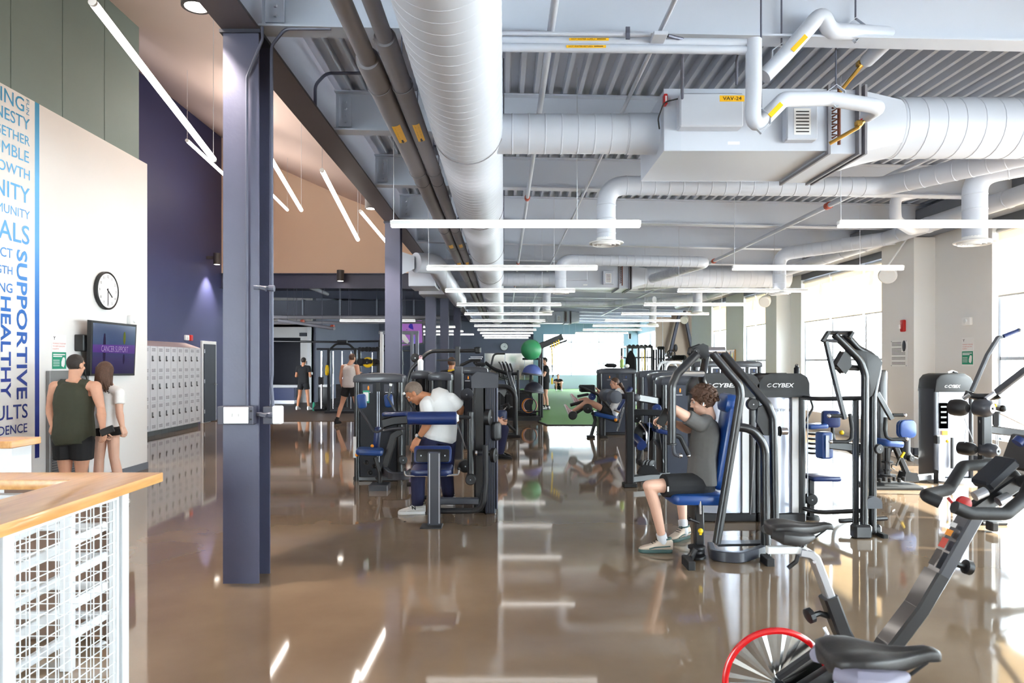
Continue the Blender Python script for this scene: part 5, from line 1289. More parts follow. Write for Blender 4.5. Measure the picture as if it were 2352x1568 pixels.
# --- others in the back
J, k = standing(697, 820, 22.9, (.15, 1), 1.76, .22)
for q, sg in (('l', -1), ('r', 1)): J['w'+q] = J['e'+q]+Vector((-sg*.10, .22, .06))
person('man in a black tee and black shorts with his back turned, by the dark opening', (J['pl'].x, 22.9, .012), J, 'skin_tan', .014, k, 'black_cloth', 'black_cloth', ('hair_dark', 'short', 0.), .9, ('shoe_white', 'shoe_white', .012))
J, k = standing(804, 812, 17.9, (.25, 1), 1.83, .3)
J['hd'] = J['hd']+Vector((.05, 0, 0)); J['al'] = J['al']+Vector((-.08, -.1, 0)); J['kl'] = J['kl']+Vector((-.06, 0, 0)); J['wr'] = J['er']+Vector((-.05, .25, .1))
person('broad man in a pale sleeveless top and black shorts walking past the cable towers', (J['pl'].x, 17.9, 0), J, 'skin', .012, k, 'pale_cloth', 'black_cloth', ('hair_brown', 'buzz', 0.), 1.12, ('black_cloth', 'black_cloth', 0.), tank=True, sock='black_cloth')
J, k = standing(1037, 824, 13.6, (.3, 1), 1.70)
t, J, R = person('man in a black tee with yellow back lettering among the machines', (J['pl'].x, 13.6, 0), J, 'skin_tan', .013, k, 'black_cloth', 'black_cloth', ('hair_brown', 'short', 0.), .95, ('black_cloth', 'print_white', 0.))
c = P(1038, 850, 13.38); b = MB()
b.tube([c+Vector((-.08, .0, -.015)), c+Vector((.08, 0, .02))], .01, sec=(.006, .028)); b.build('back_print', 'yellow', t)
J, k = standing(503, 825, 25.5, (.3, 1), 1.74)
person('person in a rust-coloured top half hidden behind the nearest column', (J['pl'].x, 25.5, .012), J, 'skin_tan', .016, k, 'red_cloth', 'black_cloth', ('hair_dark', 'short', 0.), .95, ('black_cloth', 'print_white', .012))
# seated person, mostly hidden by the machine tower
D = 11.4
J = dict(hd=P(1122, 890, D), nk=P(1118, 912, D), f=(1, -.2, -.1), sl=P(1116, 922, D+.18), sr=P(1116, 922, D-.18), el=P(1132, 955, D+.22), wl=P(1146, 962, D+.15), er=P(1132, 955, D-.22), wr=P(1146, 965, D-.15),
         ch=P(1112, 950, D), pl=P(1108, 990, D), hl=P(1110, 990, D+.1), hr=P(1110, 990, D-.1), kl=P(1158, 984, D+.15), kr=P(1158, 986, D-.12), al=P(1146, 1046, D+.2), ar=P(1148, 1046, D-.1))
J['al'].z = .088; J['ar'].z = .088
person('seated person in dark trousers almost hidden behind the machine tower', (J['pl'].x, D, 0), J, 'skin', .013, .98, 'black_cloth', 'navy_cloth', ('hair_dark', 'short', 0.), .92, ('black_cloth', 'black_cloth', 0.), short=1.5)
# seated person far away on the turf
D = 38.5; o = P(1282, 888, D); o.z = .03; v = Vector
J = dict(f=(-.1, -1, 0), hd=o+v((0, -.02, .80)), nk=o+v((0, 0, .63)), sl=o+v((.18, 0, .57)), sr=o+v((-.18, 0, .57)), el=o+v((.25, -.18, .42)), er=o+v((-.25, -.18, .42)), wl=o+v((.08, -.40, .44)), wr=o+v((-.08, -.40, .44)),
         ch=o+v((0, .06, .38)), pl=o+v((0, .08, .12)), hl=o+v((.1, .02, .11)), hr=o+v((-.1, .02, .11)), kl=o+v((.15, -.38, .46)), kr=o+v((-.15, -.38, .46)), al=o+v((.14, -.5, .09)), ar=o+v((-.14, -.5, .09)))
J['sl'], J['sr'], J['hl'], J['hr'] = J['sl'], J['sr'], J['hl'], J['hr']
person('person in black sitting on the turf against the far wall', o, J, 'skin', .02, .98, 'black_cloth', 'black_cloth', ('hair_dark', 'short', 0.), .95, ('shoe_white', 'shoe_white', .018), short=.5)
# ================================================================= MACHINES
def T(mb, pts, r, D=None, bend=.06, n=10, sec=None, up=None):
    """tube through pixel points (x, y, D)"""
    return mb.tube([P(*(p if len(p) == 3 else (p[0], p[1], D))) for p in pts], r, n, bend, sec, up)
def PT(t, name, m, pts, r, D=None, bend=.06, sec=None, n=10, up=None): return T(MB(), pts, r, D, bend, n, sec, up).build(name, m, t)
def eagle_tower(t, X, D, w=.66, dp=.34, h=1.45, panel='shroud', cap='grey_steel', tagc=None, placard=True):
    """weight-stack tower with an arched cap, rounded side posts, shroud, guide rods"""
    x0, x1 = X-w/2, X+w/2; pw = .075
    for xx in (x0+pw/2, x1-pw/2): MB().prism(rrect(pw, dp, .03), (xx, D+dp/2, 0), (1, 0, 0), (0, 1, 0), (0, 0, h-.11)).build('side_post', 'black_steel', t)
    arch = [(x0-X-.01, 0)]+[((w/2+.01)*math.cos(PI-PI*k/12), .05+.075*math.sin(PI*k/12)**.55) for k in range(13)]+[(w/2+.01, 0)]
    MB().prism(arch, (X, D-.012, h-.125), (1, 0, 0), (0, 0, 1), (0, dp+.024, 0), .012).build('cap', cap, t)
    MB().b2((x0+pw, D+.03, .03), (x1-pw, D+dp-.03, h-.12), .006).build('shroud', panel, t)
    MB().b2((x0-.01, D+.01, 0), (x1+.01, D+dp-.01, .06), .01).build('base', 'black_steel', t)
    MB().b2((X-.03, D+.018, h-.30), (X+.03, D+.03, h-.125)).build('guide_block', 'print_black', t)
    b = MB()
    for q in (-.012, .012): b.cyl((X+q, D+.02, .25), (X+q, D+.02, h-.25), .006, 6)
    b.build('guide_rods', 'brushed', t)['kind'] = 'stuff'
    if placard:
        for q in (-1, 1):
            pl = MB().b2((X+q*w*.22-.07, D+.022, h-.27), (X+q*w*.22+.07, D+.029, h-.15)).build('placard', 'column_dark', t)
            MB().ell((X+q*w*.22+.01, D+.02, h-.2), (.012, .003, .03)).build('exercise_figure', 'orange' if q < 0 else 'blue_vinyl', pl)
            MB().b2((X+q*w*.22-.05, D+.0195, h-.262), (X+q*w*.22+.04, D+.0215, h-.256)).build('caption', 'print_white', pl)
    if tagc:
        c = P(*tagc); MB().b2((c.x-.045, D+.015, c.z-.085), (c.x+.045, D+.021, c.z+.085), .004).build('care_tag', 'sign_green', t)
        MB().b2((c.x-.035, D+.012, c.z-.06), (c.x+.035, D+.0149, c.z+.06)).build('care_card', 'print_white', t)
def logo(t, org, xd, wd, h):
    """oval swoosh and maker's lettering as printed on the tower caps"""
    o = Vector(org); xd = Vector(xd).normalized(); nd = xd.cross(Vector((0, 0, 1)))
    text('CYBEX', h, o+xd*h*1.25, xd, (0, 0, 1), 'print_white', t, 'maker_lettering', width=wd-h*1.25, shear=.22, bold=.02, ext=.001)
    b = MB(); pts = [o+xd*(h*.55+h*.52*math.cos(a))+Vector((0, 0, h*(.45+.36*math.sin(a)+.12*math.cos(a)))) for a in [.5+5.2*k/16 for k in range(17)]]
    b.tube([p+nd*.001 for p in pts], [h*.03+h*.07*math.sin(PI*k/16) for k in range(17)], 5); b.build('maker_swoosh', 'print_white', t)
def cybex_tower(t, X0, X1, D, h=1.47, dp=.3, zb=0.0, word=None):
    """tower with a dark moulded cap, satin shroud and black posts"""
    w = X1-X0; X = (X0+X1)/2
    prof = [(-w/2, 0), (w/2, 0), (w/2, .12), (w/2-.02, .17), (w/2-.07, .2), (-w/2+.12, .2), (-w/2+.06, .18), (-w/2, .09)]
    MB().prism(prof, (X, D-.03, h-.2), (1, 0, 0), (0, 0, 1), (0, dp+.06, 0), .02).build('cap', 'black_plastic', t)
    MB().prism(rrect(w*.8, .1, .02), (X-.02, D-.034, h-.095), (1, 0, 0), (0, 0, 1), (0, .01, 0), .003).build('cap_inset', 'print_black', t)
    logo(t, (X-w*.34, D-.0355, h-.118), (1, 0, 0), w*.56, .042)
    MB().prism(rrect(.07, dp, .02), (X1-.035, D+dp/2, 0), (1, 0, 0), (0, 1, 0), (0, 0, h-.18)).build('side_post', 'black_steel', t)
    MB().b2((X1-.135, D+.01, .07), (X1-.07, D+.03, h-.2)).build('white_strip', 'fixture_white', t)
    sh = MB(); n = 8; pts = []
    for k in range(n+1):
        q = k/n; pts.append((X0+.03+(w-.165)*q, D+.035-.05*math.sin(PI*q)))
    sh.add([(x, y, z) for z in (.09, h-.2) for x, y in pts], [(k, k+1, n+2+k, n+1+k) for k in range(n)])
    sh.add([(x, D+.12, z) for z in (.09, h-.2) for x, y in pts], [(k, k+1, n+2+k, n+1+k) for k in range(n)]); sh.build('satin_shroud', 'satin', t)
    MB().prism(rrect(.05, dp, .02), (X0+.02, D+dp/2+.03, 0), (1, 0, 0), (0, 1, 0), (0, 0, h-.18)).build('side_post', 'black_steel', t)
    MB().b2((X0, D-.01, 0), (X1, D+dp, .09), .012).build('base', 'black_steel', t)
    MB().b2((X0+.05, D+.12, .1), (X1-.08, D+dp-.02, h-.22)).build('weight_stack', 'black_plastic', t)
    if word: text(word, .028, (X1-.16, D-.02, h-.36), (1, 0, 0), (0, 0, 1), 'print_grey', t, 'model_lettering', align='RIGHT', width=.24, ext=.0)
mat('satin', S(190, 194, 208), .28, .55, var=.08, vscale=1.2, coat=.2)
def knob(t, c, r=.028, m='black_plastic', name='knob'): return MB().ell(c, r, None, 12, 8).build(name, m, t)
def disc(t, c, r, th, ax, m='black_plastic', name='pulley_cover', n=22):
    o = MB().lathe([(r*.86, -th/2), (r, -th/2+.006), (r, th/2-.006), (r*.86, th/2)], c, ax, n).build(name, m, t)
    a = Vector(ax).normalized(); MB().lathe([(r*.12, 0), (r*.1, .006)], Vector(c)+a*th/2, a, 8).build('bolt', 'brushed', o); MB().lathe([(r*.12, 0), (r*.1, .006)], Vector(c)-a*th/2, -a, 8).build('bolt', 'brushed', o); return o
def foot(t, c, w=.14, d=.12, h=.03): c = Vector(c); return MB().box((c.x, c.y, h/2), (w, d, h), None, .008).build('foot', 'rubber', t)
# ---------- M1 left tower machine with elbow pads
t = thing('arm_curl_machine', 'dark weight machine with two small blue elbow pads, left of the stooping man', 'gym machine', (-1.7, 9.0, 0), 'weight machines')
eagle_tower(t, -1.70, 9.2, .655, .36, 1.455, tagc=(840, 911, 9.2))
MB().pad(P(850, 1036, 8.72), .34, .30, .075, (1, .1, -.06), (-.1, 1, .02), .06, .025).build('seat', 'blue_vinyl', t)
PT(t, 'seat_post', 'black_steel', [(862, 1050), (872, 1085), (872, 1122)], .03, 8.68, .05)
MB().b2(P(855, 1125, 8.75), P(890, 1114, 8.5), .008).build('foot_plate', 'grey_steel', t)
MB().pad(P(831, 921, 8.65), .115, .185, .075, (1, .5, .1), (-.16, 0, 1), .035, .022).build('elbow_pad', 'blue_vinyl', t)
MB().pad(P(893, 920, 8.9), .115, .175, .075, (1, .5, .1), (-.2, 0, 1), .035, .022).build('elbow_pad', 'blue_vinyl', t)
PT(t, 'pad_rod', 'grey_steel', [(824, 935, 8.7), (860, 992, 8.7), (870, 992, 8.7), (892, 974, 8.75)], .014, None, .05)
PT(t, 'pad_rod', 'grey_steel', [(890, 910, 8.85), (912, 952, 8.8), (909, 962, 8.8), (894, 976, 8.75)], .014, None, .05)
for pts in ([(897, 886), (893, 910)], [(929, 906), (955, 946)]):
    h_ = PT(t, 'handle', 'black_steel', pts, .016, 8.78); a, b_ = P(*pts[0], 8.78), P(*pts[1], 8.78); e = (a-b_).normalized()
    MB().cyl(a, a+e*.03, .02, 10).build('handle_tip', 'fixture_white', h_)
PT(t, 'chest_arm', 'black_steel', [(880, 972), (905, 965), (940, 962)], .05, 8.75, 0, sec=(.12, .12))
MB().pad(P(908, 950, 8.75), .33, .16, .05, (1, 0, .02), (0, 1, .05), .03, .02).build('arm_pad', 'navy_vinyl', t)
MB().pad(P(866, 1006, 8.85), .09, .3, .07, (.3, 1, 0), (.12, 0, 1), .03, .02).build('chest_pad', 'navy_vinyl', t)
PT(t, 'main_frame', 'black_steel', [(922, 990), (904, 1000), (880, 1088)], .03, 8.8, .05, sec=(.07, .09))
PT(t, 'main_frame', 'grey_steel', [(880, 990), (900, 985), (930, 983)], .02, 8.7, .04)
PT(t, 'base_ring', 'grey_steel', [(884, 1080, 8.8), (900, 1094, 8.55), (935, 1092, 8.6), (944, 1085, 8.9)], .04, None, .1, sec=(.06, .1))
knob(t, P(855, 1024, 8.72), .022, 'orange'); knob(t, P(820, 1044, 8.62), .024, 'orange')
for x, y in ((842, 1062), (860, 1070), (850, 1085), (868, 1097)): disc(t, P(x, y, 8.74), .03, .05, (.6, -1, 0), name='pivot_joint', n=12)
disc(t, P(925, 1056, 8.85), .06, .04, (.5, -1, 0))
MB().b2((-2.03, 9.17, .32), (-1.99, 9.2, .6)).build('warning_strip', 'print_white', t)
# ---------- M2 roller machine
t = thing('back_extension_machine', 'roller machine with long blue roll pad in front of the stooping man', 'gym machine', (-.55, 7.0, 0), 'weight machines')
MB().b2(P(985, 1203, 6.77)+Vector((0, 0, 0)), P(1010, 1040, 6.67)).build('front_post', 'grey_steel', t)
b = MB()
for x in (986.5, 1008.5): b.b2(P(x-1, 1202, 6.665), P(x+1, 1041, 6.668))
b.build('post_edge', 'brushed', t)['kind'] = 'stuff'
MB().prism([(-.13, 0), (.13, 0), (.1, .05), (-.1, .05)], P(994, 1212, 6.76)*1, (1, 0, 0), (0, 0, 1), (0, -.2, 0), .008).build('foot', 'rubber', t)
MB().pad(P(994, 1044, 6.90), .38, .18, .07, (1, 0, 0), (0, .35, 1), .035, .02).build('back_pad', 'navy_vinyl', t)
MB().pad(P(994, 1046, 6.845), .33, .13, .02, (1, 0, 0), (0, .35, 1), .02, .006).build('pad_plate', 'black_plastic', t)
b = MB()
for x in (967, 1022): b.cyl(P(x, 1046, 6.85), P(x, 1046, 6.82), .008, 8)
b.build('plate_bolt', 'brushed', t)['kind'] = 'stuff'
MB().pad(P(993, 1079, 7.0), .42, .34, .07, (1, 0, 0), (0, 1, .05), .06, .022).build('seat', 'navy_vinyl', t)
for pts in ([(930, 1078), (930, 1092), (980, 1093)], [(1054, 1076), (1054, 1090), (1010, 1092)]):
    h_ = PT(t, 'side_handle', 'chrome', pts, .011, 6.85, .03); knob(h_, P(pts[0][0], pts[0][1], 6.85), .017, 'black_plastic', 'grip')
MB().lathe([(.055, 0), (.068, .008), (.068, .497), (.055, .505)], P(936, 960, 7.0), (1, 0, 0), 24).build('roll_pad', 'navy_vinyl', t)
MB().lathe([(.045, 0), (.03, .02)], P(1049.5, 960, 7.0), (1, 0, 0), 18).build('roll_end', 'fixture_white', t)
PT(t, 'roll_axle', 'black_steel', [(1050, 958, 7.0), (1082, 958, 7.05)], .024)
PT(t, 'lever_arm', 'black_steel', [(1081, 946), (1081, 1100)], .034, 7.06, n=14)
disc(t, P(1081, 1100, 7.02), .055, .1, (0, -1, 0))
MB().b2((-.32, 7.25, 0), (-.2, 7.8, 1.36), .02).build('tower_side', 'black_steel', t)
MB().b2((-.2, 7.2, 0), (-.085, 7.8, 1.36), .015).build('tower_front', 'grey_steel', t)
b = MB()
for k in range(4): b.b2((-.19+k*.026, 7.19, .01), (-.178+k*.026, 7.2, 1.34), .003)
b.build('tower_rib', 'shroud_grey', t)['kind'] = 'stuff'
MB().prism([(-.125, 0), (.125, 0), (.125, .11), (.08, .125), (-.08, .14), (-.125, .10)], (-.205, 7.17, 1.345), (1, 0, 0), (0, 0, 1), (0, .65, 0), .015).build('tower_cap', 'grey_steel', t)
MB().b2((-.085, 7.2, .05), (-.07, 7.78, 1.34), .004).build('tower_edge', 'column_paint', t)
disc(t, P(1122, 958, 7.15), .085, .06, (1, -.3, 0)); disc(t, P(1134, 1045, 7.1), .075, .05, (1, -.3, 0))
PT(t, 'axle', 'black_steel', [(1090, 1040, 7.05), (1138, 1040, 7.1)], .026)
b = MB(); b.lathe([(.03, 0), (.03, .02)], P(1092, 1040, 7.04), (1, 0, 0), 14); b.build('axle_collar', 'chrome', t)
PT(t, 'curved_tube', 'black_steel', [(1115, 1022), (1115, 1110), (1108, 1172), (1060, 1173), (1010, 1173)], .03, 6.9, .16)
PT(t, 'base_tube', 'grey_steel', [(1010, 1150, 7.1), (1098, 1150, 7.2)], .03, None, 0, sec=(.07, .07))
PT(t, 'base_tube', 'black_steel', [(1000, 1168, 6.75), (1000, 1135, 7.6)], .03, None, 0, sec=(.07, .06))
disc(t, P(1068, 1070, 7.4), .07, .06, (.2, -1, 0)); disc(t, P(1072, 906, 7.9), .075, .06, (0, -1, 0), 'grey_foam', 'counterweight')
PT(t, 'tie_rod', 'brushed', [(1050, 972, 7.1), (1070, 1030, 7.3)], .007)
for x in (935, 945): MB().cyl(P(x, 1112 if x == 935 else 1142, 7.3), P(x+35, 1112 if x == 935 else 1142, 7.3), .025, 10).build('foot_peg', 'rubber', t)
MB().pad(P(1139, 990, 7.2), .12, .2, .08, (1, 1, 0), (0, 0, 1), .04, .03).build('side_cover', 'black_plastic', t)
# ---------- M3 tall bent-arm machine behind
t = thing('lat_machine', 'black machine with a tall bent overhead arm behind the stooping man', 'gym machine', P(1000, 1030, 11.4)*1, 'weight machines')
PT(t, 'overhead_arm', 'black_steel', [(936, 1000), (937, 850), (945, 825), (985, 784), (1095, 783)], .032, 11.4, .25, n=12)
MB().b2(P(1091, 790, 11.5), P(1104, 774, 11.3), .02).build('arm_joint', 'black_plastic', t)
for k, (x0, x1, y) in enumerate(((1082, 1108, 797), (1078, 1106, 801), (1090, 1104, 776))): MB().b2(P(x0, y+2, 11.5), P(x1, y-1, 11.25), .006).build('cam_plate', 'brushed' if k < 2 else 'black_plastic', t)
PT(t, 'lower_arm', 'black_steel', [(1104, 805), (1084, 805), (1056, 818)], .026, 11.3, .1)
MB().b2(P(1045, 1050, 11.35), P(1062, 818, 11.2), .012).build('column', 'grey_steel', t)
MB().b2(P(1046, 818, 11.3), P(1056, 773, 11.25), .004).build('column_head', 'black_steel', t)
PT(t, 'cross_plate', 'print_black', [(1003, 806), (1046, 806)], .01, 11.9, 0, sec=(.03, .03))
disc(t, P(954, 800, 11.5), .077, .05, (0, -1, 0))
MB().b2(P(935, 1045, 11.5), P(1065, 1035, 11.3), .01).build('base', 'black_steel', t)
for o in (t,): o.location.z = 0; WLOC[o.name] = Vector(o.location)
def simple_tower(label, X, D, w, h, dp=.34, panel='shroud', **k):
    t = thing('weight_tower', label, 'gym machine', (X, D+dp/2, 0), 'weight machines'); eagle_tower(t, X, D, w, dp, h, panel, **k); return t
simple_tower('weight tower with the white bottle standing on it', -1.30, 10.6, .28, 1.47, .4, placard=False)
simple_tower('weight tower just right of the one with the white bottle', -.98, 10.4, .34, 1.45, .4, placard=False)
simple_tower('weight tower with a dark bag on its rounded top, behind the machine tower', -.56, 12.5, .5, 1.52)
# ---------- M4 curved-frame leg machine
t = thing('leg_machine', 'black machine with a curved tube frame and blue pad, left of the turf', 'gym machine', (-.02, 14.4, 0), 'weight machines')
PT(t, 'curved_frame', 'black_steel', [(1136, 887), (1166, 887), (1183, 903), (1184, 1002)], .052, 14.6, .3, n=12)
PT(t, 'curved_frame', 'black_steel', [(1130, 998), (1184, 998)], .04, 14.6, 0, sec=(.09, .09))
foot(t, P(1184, 1002, 14.6), .2, .2, .05)
PT(t, 'diagonal_strut', 'black_steel', [(1150, 960), (1184, 990)], .03, 14.5)
MB().pad(P(1150, 958, 14.2), .26, .3, .1, (1, .3, 0), (.1, 0, 1), .05, .03).build('seat_pad', 'navy_vinyl', t)
disc(t, P(1164, 934, 14.4), .075, .06, (0, -1, 0)); PT(t, 'linkage', 'brushed', [(1152, 948), (1162, 936)], .012, 14.3)
MB().b2(P(1126, 1000, 14.8), P(1150, 900, 14.6), .02).build('upright', 'black_steel', t)
b = MB()
for k in range(5): b.b2(P(1158, 958-k*5, 15.2), P(1180, 955-k*5, 14.9))
b.build('weight_plate', 'print_black', t)['kind'] = 'stuff'
# ---------- accessory rack with ball, domes and hoops
t = thing('accessory_rack', 'black upright rack holding the green ball, domes and hoops', 'rack', P(1225, 964, 18.9), None)
for x, yt in ((1219, 842), (1239, 822), (1190, 850)): PT(t, 'post', 'black_steel', [(x, 964), (x, yt)], .035, 18.9 if x != 1190 else 19.3, 0, sec=(.07, .07))
MB().b2(P(1150, 964, 19.3), P(1243, 957, 18.6)).build('base', 'rubber', t)
for y in (858, 900, 944): PT(t, 'shelf_arm', 'black_steel', [(1198, y+2), (1241, y)], .02, 18.85, 0, sec=(.04, .04))
PT(t, 'top_ring', 'black_steel', [(1200, 824), (1240, 824)], .03, 18.9)
for k, y in enumerate((950, 956, 944)): MB().b2(P(1182, y+3, 19.2), P(1232, y-1, 19.0)).build('tray', 'print_black', t)
o = MB().ell(P(1220, 803, 18.9), .285, None, 32, 22).build('exercise_ball', 'ball_green', None); tag(o, 'big green exercise ball on top of the accessory rack', 'ball')
def dome(c, r, m, label, m2):
    t = thing('balance_dome', label, 'balance trainer', c); c = Vector(c); R = Matrix.Rotation(.12, 3, 'Y')
    b = MB(); ax = R@Vector((0, 0, 1))
    b.lathe([(r*.93, 0)]+[(r*.93*math.cos(a), .26*math.sin(a)*r/.29) for a in (.25, .5, .75, 1.0, 1.25, 1.5)], c, ax, 28); b.build('dome', m, t)
    MB().lathe([(r*.9, -.035), (r, -.025), (r, .0), (r*.94, .012)], c, ax, 28).build('platform', m2, t); return t
dome(P(1222, 858, 18.75), .29, 'bosu_blue', 'blue half-ball balance dome on the rack under the green ball', 'grey_plastic')
dome(P(1226, 898, 18.75), .29, 'column_dark', 'dark half-ball balance dome on the rack below the blue one', 'grey_plastic')
for k, (r, m, l) in enumerate(((.215, 'navy_cloth', 'dark purple'), (.2, 'orange', 'orange'), (.185, 'pink', 'pink'))):
    o = MB().lathe([(r+.012*math.cos(a), .012*math.sin(a)) for a in [2*PI*i/8 for i in range(9)]], P(1214+k*2, 931, 18.8+k*.03), (.1, 1, 0), 32, False).build('fitness_hoop', m, None)
    tag(o, '%s fitness hoop hanging low on the accessory rack' % l, 'hoop', 'fitness hoops')
# suspension beam and straps
t = thing('suspension_beam', 'black suspension training beam reaching out beside the green ball', 'training frame', P(1243, 964, 19.6))
PT(t, 'beam', 'black_steel', [(1240, 795, 19.6), (1292, 773, 19.6)], .08, None, 0, sec=(.14, .18))
PT(t, 'arm', 'black_steel', [(1262, 797, 19.6), (1303, 781, 19.6)], .03, None, 0, sec=(.04, .05))
PT(t, 'post', 'black_steel', [(1243, 962, 19.6), (1243, 790, 19.6)], .05, None, 0, sec=(.1, .1))
b = MB()
for k, (x0, y0, x1, y1) in enumerate(((1266, 790, 1268, 812), (1272, 786, 1274, 800), (1278, 783, 1279, 796), (1283, 780, 1284, 790), (1268, 812, 1269, 838))): T(b, [(x0, y0), (x1, y1)], .03, 19.5, 0, sec=(.035, .01))
T(b, [(1268, 868), (1268, 882)], .03, 19.5, 0, sec=(.05, .02)); b.build('yellow_strap', 'yellow', t)['kind'] = 'stuff'
b = MB(); T(b, [(1268, 838), (1269, 868), (1271, 860)], .02, 19.5, 0, sec=(.04, .012)); T(b, [(1242, 826), (1268, 800)], .02, 19.5, 0, sec=(.04, .012)); b.build('black_strap', 'print_black', t)['kind'] = 'stuff'
# cardio machines in the cluster left of the rack
def elliptical(X, D, label, flip=1, first=[None]):
    if first[0] is not None:
        return copy_tree(first[0][0], (X-first[0][1], D-first[0][2], 0), label)
    t = thing('elliptical_trainer', label, 'cardio machine', (X, D, 0), 'cardio machines')
    v = lambda x, y, z: Vector((X+x, D+y, z))
    MB().tube([v(-.75, 0, .08), v(.7, 0, .08)], .05, sec=(.18, .1)).build('base_rail', 'black_steel', t)
    for x in (-.75, .68): MB().b2(v(x-.05, -.3, 0), v(x+.05, .3, .06), .01).build('foot_bar', 'rubber', t)
    MB().lathe([(.1, -.06), (.33, -.05), (.33, .05), (.1, .06)], v(.45, 0, .42), (0, 1, 0), 24).build('drive_cover', 'black_plastic', t)
    MB().tube([v(.3, 0, .1), v(.12, 0, 1.35)], .05, sec=(.1, .09)).build('mast', 'grey_steel', t)
    MB().box(v(.1, 0, 1.45), (.06, .34, .26), Matrix.Rotation(-.35, 3, 'Y'), .02).build('console', 'black_plastic', t)
    for s_ in (-1, 1):
        MB().tube([v(.35, s_*.24, .35), v(.16, s_*.26, .95), v(.0, s_*.25, 1.5), v(-.08, s_*.22, 1.62)], .02, 8, .1).build('moving_arm', 'black_steel', t)
        MB().tube([v(.5, s_*.16, .42+s_*.14), v(-.55, s_*.16, .22-s_*.06)], .03, sec=(.05, .06)).build('pedal_arm', 'grey_steel', t)
        MB().b2(v(-.62, s_*.16-.07, .24-s_*.06), v(-.26, s_*.16+.07, .28-s_*.06), .01).build('foot_pedal', 'rubber', t)
    MB().tube([v(.12, 0, 1.1), v(-.14, -.22, 1.18), v(-.14, -.22, 1.3)], .016, 8, .05).build('fixed_handle', 'black_steel', t)
    first[0] = (t, X, D); return t
elliptical(.02, 19.6, 'dark elliptical trainer left of the accessory rack, nearest of three')
elliptical(.12, 21.2, 'dark elliptical trainer left of the accessory rack, middle of three')
elliptical(-.1, 23.0, 'dark elliptical trainer left of the accessory rack, farthest of three')
elliptical(-.75, 20.4, 'dark elliptical trainer just behind the curved-frame leg machine')
elliptical(-.9, 22.4, 'dark elliptical trainer farther back, behind the curved-frame leg machine')
t = thing('stair_climber', 'long dark curved-rail climber in front of the bright mirror', 'cardio machine', P(1150, 950, 20.6)); t.location.z = 0; WLOC[t.name] = Vector(t.location)
for dy in (0, .5): PT(t, 'curved_rail', 'black_steel', [(1114, 832, 20.4+dy), (1135, 848, 20.4+dy), (1165, 858, 20.4+dy), (1192, 858, 20.4+dy)], .05, None, .5)
for x in (1122, 1170): PT(t, 'leg', 'black_steel', [(x, 955), (x, 850)], .04, 20.6, 0, sec=(.08, .08))
MB().b2(P(1112, 955, 20.9), P(1195, 948, 20.3), .02).build('base', 'black_plastic', t)
MB().b2(P(1160, 952, 20.9), P(1192, 905, 20.4), .03).build('step_housing', 'black_plastic', t)
PT(t, 'upright', 'black_steel', [(1126, 850), (1134, 812), (1160, 812)], .03, 20.6, .15)
# ---------- M5 leg extension with the woman
t = thing('leg_extension_machine', 'weight machine the woman with the braid reclines on', 'gym machine', (2.5, 14.9, 0), 'weight machines')
eagle_tower(t, 2.50, 15.05, .82, .4, 1.475, 'shroud_grey')
MB().pad(P(1432, 917, 14.55), .3, .62, .08, (.05, 1, 0), (.44, 0, .72), .05, .025).build('backrest', 'navy_vinyl', t)
MB().pad(P(1388, 954, 14.55), .50, .4, .09, (1, 0, -.22), (0, 1, 0), .05, .025).build('seat', 'blue_vinyl', t)
PT(t, 'seat_rail', 'black_steel', [(1358, 948), (1425, 970)], .03, 14.4, 0, sec=(.05, .06))
PT(t, 'front_leg', 'black_steel', [(1362, 946), (1368, 965), (1357, 1003)], .04, 14.5, .1)
PT(t, 'front_leg', 'black_steel', [(1386, 960), (1386, 1004)], .045, 14.5, 0)
for x in (1357, 1386): foot(t, P(x, 1004, 14.5), .17, .17, .05)
MB().lathe([(.07, -.16), (.09, -.14), (.09, .14), (.07, .16)], P(1316, 953, 14.5), (.15, 1, 0), 18).build('ankle_roller', 'black_plastic', t)
PT(t, 'roller_arm', 'black_steel', [(1316, 953), (1345, 935), (1362, 945)], .03, 14.7, .05)
for k, dy in enumerate((-.35, .3)): PT(t, 'grip_arm', 'black_steel', [(1400, 935, 14.55+dy), (1372, 905, 14.55+dy), (1330, 886, 14.55+dy)], .03, None, .1)
MB().b2(P(1330, 899, 14.6), P(1368, 884, 14.3), .02).build('console_cover', 'black_plastic', t)
PT(t, 'shin_bar', 'rubber', [(1310, 930, 14.6), (1340, 922, 14.6)], .035); PT(t, 'shin_bar', 'rubber', [(1326, 910, 14.9), (1352, 905, 14.9)], .03)
disc(t, P(1350, 938, 14.3), .1, .08, (0, -1, 0)); disc(t, P(1360, 910, 14.3), .075, .1, (0, -1, 0), 'navy_vinyl', 'knee_roller')
knob(t, P(1414, 964, 14.35), .035, 'orange'); PT(t, 'brace', 'chrome', [(1433, 935, 14.3), (1418, 990, 14.3)], .018); MB().cyl(P(1410, 940, 14.3), P(1424, 946, 14.3), .03, 10).build('pivot_pin', 'chrome', t)
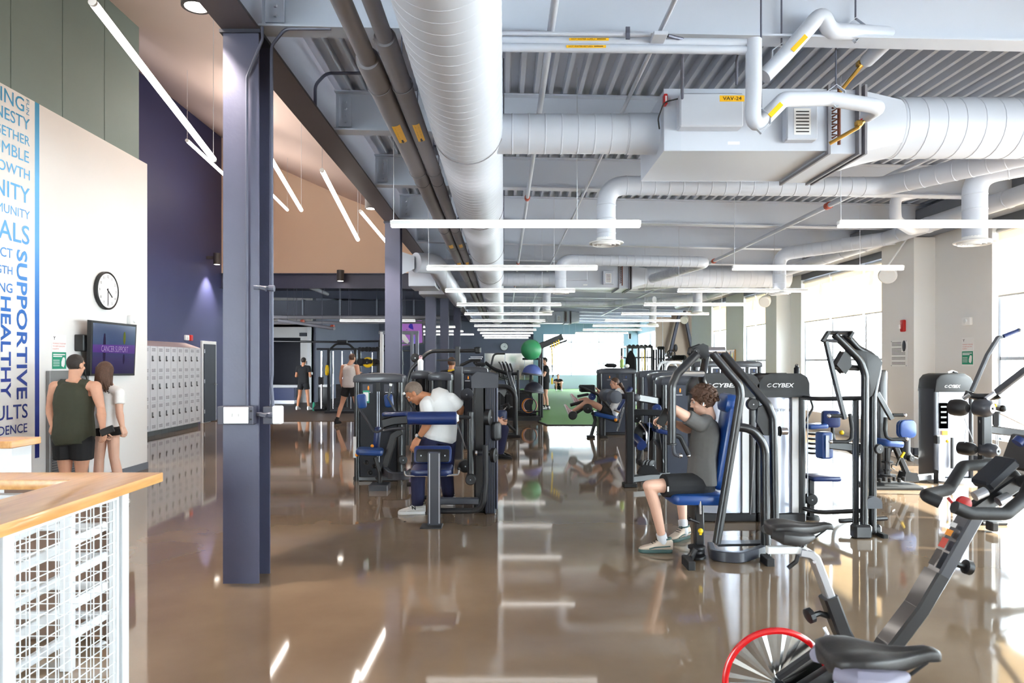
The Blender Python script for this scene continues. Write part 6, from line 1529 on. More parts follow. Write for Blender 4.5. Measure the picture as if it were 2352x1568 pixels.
# ---------- M6 grey roller frame
t = thing('glute_machine', 'black post frame with two grey foam rollers, left of the seated man', 'gym machine', (2.0, 8.9, 0), 'weight machines')
PT(t, 'front_post', 'black_steel', [(1446, 1110), (1446, 900)], .05, 8.8, 0, sec=(.1, .1))
foot(t, P(1446, 1116, 8.8), .17, .17, .05)
for x, y, d in ((1393, 907, 9.05), (1411, 911, 8.8)): MB().lathe([(.06, -.07), (.084, -.055), (.084, .055), (.06, .07)], P(x, y, d), (.3, -1, 0), 22).build('foam_roller', 'grey_foam', t)
PT(t, 'roller_bar', 'column_dark', [(1395, 906, 8.95), (1462, 913, 8.85)], .036)
knob(t, P(1462, 913, 8.82), .05, 'grey_plastic', 'end_ball')
PT(t, 'top_beam', 'black_steel', [(1464, 913, 8.9), (1540, 926, 9.2)], .05, None, 0, sec=(.09, .1))
PT(t, 'mid_beam', 'black_steel', [(1446, 946), (1518, 948)], .04, 8.95, 0, sec=(.07, .08))
PT(t, 'base_tube', 'black_steel', [(1450, 1100, 8.8), (1545, 1088, 9.1)], .045, None, 0, sec=(.08, .09))
for x in (1483, 1491, 1498): disc(t, P(x, 1068, 8.9), .07, .025, (.7, -1, 0), name='pulley')
MB().prism([(-.11, 0), (.16, 0), (.08, .1), (-.05, .12)], P(1487, 1089, 8.85), (1, 0, 0), (0, 0, 1), (0, .12, 0), .006).build('pulley_bracket', 'black_plastic', t)
PT(t, 'cable', 'cable', [(1488, 1060, 8.9), (1492, 960, 9.0)], .004); PT(t, 'cable', 'cable', [(1524, 1062, 9.0), (1510, 960, 9.1)], .004)
MB().cyl(P(1456, 1006, 9.2), P(1474, 1023, 9.0), .07, 18).build('leg_roller', 'navy_vinyl', t)
PT(t, 'roller_leg', 'black_steel', [(1472, 1030), (1466, 1058)], .03, 9.1)
MB().b2(P(1460, 1064, 9.2), P(1476, 1056, 9.0), .01).build('leg_foot', 'rubber', t)
PT(t, 'swing_arm', 'chrome', [(1468, 965), (1486, 990), (1485, 1015), (1470, 1035)], .022, 9.2, .15)
PT(t, 'swing_arm', 'grey_steel', [(1505, 1010), (1518, 1030), (1519, 1070)], .035, 9.2, .1)
MB().ell(P(1494, 976, 9.1), (.05, .09, .035), Matrix.Rotation(.5, 3, 'Y')).build('knee_pad', 'blue_vinyl', t)
disc(t, P(1508, 938, 9.0), .06, .06, (0, -1, 0), 'navy_vinyl', 'roller_end'); disc(t, P(1512, 972, 9.0), .085, .03, (.2, -1, 0), 'black_plastic', 'cam')
MB().pad(P(1522, 990, 9.1), .24, .3, .06, (1, 0, -.2), (0, 1, 0), .03, .02).build('seat', 'navy_vinyl', t)
disc(t, P(1462, 960, 9.2), .06, .05, (0, -1, 0)); disc(t, P(1478, 995, 9.25), .14, .03, (.2, -1, 0), 'black_plastic', 'cam')
simple_tower('weight tower farthest of three in a row left of the seated man', 2.83, 12.3, .76, 1.46, .36, 'shroud_grey')
simple_tower('weight tower middle of three in a row left of the seated man', 2.70, 10.7, .76, 1.45, .36, 'shroud_grey')
simple_tower('weight tower nearest of three in a row left of the seated man', 2.5, 9.0, .84, 1.43, .36, 'shroud_grey')
simple_tower('pale-fronted weight tower by the window, left of a pair', 4.16, 13.8, .62, 1.63, .36, 'satin')
simple_tower('pale-fronted weight tower by the window, right of a pair', 4.92, 13.8, .58, 1.63, .36, 'satin')
t = thing('dip_station', 'white tubular dip station behind the weight towers', 'gym machine', (3.1, 13.4, 0))
for dx in (0, .14): MB().tube([(3.0+dx, 13.3, 0), (3.0+dx, 13.3, 1.5), (3.08+dx, 13.35, 1.6), (3.4+dx, 13.5, 1.6), (3.42+dx, 13.5, 0)], .03, 10, .15).build('tube_frame', 'rail_white', t)
MB().pad((3.3, 13.4, 1.45), .2, .16, .06, (1, 0, 0), (0, 0, 1)).build('arm_pad', 'black_plastic', t)
# ---------- M7 chest press
t = thing('chest_press_machine', 'black chest press with a blue back pad, the seated man on it', 'gym machine', (2.0, 5.9, 0), 'weight machines')
MB().pad(P(1594, 1140, 5.72), .45, .36, .085, (1, .06, -.02), (-.06, 1, 0), .06, .025).build('seat', 'blue_vinyl', t)
MB().pad(P(1664, 1018, 5.82), .34, .78, .10, (.08, 1, 0), (.17, 0, 1), .09, .035).build('backrest', 'blue_vinyl', t)
MB().pad(P(1672, 925, 5.82), .33, .16, .112, (.08, 1, 0), (.17, 0, 1), .06, .035).build('head_pad', 'blue_vinyl', t)
PT(t, 'back_frame', 'black_steel', [(1637, 812), (1698, 884), (1701, 908), (1646, 1246)], .034, 5.5, .12, n=14)
PT(t, 'rear_frame', 'black_steel', [(1660, 810, 5.7), (1764, 930, 5.6), (1776, 960, 5.6), (1780, 1236, 5.6)], .034, None, .15, n=14)
PT(t, 'support_arm', 'black_steel', [(1694, 980), (1725, 984), (1757, 1020), (1758, 1250)], .036, 5.55, .22, n=14)
MB().cyl(P(1612, 806, 5.7), P(1664, 806, 5.7), .036, 18).build('pivot_bar', 'chrome', t)
MB().prism([(-.08, -.01), (-.055, -.035), (0, -.03), (.03, -.05), (.05, -.02), (.045, .045), (.01, .06), (-.07, .03)], P(1612, 808, 5.62), (1, 0, 0), (0, 0, 1), (0, .12, 0), .01).build('pivot_housing', 'black_plastic', t)
disc(t, P(1598, 806, 5.6), .028, .05, (0, -1, 0), 'black_plastic', 'pivot_cap')
PT(t, 'press_arm', 'black_steel', [(1602, 812), (1556, 858), (1543, 885), (1543, 1018)], .034, 5.55, .12, n=14)
PT(t, 'press_arm', 'black_steel', [(1622, 812, 5.9), (1616, 848, 6.2), (1611, 868, 6.35), (1626, 910, 6.4), (1640, 1000, 6.4)], .034, None, .1, n=14)
MB().lathe([(.03, 0), (.042, .004), (.042, .016), (.03, .02)], P(1543, 1022, 5.55), (0, 0, 1), 14).build('arm_collar', 'black_plastic', t)
PT(t, 'link_bar', 'grey_steel', [(1560, 858, 5.6), (1612, 858, 6.0)], .028)
h_ = PT(t, 'handle', 'grey_steel', [(1545, 1018), (1548, 1044), (1562, 1047)], .016, 5.55, .05); knob(h_, P(1563, 1046, 5.55), .02, 'chrome', 'handle_tip')
h_ = PT(t, 'handle', 'rubber', [(1550, 1000), (1562, 1002), (1582, 1044)], .02, 5.6, .04); knob(h_, P(1582, 1046, 5.6), .017, 'chrome', 'handle_tip')
MB().prism([(-.06, -.02), (.0, -.13), (.07, -.13), (.08, .08), (.02, .12), (-.05, .09)], P(1756, 962, 5.6), (1, 0, 0), (0, 0, 1), (0, .03, 0), .005).build('cam_plate', 'black_plastic', t)
disc(t, P(1728, 928, 5.62), .05, .05, (0, -1, 0)); PT(t, 'axle', 'black_steel', [(1726, 988, 5.7), (1800, 990, 5.7)], .028)
MB().cyl(P(1790, 990, 5.7), P(1808, 990, 5.7), .03, 16).build('axle_end', 'chrome', t)
b = MB()
for x in (1784, 1790): b.lathe([(.04, 0), (.044, .004), (.04, .008)], P(x, 990, 5.7), (1, 0, 0), 16)
b.build('axle_ring', 'black_plastic', t)['kind'] = 'stuff'
PT(t, 'base_bumper', 'grey_steel', [(1632, 1256, 5.9), (1640, 1276, 5.5), (1700, 1280, 5.45), (1756, 1262, 5.6), (1765, 1240, 5.8)], .05, None, .12, sec=(.05, .085), up=(0, 0, 1))
PT(t, 'base_plate', 'black_steel', [(1645, 1248, 5.7), (1755, 1246, 5.7)], .02, None, 0, sec=(.12, .02))
PT(t, 'rear_foot', 'black_steel', [(1762, 1225), (1766, 1288)], .02, 5.5, 0); MB().b2(P(1745, 1294, 5.5), P(1780, 1283, 5.35), .006).build('foot', 'rubber', t)
PT(t, 'seat_post', 'black_steel', [(1604, 1155), (1606, 1275)], .03, 5.62, 0, sec=(.075, .07))
PT(t, 'seat_post_inner', 'chrome', [(1608, 1150), (1609, 1180)], .012, 5.55, 0)
PT(t, 'adjuster_lever', 'black_steel', [(1606, 1200), (1584, 1192)], .012, 5.58); knob(t, P(1584, 1192, 5.58), .018)
knob(t, P(1609, 1219, 5.52), .022, 'yellow', 'yellow_knob'); PT(t, 'knob_stem', 'yellow', [(1609, 1219), (1609, 1228)], .011, 5.52)
for y, r in ((1258, .07), (1268, .055), (1280, .075)): MB().lathe([(r, 0), (r, .018)], P(1600, y, 5.55), (0, 0, 1), 16).build('pivot_plate', 'black_plastic', t)
MB().b2(P(1565, 1299, 5.45), P(1598, 1290, 5.25), .006).build('foot', 'rubber', t); PT(t, 'front_foot', 'black_steel', [(1598, 1260), (1582, 1292)], .022, 5.45)
cybex_tower(t, 1.93, 2.53, 6.85)
PT(t, 'tower_link', 'black_steel', [(1760, 1240, 5.65), (1760, 1205, 6.8)], .03, None, 0, sec=(.06, .07))
PT(t, 'cable', 'cable', [(1738, 940, 5.9), (1724, 1180, 6.6)], .004)
# ---------- M8 pulldown
t = thing('pulldown_machine', 'tall black pulldown machine in front of the bright window, with lever handles', 'gym machine', (3.2, 6.4, 0), 'weight machines')
cybex_tower(t, 2.55, 3.03, 6.85, word='PRESTIGE')
MB().b2(P(1957, 1222, 6.4), P(1974, 918, 6.3), .006).build('column', 'black_steel', t)
b = MB()
for k in range(3): b.b2(P(1959+k*6, 1220, 6.3), P(1961+k*6, 920, 6.292))
b.build('column_rib', 'grey_steel', t)['kind'] = 'stuff'
PT(t, 'front_upright', 'black_steel', [(1917, 768), (1975, 826), (1987, 860), (1984, 1222)], .034, 6.25, .2, n=14)
PT(t, 'rear_upright', 'black_steel', [(1940, 766, 6.4), (1970, 800, 6.4), (2008, 820, 6.4), (2017, 845, 6.4), (2005, 905, 6.35), (2004, 1222, 6.35)], .034, None, .15, n=14)
PT(t, 'top_bar', 'black_steel', [(1900, 764), (1958, 764)], .02, 6.25); PT(t, 'top_bar', 'grey_steel', [(1894, 782), (1928, 783)], .016, 6.25)
for a, b_ in (((1903, 762), (1889, 784)), ((1958, 762), (1950, 776))): PT(t, 'end_plate', 'black_plastic', [a, b_], .03, 6.22, 0, sec=(.05, .03))
MB().prism([(-.13, .13), (.02, .10), (.13, .06), (.17, 0), (.14, -.12), (.08, -.30), (.04, -.33), (.03, -.12), (-.02, -.02), (-.12, .06)], P(1985, 832, 6.25), (1, 0, 0), (0, 0, 1), (0, .03, 0), .006).build('cam_plate', 'black_plastic', t)
MB().prism([(-.07, -.02), (.0, -.1), (.05, -.03), (.04, .07), (.0, .1)], P(1942, 832, 6.25), (1, 0, 0), (0, 0, 1), (0, .1, 0), .008).build('bracket', 'black_plastic', t)
PT(t, 'bracket_tube', 'black_steel', [(1915, 842), (1972, 845)], .028, 6.3); 
PT(t, 'lever_arm', 'black_steel', [(1897, 784), (1912, 850), (1940, 962)], .026, 6.2, .2, sec=(.035, .045)); PT(t, 'lever_arm', 'black_steel', [(2014, 902), (2048, 962)], .026, 6.5, 0, sec=(.035, .045))
for pts, D_ in (([(1904, 955), (1936, 955)], 6.2), ([(1952, 950), (1957, 985), (1956, 1008), (1945, 1014), (1908, 1014)], 6.2), ([(2050, 953), (2078, 953)], 6.5), ([(2034, 958), (2032, 985), (2036, 1004), (2048, 1009), (2082, 1008)], 6.5)):
    h_ = PT(t, 'handle', 'rubber', pts, .017, D_, .06); q = pts[0] if len(pts) == 2 and pts[0][0] < 2000 else pts[-1]; knob(h_, P(q[0], q[1], D_-.01), .019, 'chrome', 'handle_tip')
PT(t, 'cross_tube', 'black_steel', [(1838, 912, 6.9), (1870, 916, 6.6), (1984, 914, 6.3)], .022, None, .3)
PT(t, 'cross_tube', 'black_steel', [(1842, 1166, 6.9), (1880, 1177, 6.6), (1990, 1172, 6.3)], .022, None, .3)
MB().prism([(-.07, 0), (.07, 0)]+[(.07*math.cos(a), .045+.055*math.sin(a)) for a in [PI*k/10 for k in range(11)]], P(2008, 1167, 6.22), (1, 0, 0), (0, 0, 1), (0, .05, 0), .004).build('pulley_cover', 'grey_plastic', t)
for x0, x1, D_ in ((1950, 2006, 6.25), (1990, 2028, 6.4)): MB().b2(P(x0, 1232, D_+.05), P(x1, 1206, D_-.06), .02).build('base_foot', 'black_steel', t)
MB().b2(P(2012, 1237, 6.32), P(2042, 1228, 6.2), .008).build('foot', 'rubber', t)
PT(t, 'foot_bar', 'black_steel', [(1928, 1196), (2036, 1190)], .022, 6.5)
PT(t, 'roller_arm', 'black_steel', [(1902, 1020, 6.6), (1955, 1026, 6.5), (2010, 1030, 6.4)], .03, None, .2, sec=(.07, .08)); disc(t, P(2012, 1030, 6.35), .045, .09, (.3, -1, 0))
MB().pad(P(1893, 1022, 6.65), .13, .26, .11, (1, .25, 0), (0, 0, 1), .025, .018).build('thigh_pad', 'blue_vinyl', t)
MB().b2(P(1896, 1050, 6.57), P(1905, 1000, 6.56)).build('pad_plate', 'brushed', t)
MB().pad(P(1888, 1096, 7.0), .30, .26, .05, (1, 0, 0), (0, 1, 0), .03, .02).build('seat', 'navy_vinyl', t)
PT(t, 'seat_post', 'black_steel', [(1862, 1100), (1862, 1190)], .03, 7.0, 0, sec=(.06, .06)); disc(t, P(1862, 1146, 6.92), .06, .08, (0, -1, 0)); MB().lathe([(.09, 0), (.08, .03)], Vector((P(1862, 1190, 7.0).x, 7.0, 0)), n=18).build('seat_base', 'rubber', t)
PT(t, 'cable', 'cable', [(1855, 925, 6.8), (1855, 1140, 6.8)], .004)
# ---------- M9 hip machine
t = thing('hip_machine', 'machine with a big light blue pad in front of the white pillar', 'gym machine', (5.0, 8.9, 0), 'weight machines')
MB().prism(rrect(.16, .36, .05), (4.98, 9.15, 0), (1, 0, 0), (0, 1, 0), (0, 0, 1.5), .03).build('tower', 'black_steel', t)
for q in (0, .075): MB().pad(P(2084-q*70, 985, 8.85+q), .235, .24, .06, (1, .12, 0), (0, 0, 1), .07, .025).build('knee_pad', 'blue_vinyl', t)
PT(t, 'pad_arm', 'black_steel', [(2072, 1004), (2072, 1040), (2080, 1052)], .03, 8.9, .05, sec=(.05, .06)); PT(t, 'pad_arm', 'grey_plastic', [(2084, 1005), (2084, 1038), (2092, 1052)], .035, 8.82, .05)
disc(t, P(2091, 1052, 8.8), .045, .06, (.3, -1, 0))
MB().pad(P(2036, 1016, 8.7), .3, .34, .09, (1, .2, -.12), (-.2, 1, 0), .07, .03).build('seat', 'blue_vinyl', t)
MB().pad(P(1908, 962, 8.9), .22, .22, .1, (1, -.25, 0), (.04, 0, 1), .04, .02).build('knee_pad', 'navy_vinyl', t)
PT(t, 'pad_arm', 'black_steel', [(1912, 980), (1914, 1010), (1960, 1040), (2000, 1042)], .025, 8.9, .1)
PT(t, 'seat_column', 'black_steel', [(2038, 1028), (2038, 1095)], .035, 8.72, 0)
for y, r in ((1062, .07), (1080, .05), (1092, .1)): MB().lathe([(r, 0), (r, .02)], P(2038, y, 8.72), (0, 0, 1), 18).build('collar', 'black_plastic', t)
MB().prism([(-.25, -.2), (.35, -.22), (.42, .1), (.2, .3), (-.25, .25)], (P(2038, 1100, 8.72).x, 8.75, .0), (1, 0, 0), (0, 1, 0), (0, 0, .04), .008).build('base_plate', 'rubber', t)
PT(t, 'diagonal_frame', 'black_steel', [(2050, 1012), (2082, 1085), (2088, 1100)], .03, 8.75, 0, sec=(.06, .07))
MB().prism([(-.08, 0), (.1, 0), (.08, .09), (-.05, .1)], P(2092, 1104, 8.7), (1, 0, 0), (0, 0, 1), (0, .16, 0), .01).build('foot_block', 'black_plastic', t)
PT(t, 'crank_lever', 'black_steel', [(2058, 1070), (2066, 1052), (2074, 1040)], .01, 8.6, .02); PT(t, 'crank_grip', 'yellow', [(2070, 1050), (2077, 1038)], .016, 8.58)
MB().tube([P(2055, 1078, 8.6), P(2048, 1074, 8.6), P(2048, 1066, 8.6), P(2060, 1066, 8.6)], .008, 6, .02).build('hook', 'black_steel', t)
b = MB()
for k in range(7): b.lathe([(.02, 0), (.02, .05)], P(2010+k*11, 1104+(k % 2)*3, 8.6), (0, 0, 1), 8)
b.build('bolt_head', 'black_plastic', t)['kind'] = 'stuff'
knob(t, P(1933, 993, 8.9), .03, 'yellow', 'yellow_knob'); PT(t, 'handle', 'black_steel', [(1850, 968), (1868, 935), (1856, 900)], .015, 8.9, .08)
MB().pad(P(1872, 978, 8.9), .26, .24, .06, (1, 0, .04), (0, 1, 0), .03, .02).build('back_pad', 'blue_vinyl', t)
b = MB()
for k in range(5): b.lathe([(.07, 0), (.07, .025)], P(1868, 1042-k*11, 8.9), (0, 0, 1), 14)
b.build('spring_stack', 'black_plastic', t)['kind'] = 'stuff'
# rowing rails on the floor behind
t = thing('rowing_machine', 'pale low rower with a sloping rail below the white pillar', 'cardio machine', (5.9, 9.9, 0))
PT(t, 'rail', 'rail_white', [(2050, 1040, 9.9), (2168, 1078, 9.3)], .04, None, 0, sec=(.07, .08)); PT(t, 'rail', 'brushed', [(2065, 1100, 9.0), (2165, 1092, 9.2)], .04, None, 0, sec=(.07, .08))
PT(t, 'rail', 'black_steel', [(2100, 1046, 10.2), (2160, 1060, 10)], .02)
for x in (2075, 2150): MB().b2(P(x-6, 1112, 9.1), P(x+6, 1080, 9.0), .01).build('foot', 'rubber', t)
# ---------- M10 cable machine right
t = thing('cable_tower', 'pale-fronted cable tower with maker lettering beside the poster', 'gym machine', (5.9, 9.35, 0), 'weight machines')
X0, X1 = P(2145, 0, 9.2).x, P(2238, 0, 9.2).x; D = 9.2
MB().prism([(-.27, -.12), (-.25, .05), (-.2, .11), (-.12, .13), (.14, .13), (.22, .08), (.27, -.02), (.27, -.12)], ((X0+X1)/2, D-.02, 1.32), (1, 0, 0), (0, 0, 1), (0, .4, 0), .02).build('cap', 'black_plastic', t)
logo(t, (X0+.13, D-.026, 1.26), (1, 0, 0), .21, .04)
MB().prism(rrect(.07, .36, .025), (X0+.035, D+.18, 0), (1, 0, 0), (0, 1, 0), (0, 0, 1.24)).build('side_post', 'grey_steel', t)
MB().prism(rrect(.05, .36, .02), (X1-.03, D+.18, 0), (1, 0, 0), (0, 1, 0), (0, 0, 1.24)).build('side_post', 'black_steel', t)
MB().b2((X0+.07, D+.02, .05), (X1-.055, D+.3, 1.22), .01).build('satin_shroud', 'satin', t)
MB().b2(P(2157, 984, D), P(2178, 925, D), .004).build('instruction_plate', 'print_black', t)
b = MB()
for k in range(4): b.b2(P(2161, 972-k*12, 9.19), P(2174, 968-k*12, 9.188))
b.build('plate_print', 'print_grey', t)['kind'] = 'stuff'
MB().b2(P(2163, 999, 9.2), P(2177, 989, 9.19)).build('warning_label', 'orange', t)
MB().b2(P(2183, 1075, 9.19), P(2190, 1005, 9.16)).build('weight_slot', 'print_black', t); knob(t, P(2176, 1013, 9.15), .02, 'yellow', 'selector_pin')
MB().b2(P(2143, 1018, 9.2), P(2160, 1000, 9.12), .01).build('phone_holder', 'black_plastic', t)
MB().lathe([(.34, 0), (.34, .02), (.3, .04)], ((X0+X1)/2+.05, D+.05, 0), n=30).build('base_plate', 'brushed', t)
t = thing('dual_cable_arm', 'dark post with ball-shaped pulley covers and raised silver arms', 'gym machine', (4.8, 6.85, 0), 'weight machines')
PT(t, 'post', 'black_steel', [(2262, 1205), (2262, 935)], .05, 6.85, 0, sec=(.1, .09)); foot(t, (P(2262, 0, 6.85).x, 6.85, 0), .25, .3, .03)
MB().b2(P(2262, 1215, 6.5), P(2295, 1200, 6.4), .01).build('foot', 'rubber', t)
for x, y, r, D_ in ((2203, 936, .085, 6.9), (2260, 937, .09, 6.8), (2222, 1030, .068, 6.9), (2273, 1034, .072, 6.8)):
    o = MB().lathe([(r*.5, -.09), (r*.92, -.075), (r, -.04), (r, .02), (r*.85, .06), (r*.5, .085)], P(x, y, D_), (.45, -1, 0), 24).build('pulley_cover', 'black_plastic' if x < 2250 else 'grey_steel', t)
    MB().lathe([(.012, 0), (.01, .008)], P(x, y, D_)+Vector((.45, -1, 0)).normalized()*.085, (.45, -1, 0), 10).build('bolt', 'print_black', o)
PT(t, 'cross_bar', 'black_steel', [(2215, 903, 6.95), (2240, 911, 6.9), (2285, 911, 6.85), (2298, 906, 6.8)], .034, None, .1)
for pts in ([(2213, 915, 6.95), (2228, 905, 6.9)], [(2264, 917, 6.8), (2284, 903, 6.8)]): PT(t, 'arm_clamp', 'brushed', pts, .024)
PT(t, 'swing_arm', 'grey_plastic', [(2232, 898), (2268, 815), (2293, 774), (2300, 774)], .022, 6.9, .06, sec=(.03, .045))
PT(t, 'swing_arm', 'grey_plastic', [(2290, 900, 6.8), (2352, 852, 6.5), (2420, 805, 6.3)], .03, None, .06, sec=(.045, .06))
PT(t, 'grip', 'navy_vinyl', [(2305, 772), (2338, 759)], .02, 6.9); knob(t, P(2340, 758, 6.9), .022, 'grey_plastic', 'grip_end')
PT(t, 'side_beam', 'black_steel', [(2266, 985), (2420, 1004)], .04, 6.85, 0, sec=(.07, .08))
PT(t, 'small_arm', 'black_plastic', [(2275, 930), (2300, 938)], .03, 6.8); knob(t, P(2303, 938, 6.78), .035); knob(t, P(2286, 931, 6.75), .016, 'yellow', 'yellow_knob')
PT(t, 'strap', 'black_cloth', [(2283, 945), (2284, 975), (2290, 978), (2290, 945)], .01, 6.8, .02, sec=(.03, .012))
PT(t, 'lower_strut', 'brushed', [(2296, 948), (2352, 975), (2410, 1003)], .012, 6.8, 0)
for a, b_ in (((2215, 960), (2236, 1015)), ((2218, 985), (2216, 1016)), ((2250, 965), (2262, 1022)), ((2268, 962), (2276, 1018)), ((2288, 980), (2288, 1200)), ((2292, 980), (2292, 1200))): PT(t, 'cable', 'cable', [a, b_], .004, 6.85)
# ---------- spin bikes
mat('flywheel', S(215, 214, 212), .22, 1., var=.02)
_n = _M['flywheel'].node_tree; _b = _n.nodes['Principled BSDF']; _b.inputs['Anisotropic'].default_value = .6; _tg = _n.nodes.new('ShaderNodeTangent'); _tg.direction_type = 'RADIAL'; _tg.axis = 'Y'; _n.links.new(_tg.outputs[0], _b.inputs['Tangent']); _b.inputs['Anisotropic Rotation'].default_value = .25
BD = 2.85
c0 = P(1783, 1565, BD)
bk = thing('spin_bike', 'black spin bike with a red-rimmed rear flywheel in the near right corner', 'exercise bike', (1.5, BD, 0), 'spin bikes')
p = lambda x, y, dy=0.: P(x, y, BD+dy)
def saddle(par, L=.27, c=None, mt='saddle', sk='saddle_grey'):
    """saddle: nose towards +X"""
    c = Vector(c); sec_ = [(-.135, .045, .0, .045), (-.125, .066, .008, .055), (-.09, .078, .014, .062), (-.05, .074, .014, .064), (-.01, .058, .008, .062), (.03, .038, .004, .055), (.07, .025, .006, .045), (.105, .020, .010, .034), (.125, .017, .006, .028), (.135, .010, .0, .02)]
    b = MB(); n = 20; rings = []
    for x, hw, zt, th in sec_:
        ring = []
        for k in range(n):
            a = 2*PI*k/n; cs, sn = math.cos(a), math.sin(a)
            y = hw*math.copysign(abs(cs)**.8, cs); z = zt+(.010*sn if sn > 0 else th*sn*(.5+.5*abs(cs)))
            if sn > .5 and x < .08: z -= .007*(1-abs(cs)*2.2) if abs(cs) < .45 else 0
            ring.append(c+Vector((x, y, z)))
        rings += ring
    m = len(sec_); b.add(rings, [(i*n+k, i*n+(k+1) % n, (i+1)*n+(k+1) % n, (i+1)*n+k) for i in range(m-1) for k in range(n)]+[tuple(range(n))[::-1], tuple((m-1)*n+k for k in range(n))])
    s_ = b.build('saddle', mt, par, ang=70)
    for q in (-1, 1):
        MB().tube([c+Vector((-.132, q*.047, -.022)), c+Vector((-.10, q*.076, -.026)), c+Vector((-.05, q*.073, -.032)), c+Vector((0, q*.052, -.036)), c+Vector((.04, q*.034, -.034))], [.016, .029, .031, .024, .010], 10, .0).build('side_trim', sk, s_)
        MB().tube([c+Vector((-.09, q*.022, -.045)), c+Vector((-.05, q*.022, -.062)), c+Vector((.03, q*.022, -.055)), c+Vector((.10, q*.012, -.012))], .0038, 6, .02).build('saddle_rail', 'black_steel', s_)
    return s_
saddle(bk, c=p(1838, 1209), sk='saddle')
MB().tube([p(1762, 1262), p(1845, 1262)], .016, sec=(.032, .03)).build('seat_slider', 'fixture_white', bk)
MB().cyl(p(1846, 1262, -.02), p(1846, 1262, .02), .016, 14).build('slider_end', 'fixture_white', bk)
MB().cyl(p(1842, 1245), p(1842, 1262), .018, 12).build('saddle_clamp', 'black_steel', bk)
MB().tube([p(1835, 1266), p(1858, 1270), p(1870, 1280), p(1908, 1378)], .02, 8, .03, sec=(.035, .055), up=(0, 1, 0)).build('seat_post', 'brushed', bk)
MB().cyl(p(1871, 1290, -.028), p(1871, 1290, -.018), .007, 8).build('post_bolt', 'chrome', bk)
MB().tube([p(1832, 1275), p(1830, 1288), p(1810, 1304)], .009, 8, .02).build('slider_lever', 'black_plastic', bk)
MB().tube([p(1902, 1368), p(1932, 1448), p(1985, 1550), p(2010, 1640)], .03, 8, .1, sec=(.06, .072), up=(0, 1, 0)).build('seat_tube', 'black_steel', bk)
MB().lathe([(.02, -.015), (.031, -.01), (.031, .01), (.02, .015)], p(1860, 1413, -.03), (1, .2, .3), 10).build('adjust_knob', 'black_plastic', bk)
MB().tube([p(1865, 1413, -.02), p(1882, 1408), p(1905, 1415)], .012, 8).build('knob_stem', 'black_plastic', bk)
MB().tube([p(2232, 1180), p(2170, 1290), p(2142, 1340)], .03, 8, 0, sec=(.055, .088), up=(0, 1, 0)).build('handlebar_post', 'grey_steel', bk)
MB().tube([p(2152, 1315), p(2105, 1395), p(2040, 1480), p(1990, 1560), p(1985, 1650)], .04, 8, .06, sec=(.06, .10), up=(0, 1, 0)).build('front_tube', 'black_steel', bk)
e_ = (p(2232, 1180)-p(2142, 1340)).normalized(); n_ = Vector((0, -1, 0))
def lab(a, b_, w, m, off=-.0295, nm='label', lat=0.): 
    a, b_ = p(*a)+Vector((0, off, 0)), p(*b_)+Vector((0, off, 0)); e = (b_-a).normalized(); s_ = e.cross(n_).normalized()*w; return MB().quad(a-s_, b_-s_, b_+s_, a+s_).build(nm, m, bk, ang=0)
text('M3i', .02, p(2184, 1296)+Vector((0, -.031, 0)), e_, n_.cross(e_)*-1 if False else e_.cross(n_)*-1, 'alarm_red', bk, 'frame_lettering', width=.095, ext=.0, bold=.04) if False else lab((2177, 1292), (2200, 1248), .008, 'alarm_red', nm='red_marking')
b = MB(); u_ = e_.cross(n_).normalized()
top = -1 if u_.x > 0 else 1
for k, (q0, q1, m_) in enumerate(((.62, .70, 'orange'), (.74, .80, 'fixture_white'), (.45, .58, 'print_red'), (.2, .42, 'dark_metal'))):
    a = p(2142, 1340).lerp(p(2232, 1180), q0)+u_*top*.045; c_ = p(2142, 1340).lerp(p(2232, 1180), q1)+u_*top*.045
    MB().quad(a-n_*.02, c_-n_*.02, c_+n_*.02, a+n_*.02).build('post_sticker', m_, bk, ang=0)
MB().lathe([(.02, -.015), (.03, -.01), (.03, .012), (.02, .016)], p(2222, 1302, .0), (1, 0, -.3), 12).build('adjust_knob', 'black_plastic', bk)
MB().cyl(p(2196, 1295), p(2216, 1301), .012, 8).build('knob_stem', 'black_plastic', bk)
for pts in ([(2160, 1154, -.12), (2122, 1137, -.09), (2178, 1124, .04), (2212, 1070, .15), (2290, 1064, .18), (2335, 1095, .12), (2330, 1130, .05)],
            [(2192, 1164, -.24), (2225, 1178, -.24), (2310, 1180, -.22), (2352, 1145, -.18), (2372, 1100, -.10), (2345, 1105, -.02)]):
    MB().tube([p(*q) for q in pts], .0245, 14, .05, bn=6).build('handlebar', 'rubber', bk)
MB().tube([p(2228, 1178), p(2330, 1108)], .02, 8, 0, sec=(.06, .05), up=(0, 1, 0)).build('stem', 'black_steel', bk)
MB().box(p(2285, 1085, -.02), (.16, .11, .045), Matrix.Rotation(-.75, 3, 'Y'), .01).build('console_mount', 'shroud', bk)
MB().box(p(2352, 1040, 0), (.02, .2, .15), Matrix.Rotation(.35, 3, 'Y'), .008).build('console', 'black_plastic', bk)
MB().cyl(p(2336, 1018, -.05), p(2346, 1008, -.05), .022, 14).build('console_knob', 'navy_vinyl', bk)
for x, y in ((2238, 1140), (2292, 1152)): MB().cyl(p(x, y, -.05), p(x+26, y-12, -.05), .02, 14).build('clamp_cylinder', 'brushed', bk)
MB().tube([p(2178, 1142, -.04), p(2188, 1155, -.05), p(2215, 1160, -.05)], .007, 8, .02, sec=(.018, .012)).build('resistance_lever', 'alarm_red', bk)
MB().lathe([(.02, -.012), (.03, -.008), (.03, .008), (.02, .012)], p(2213, 1156, -.05), (0, -1, 0), 18).build('lever_hub', 'alarm_red', bk)
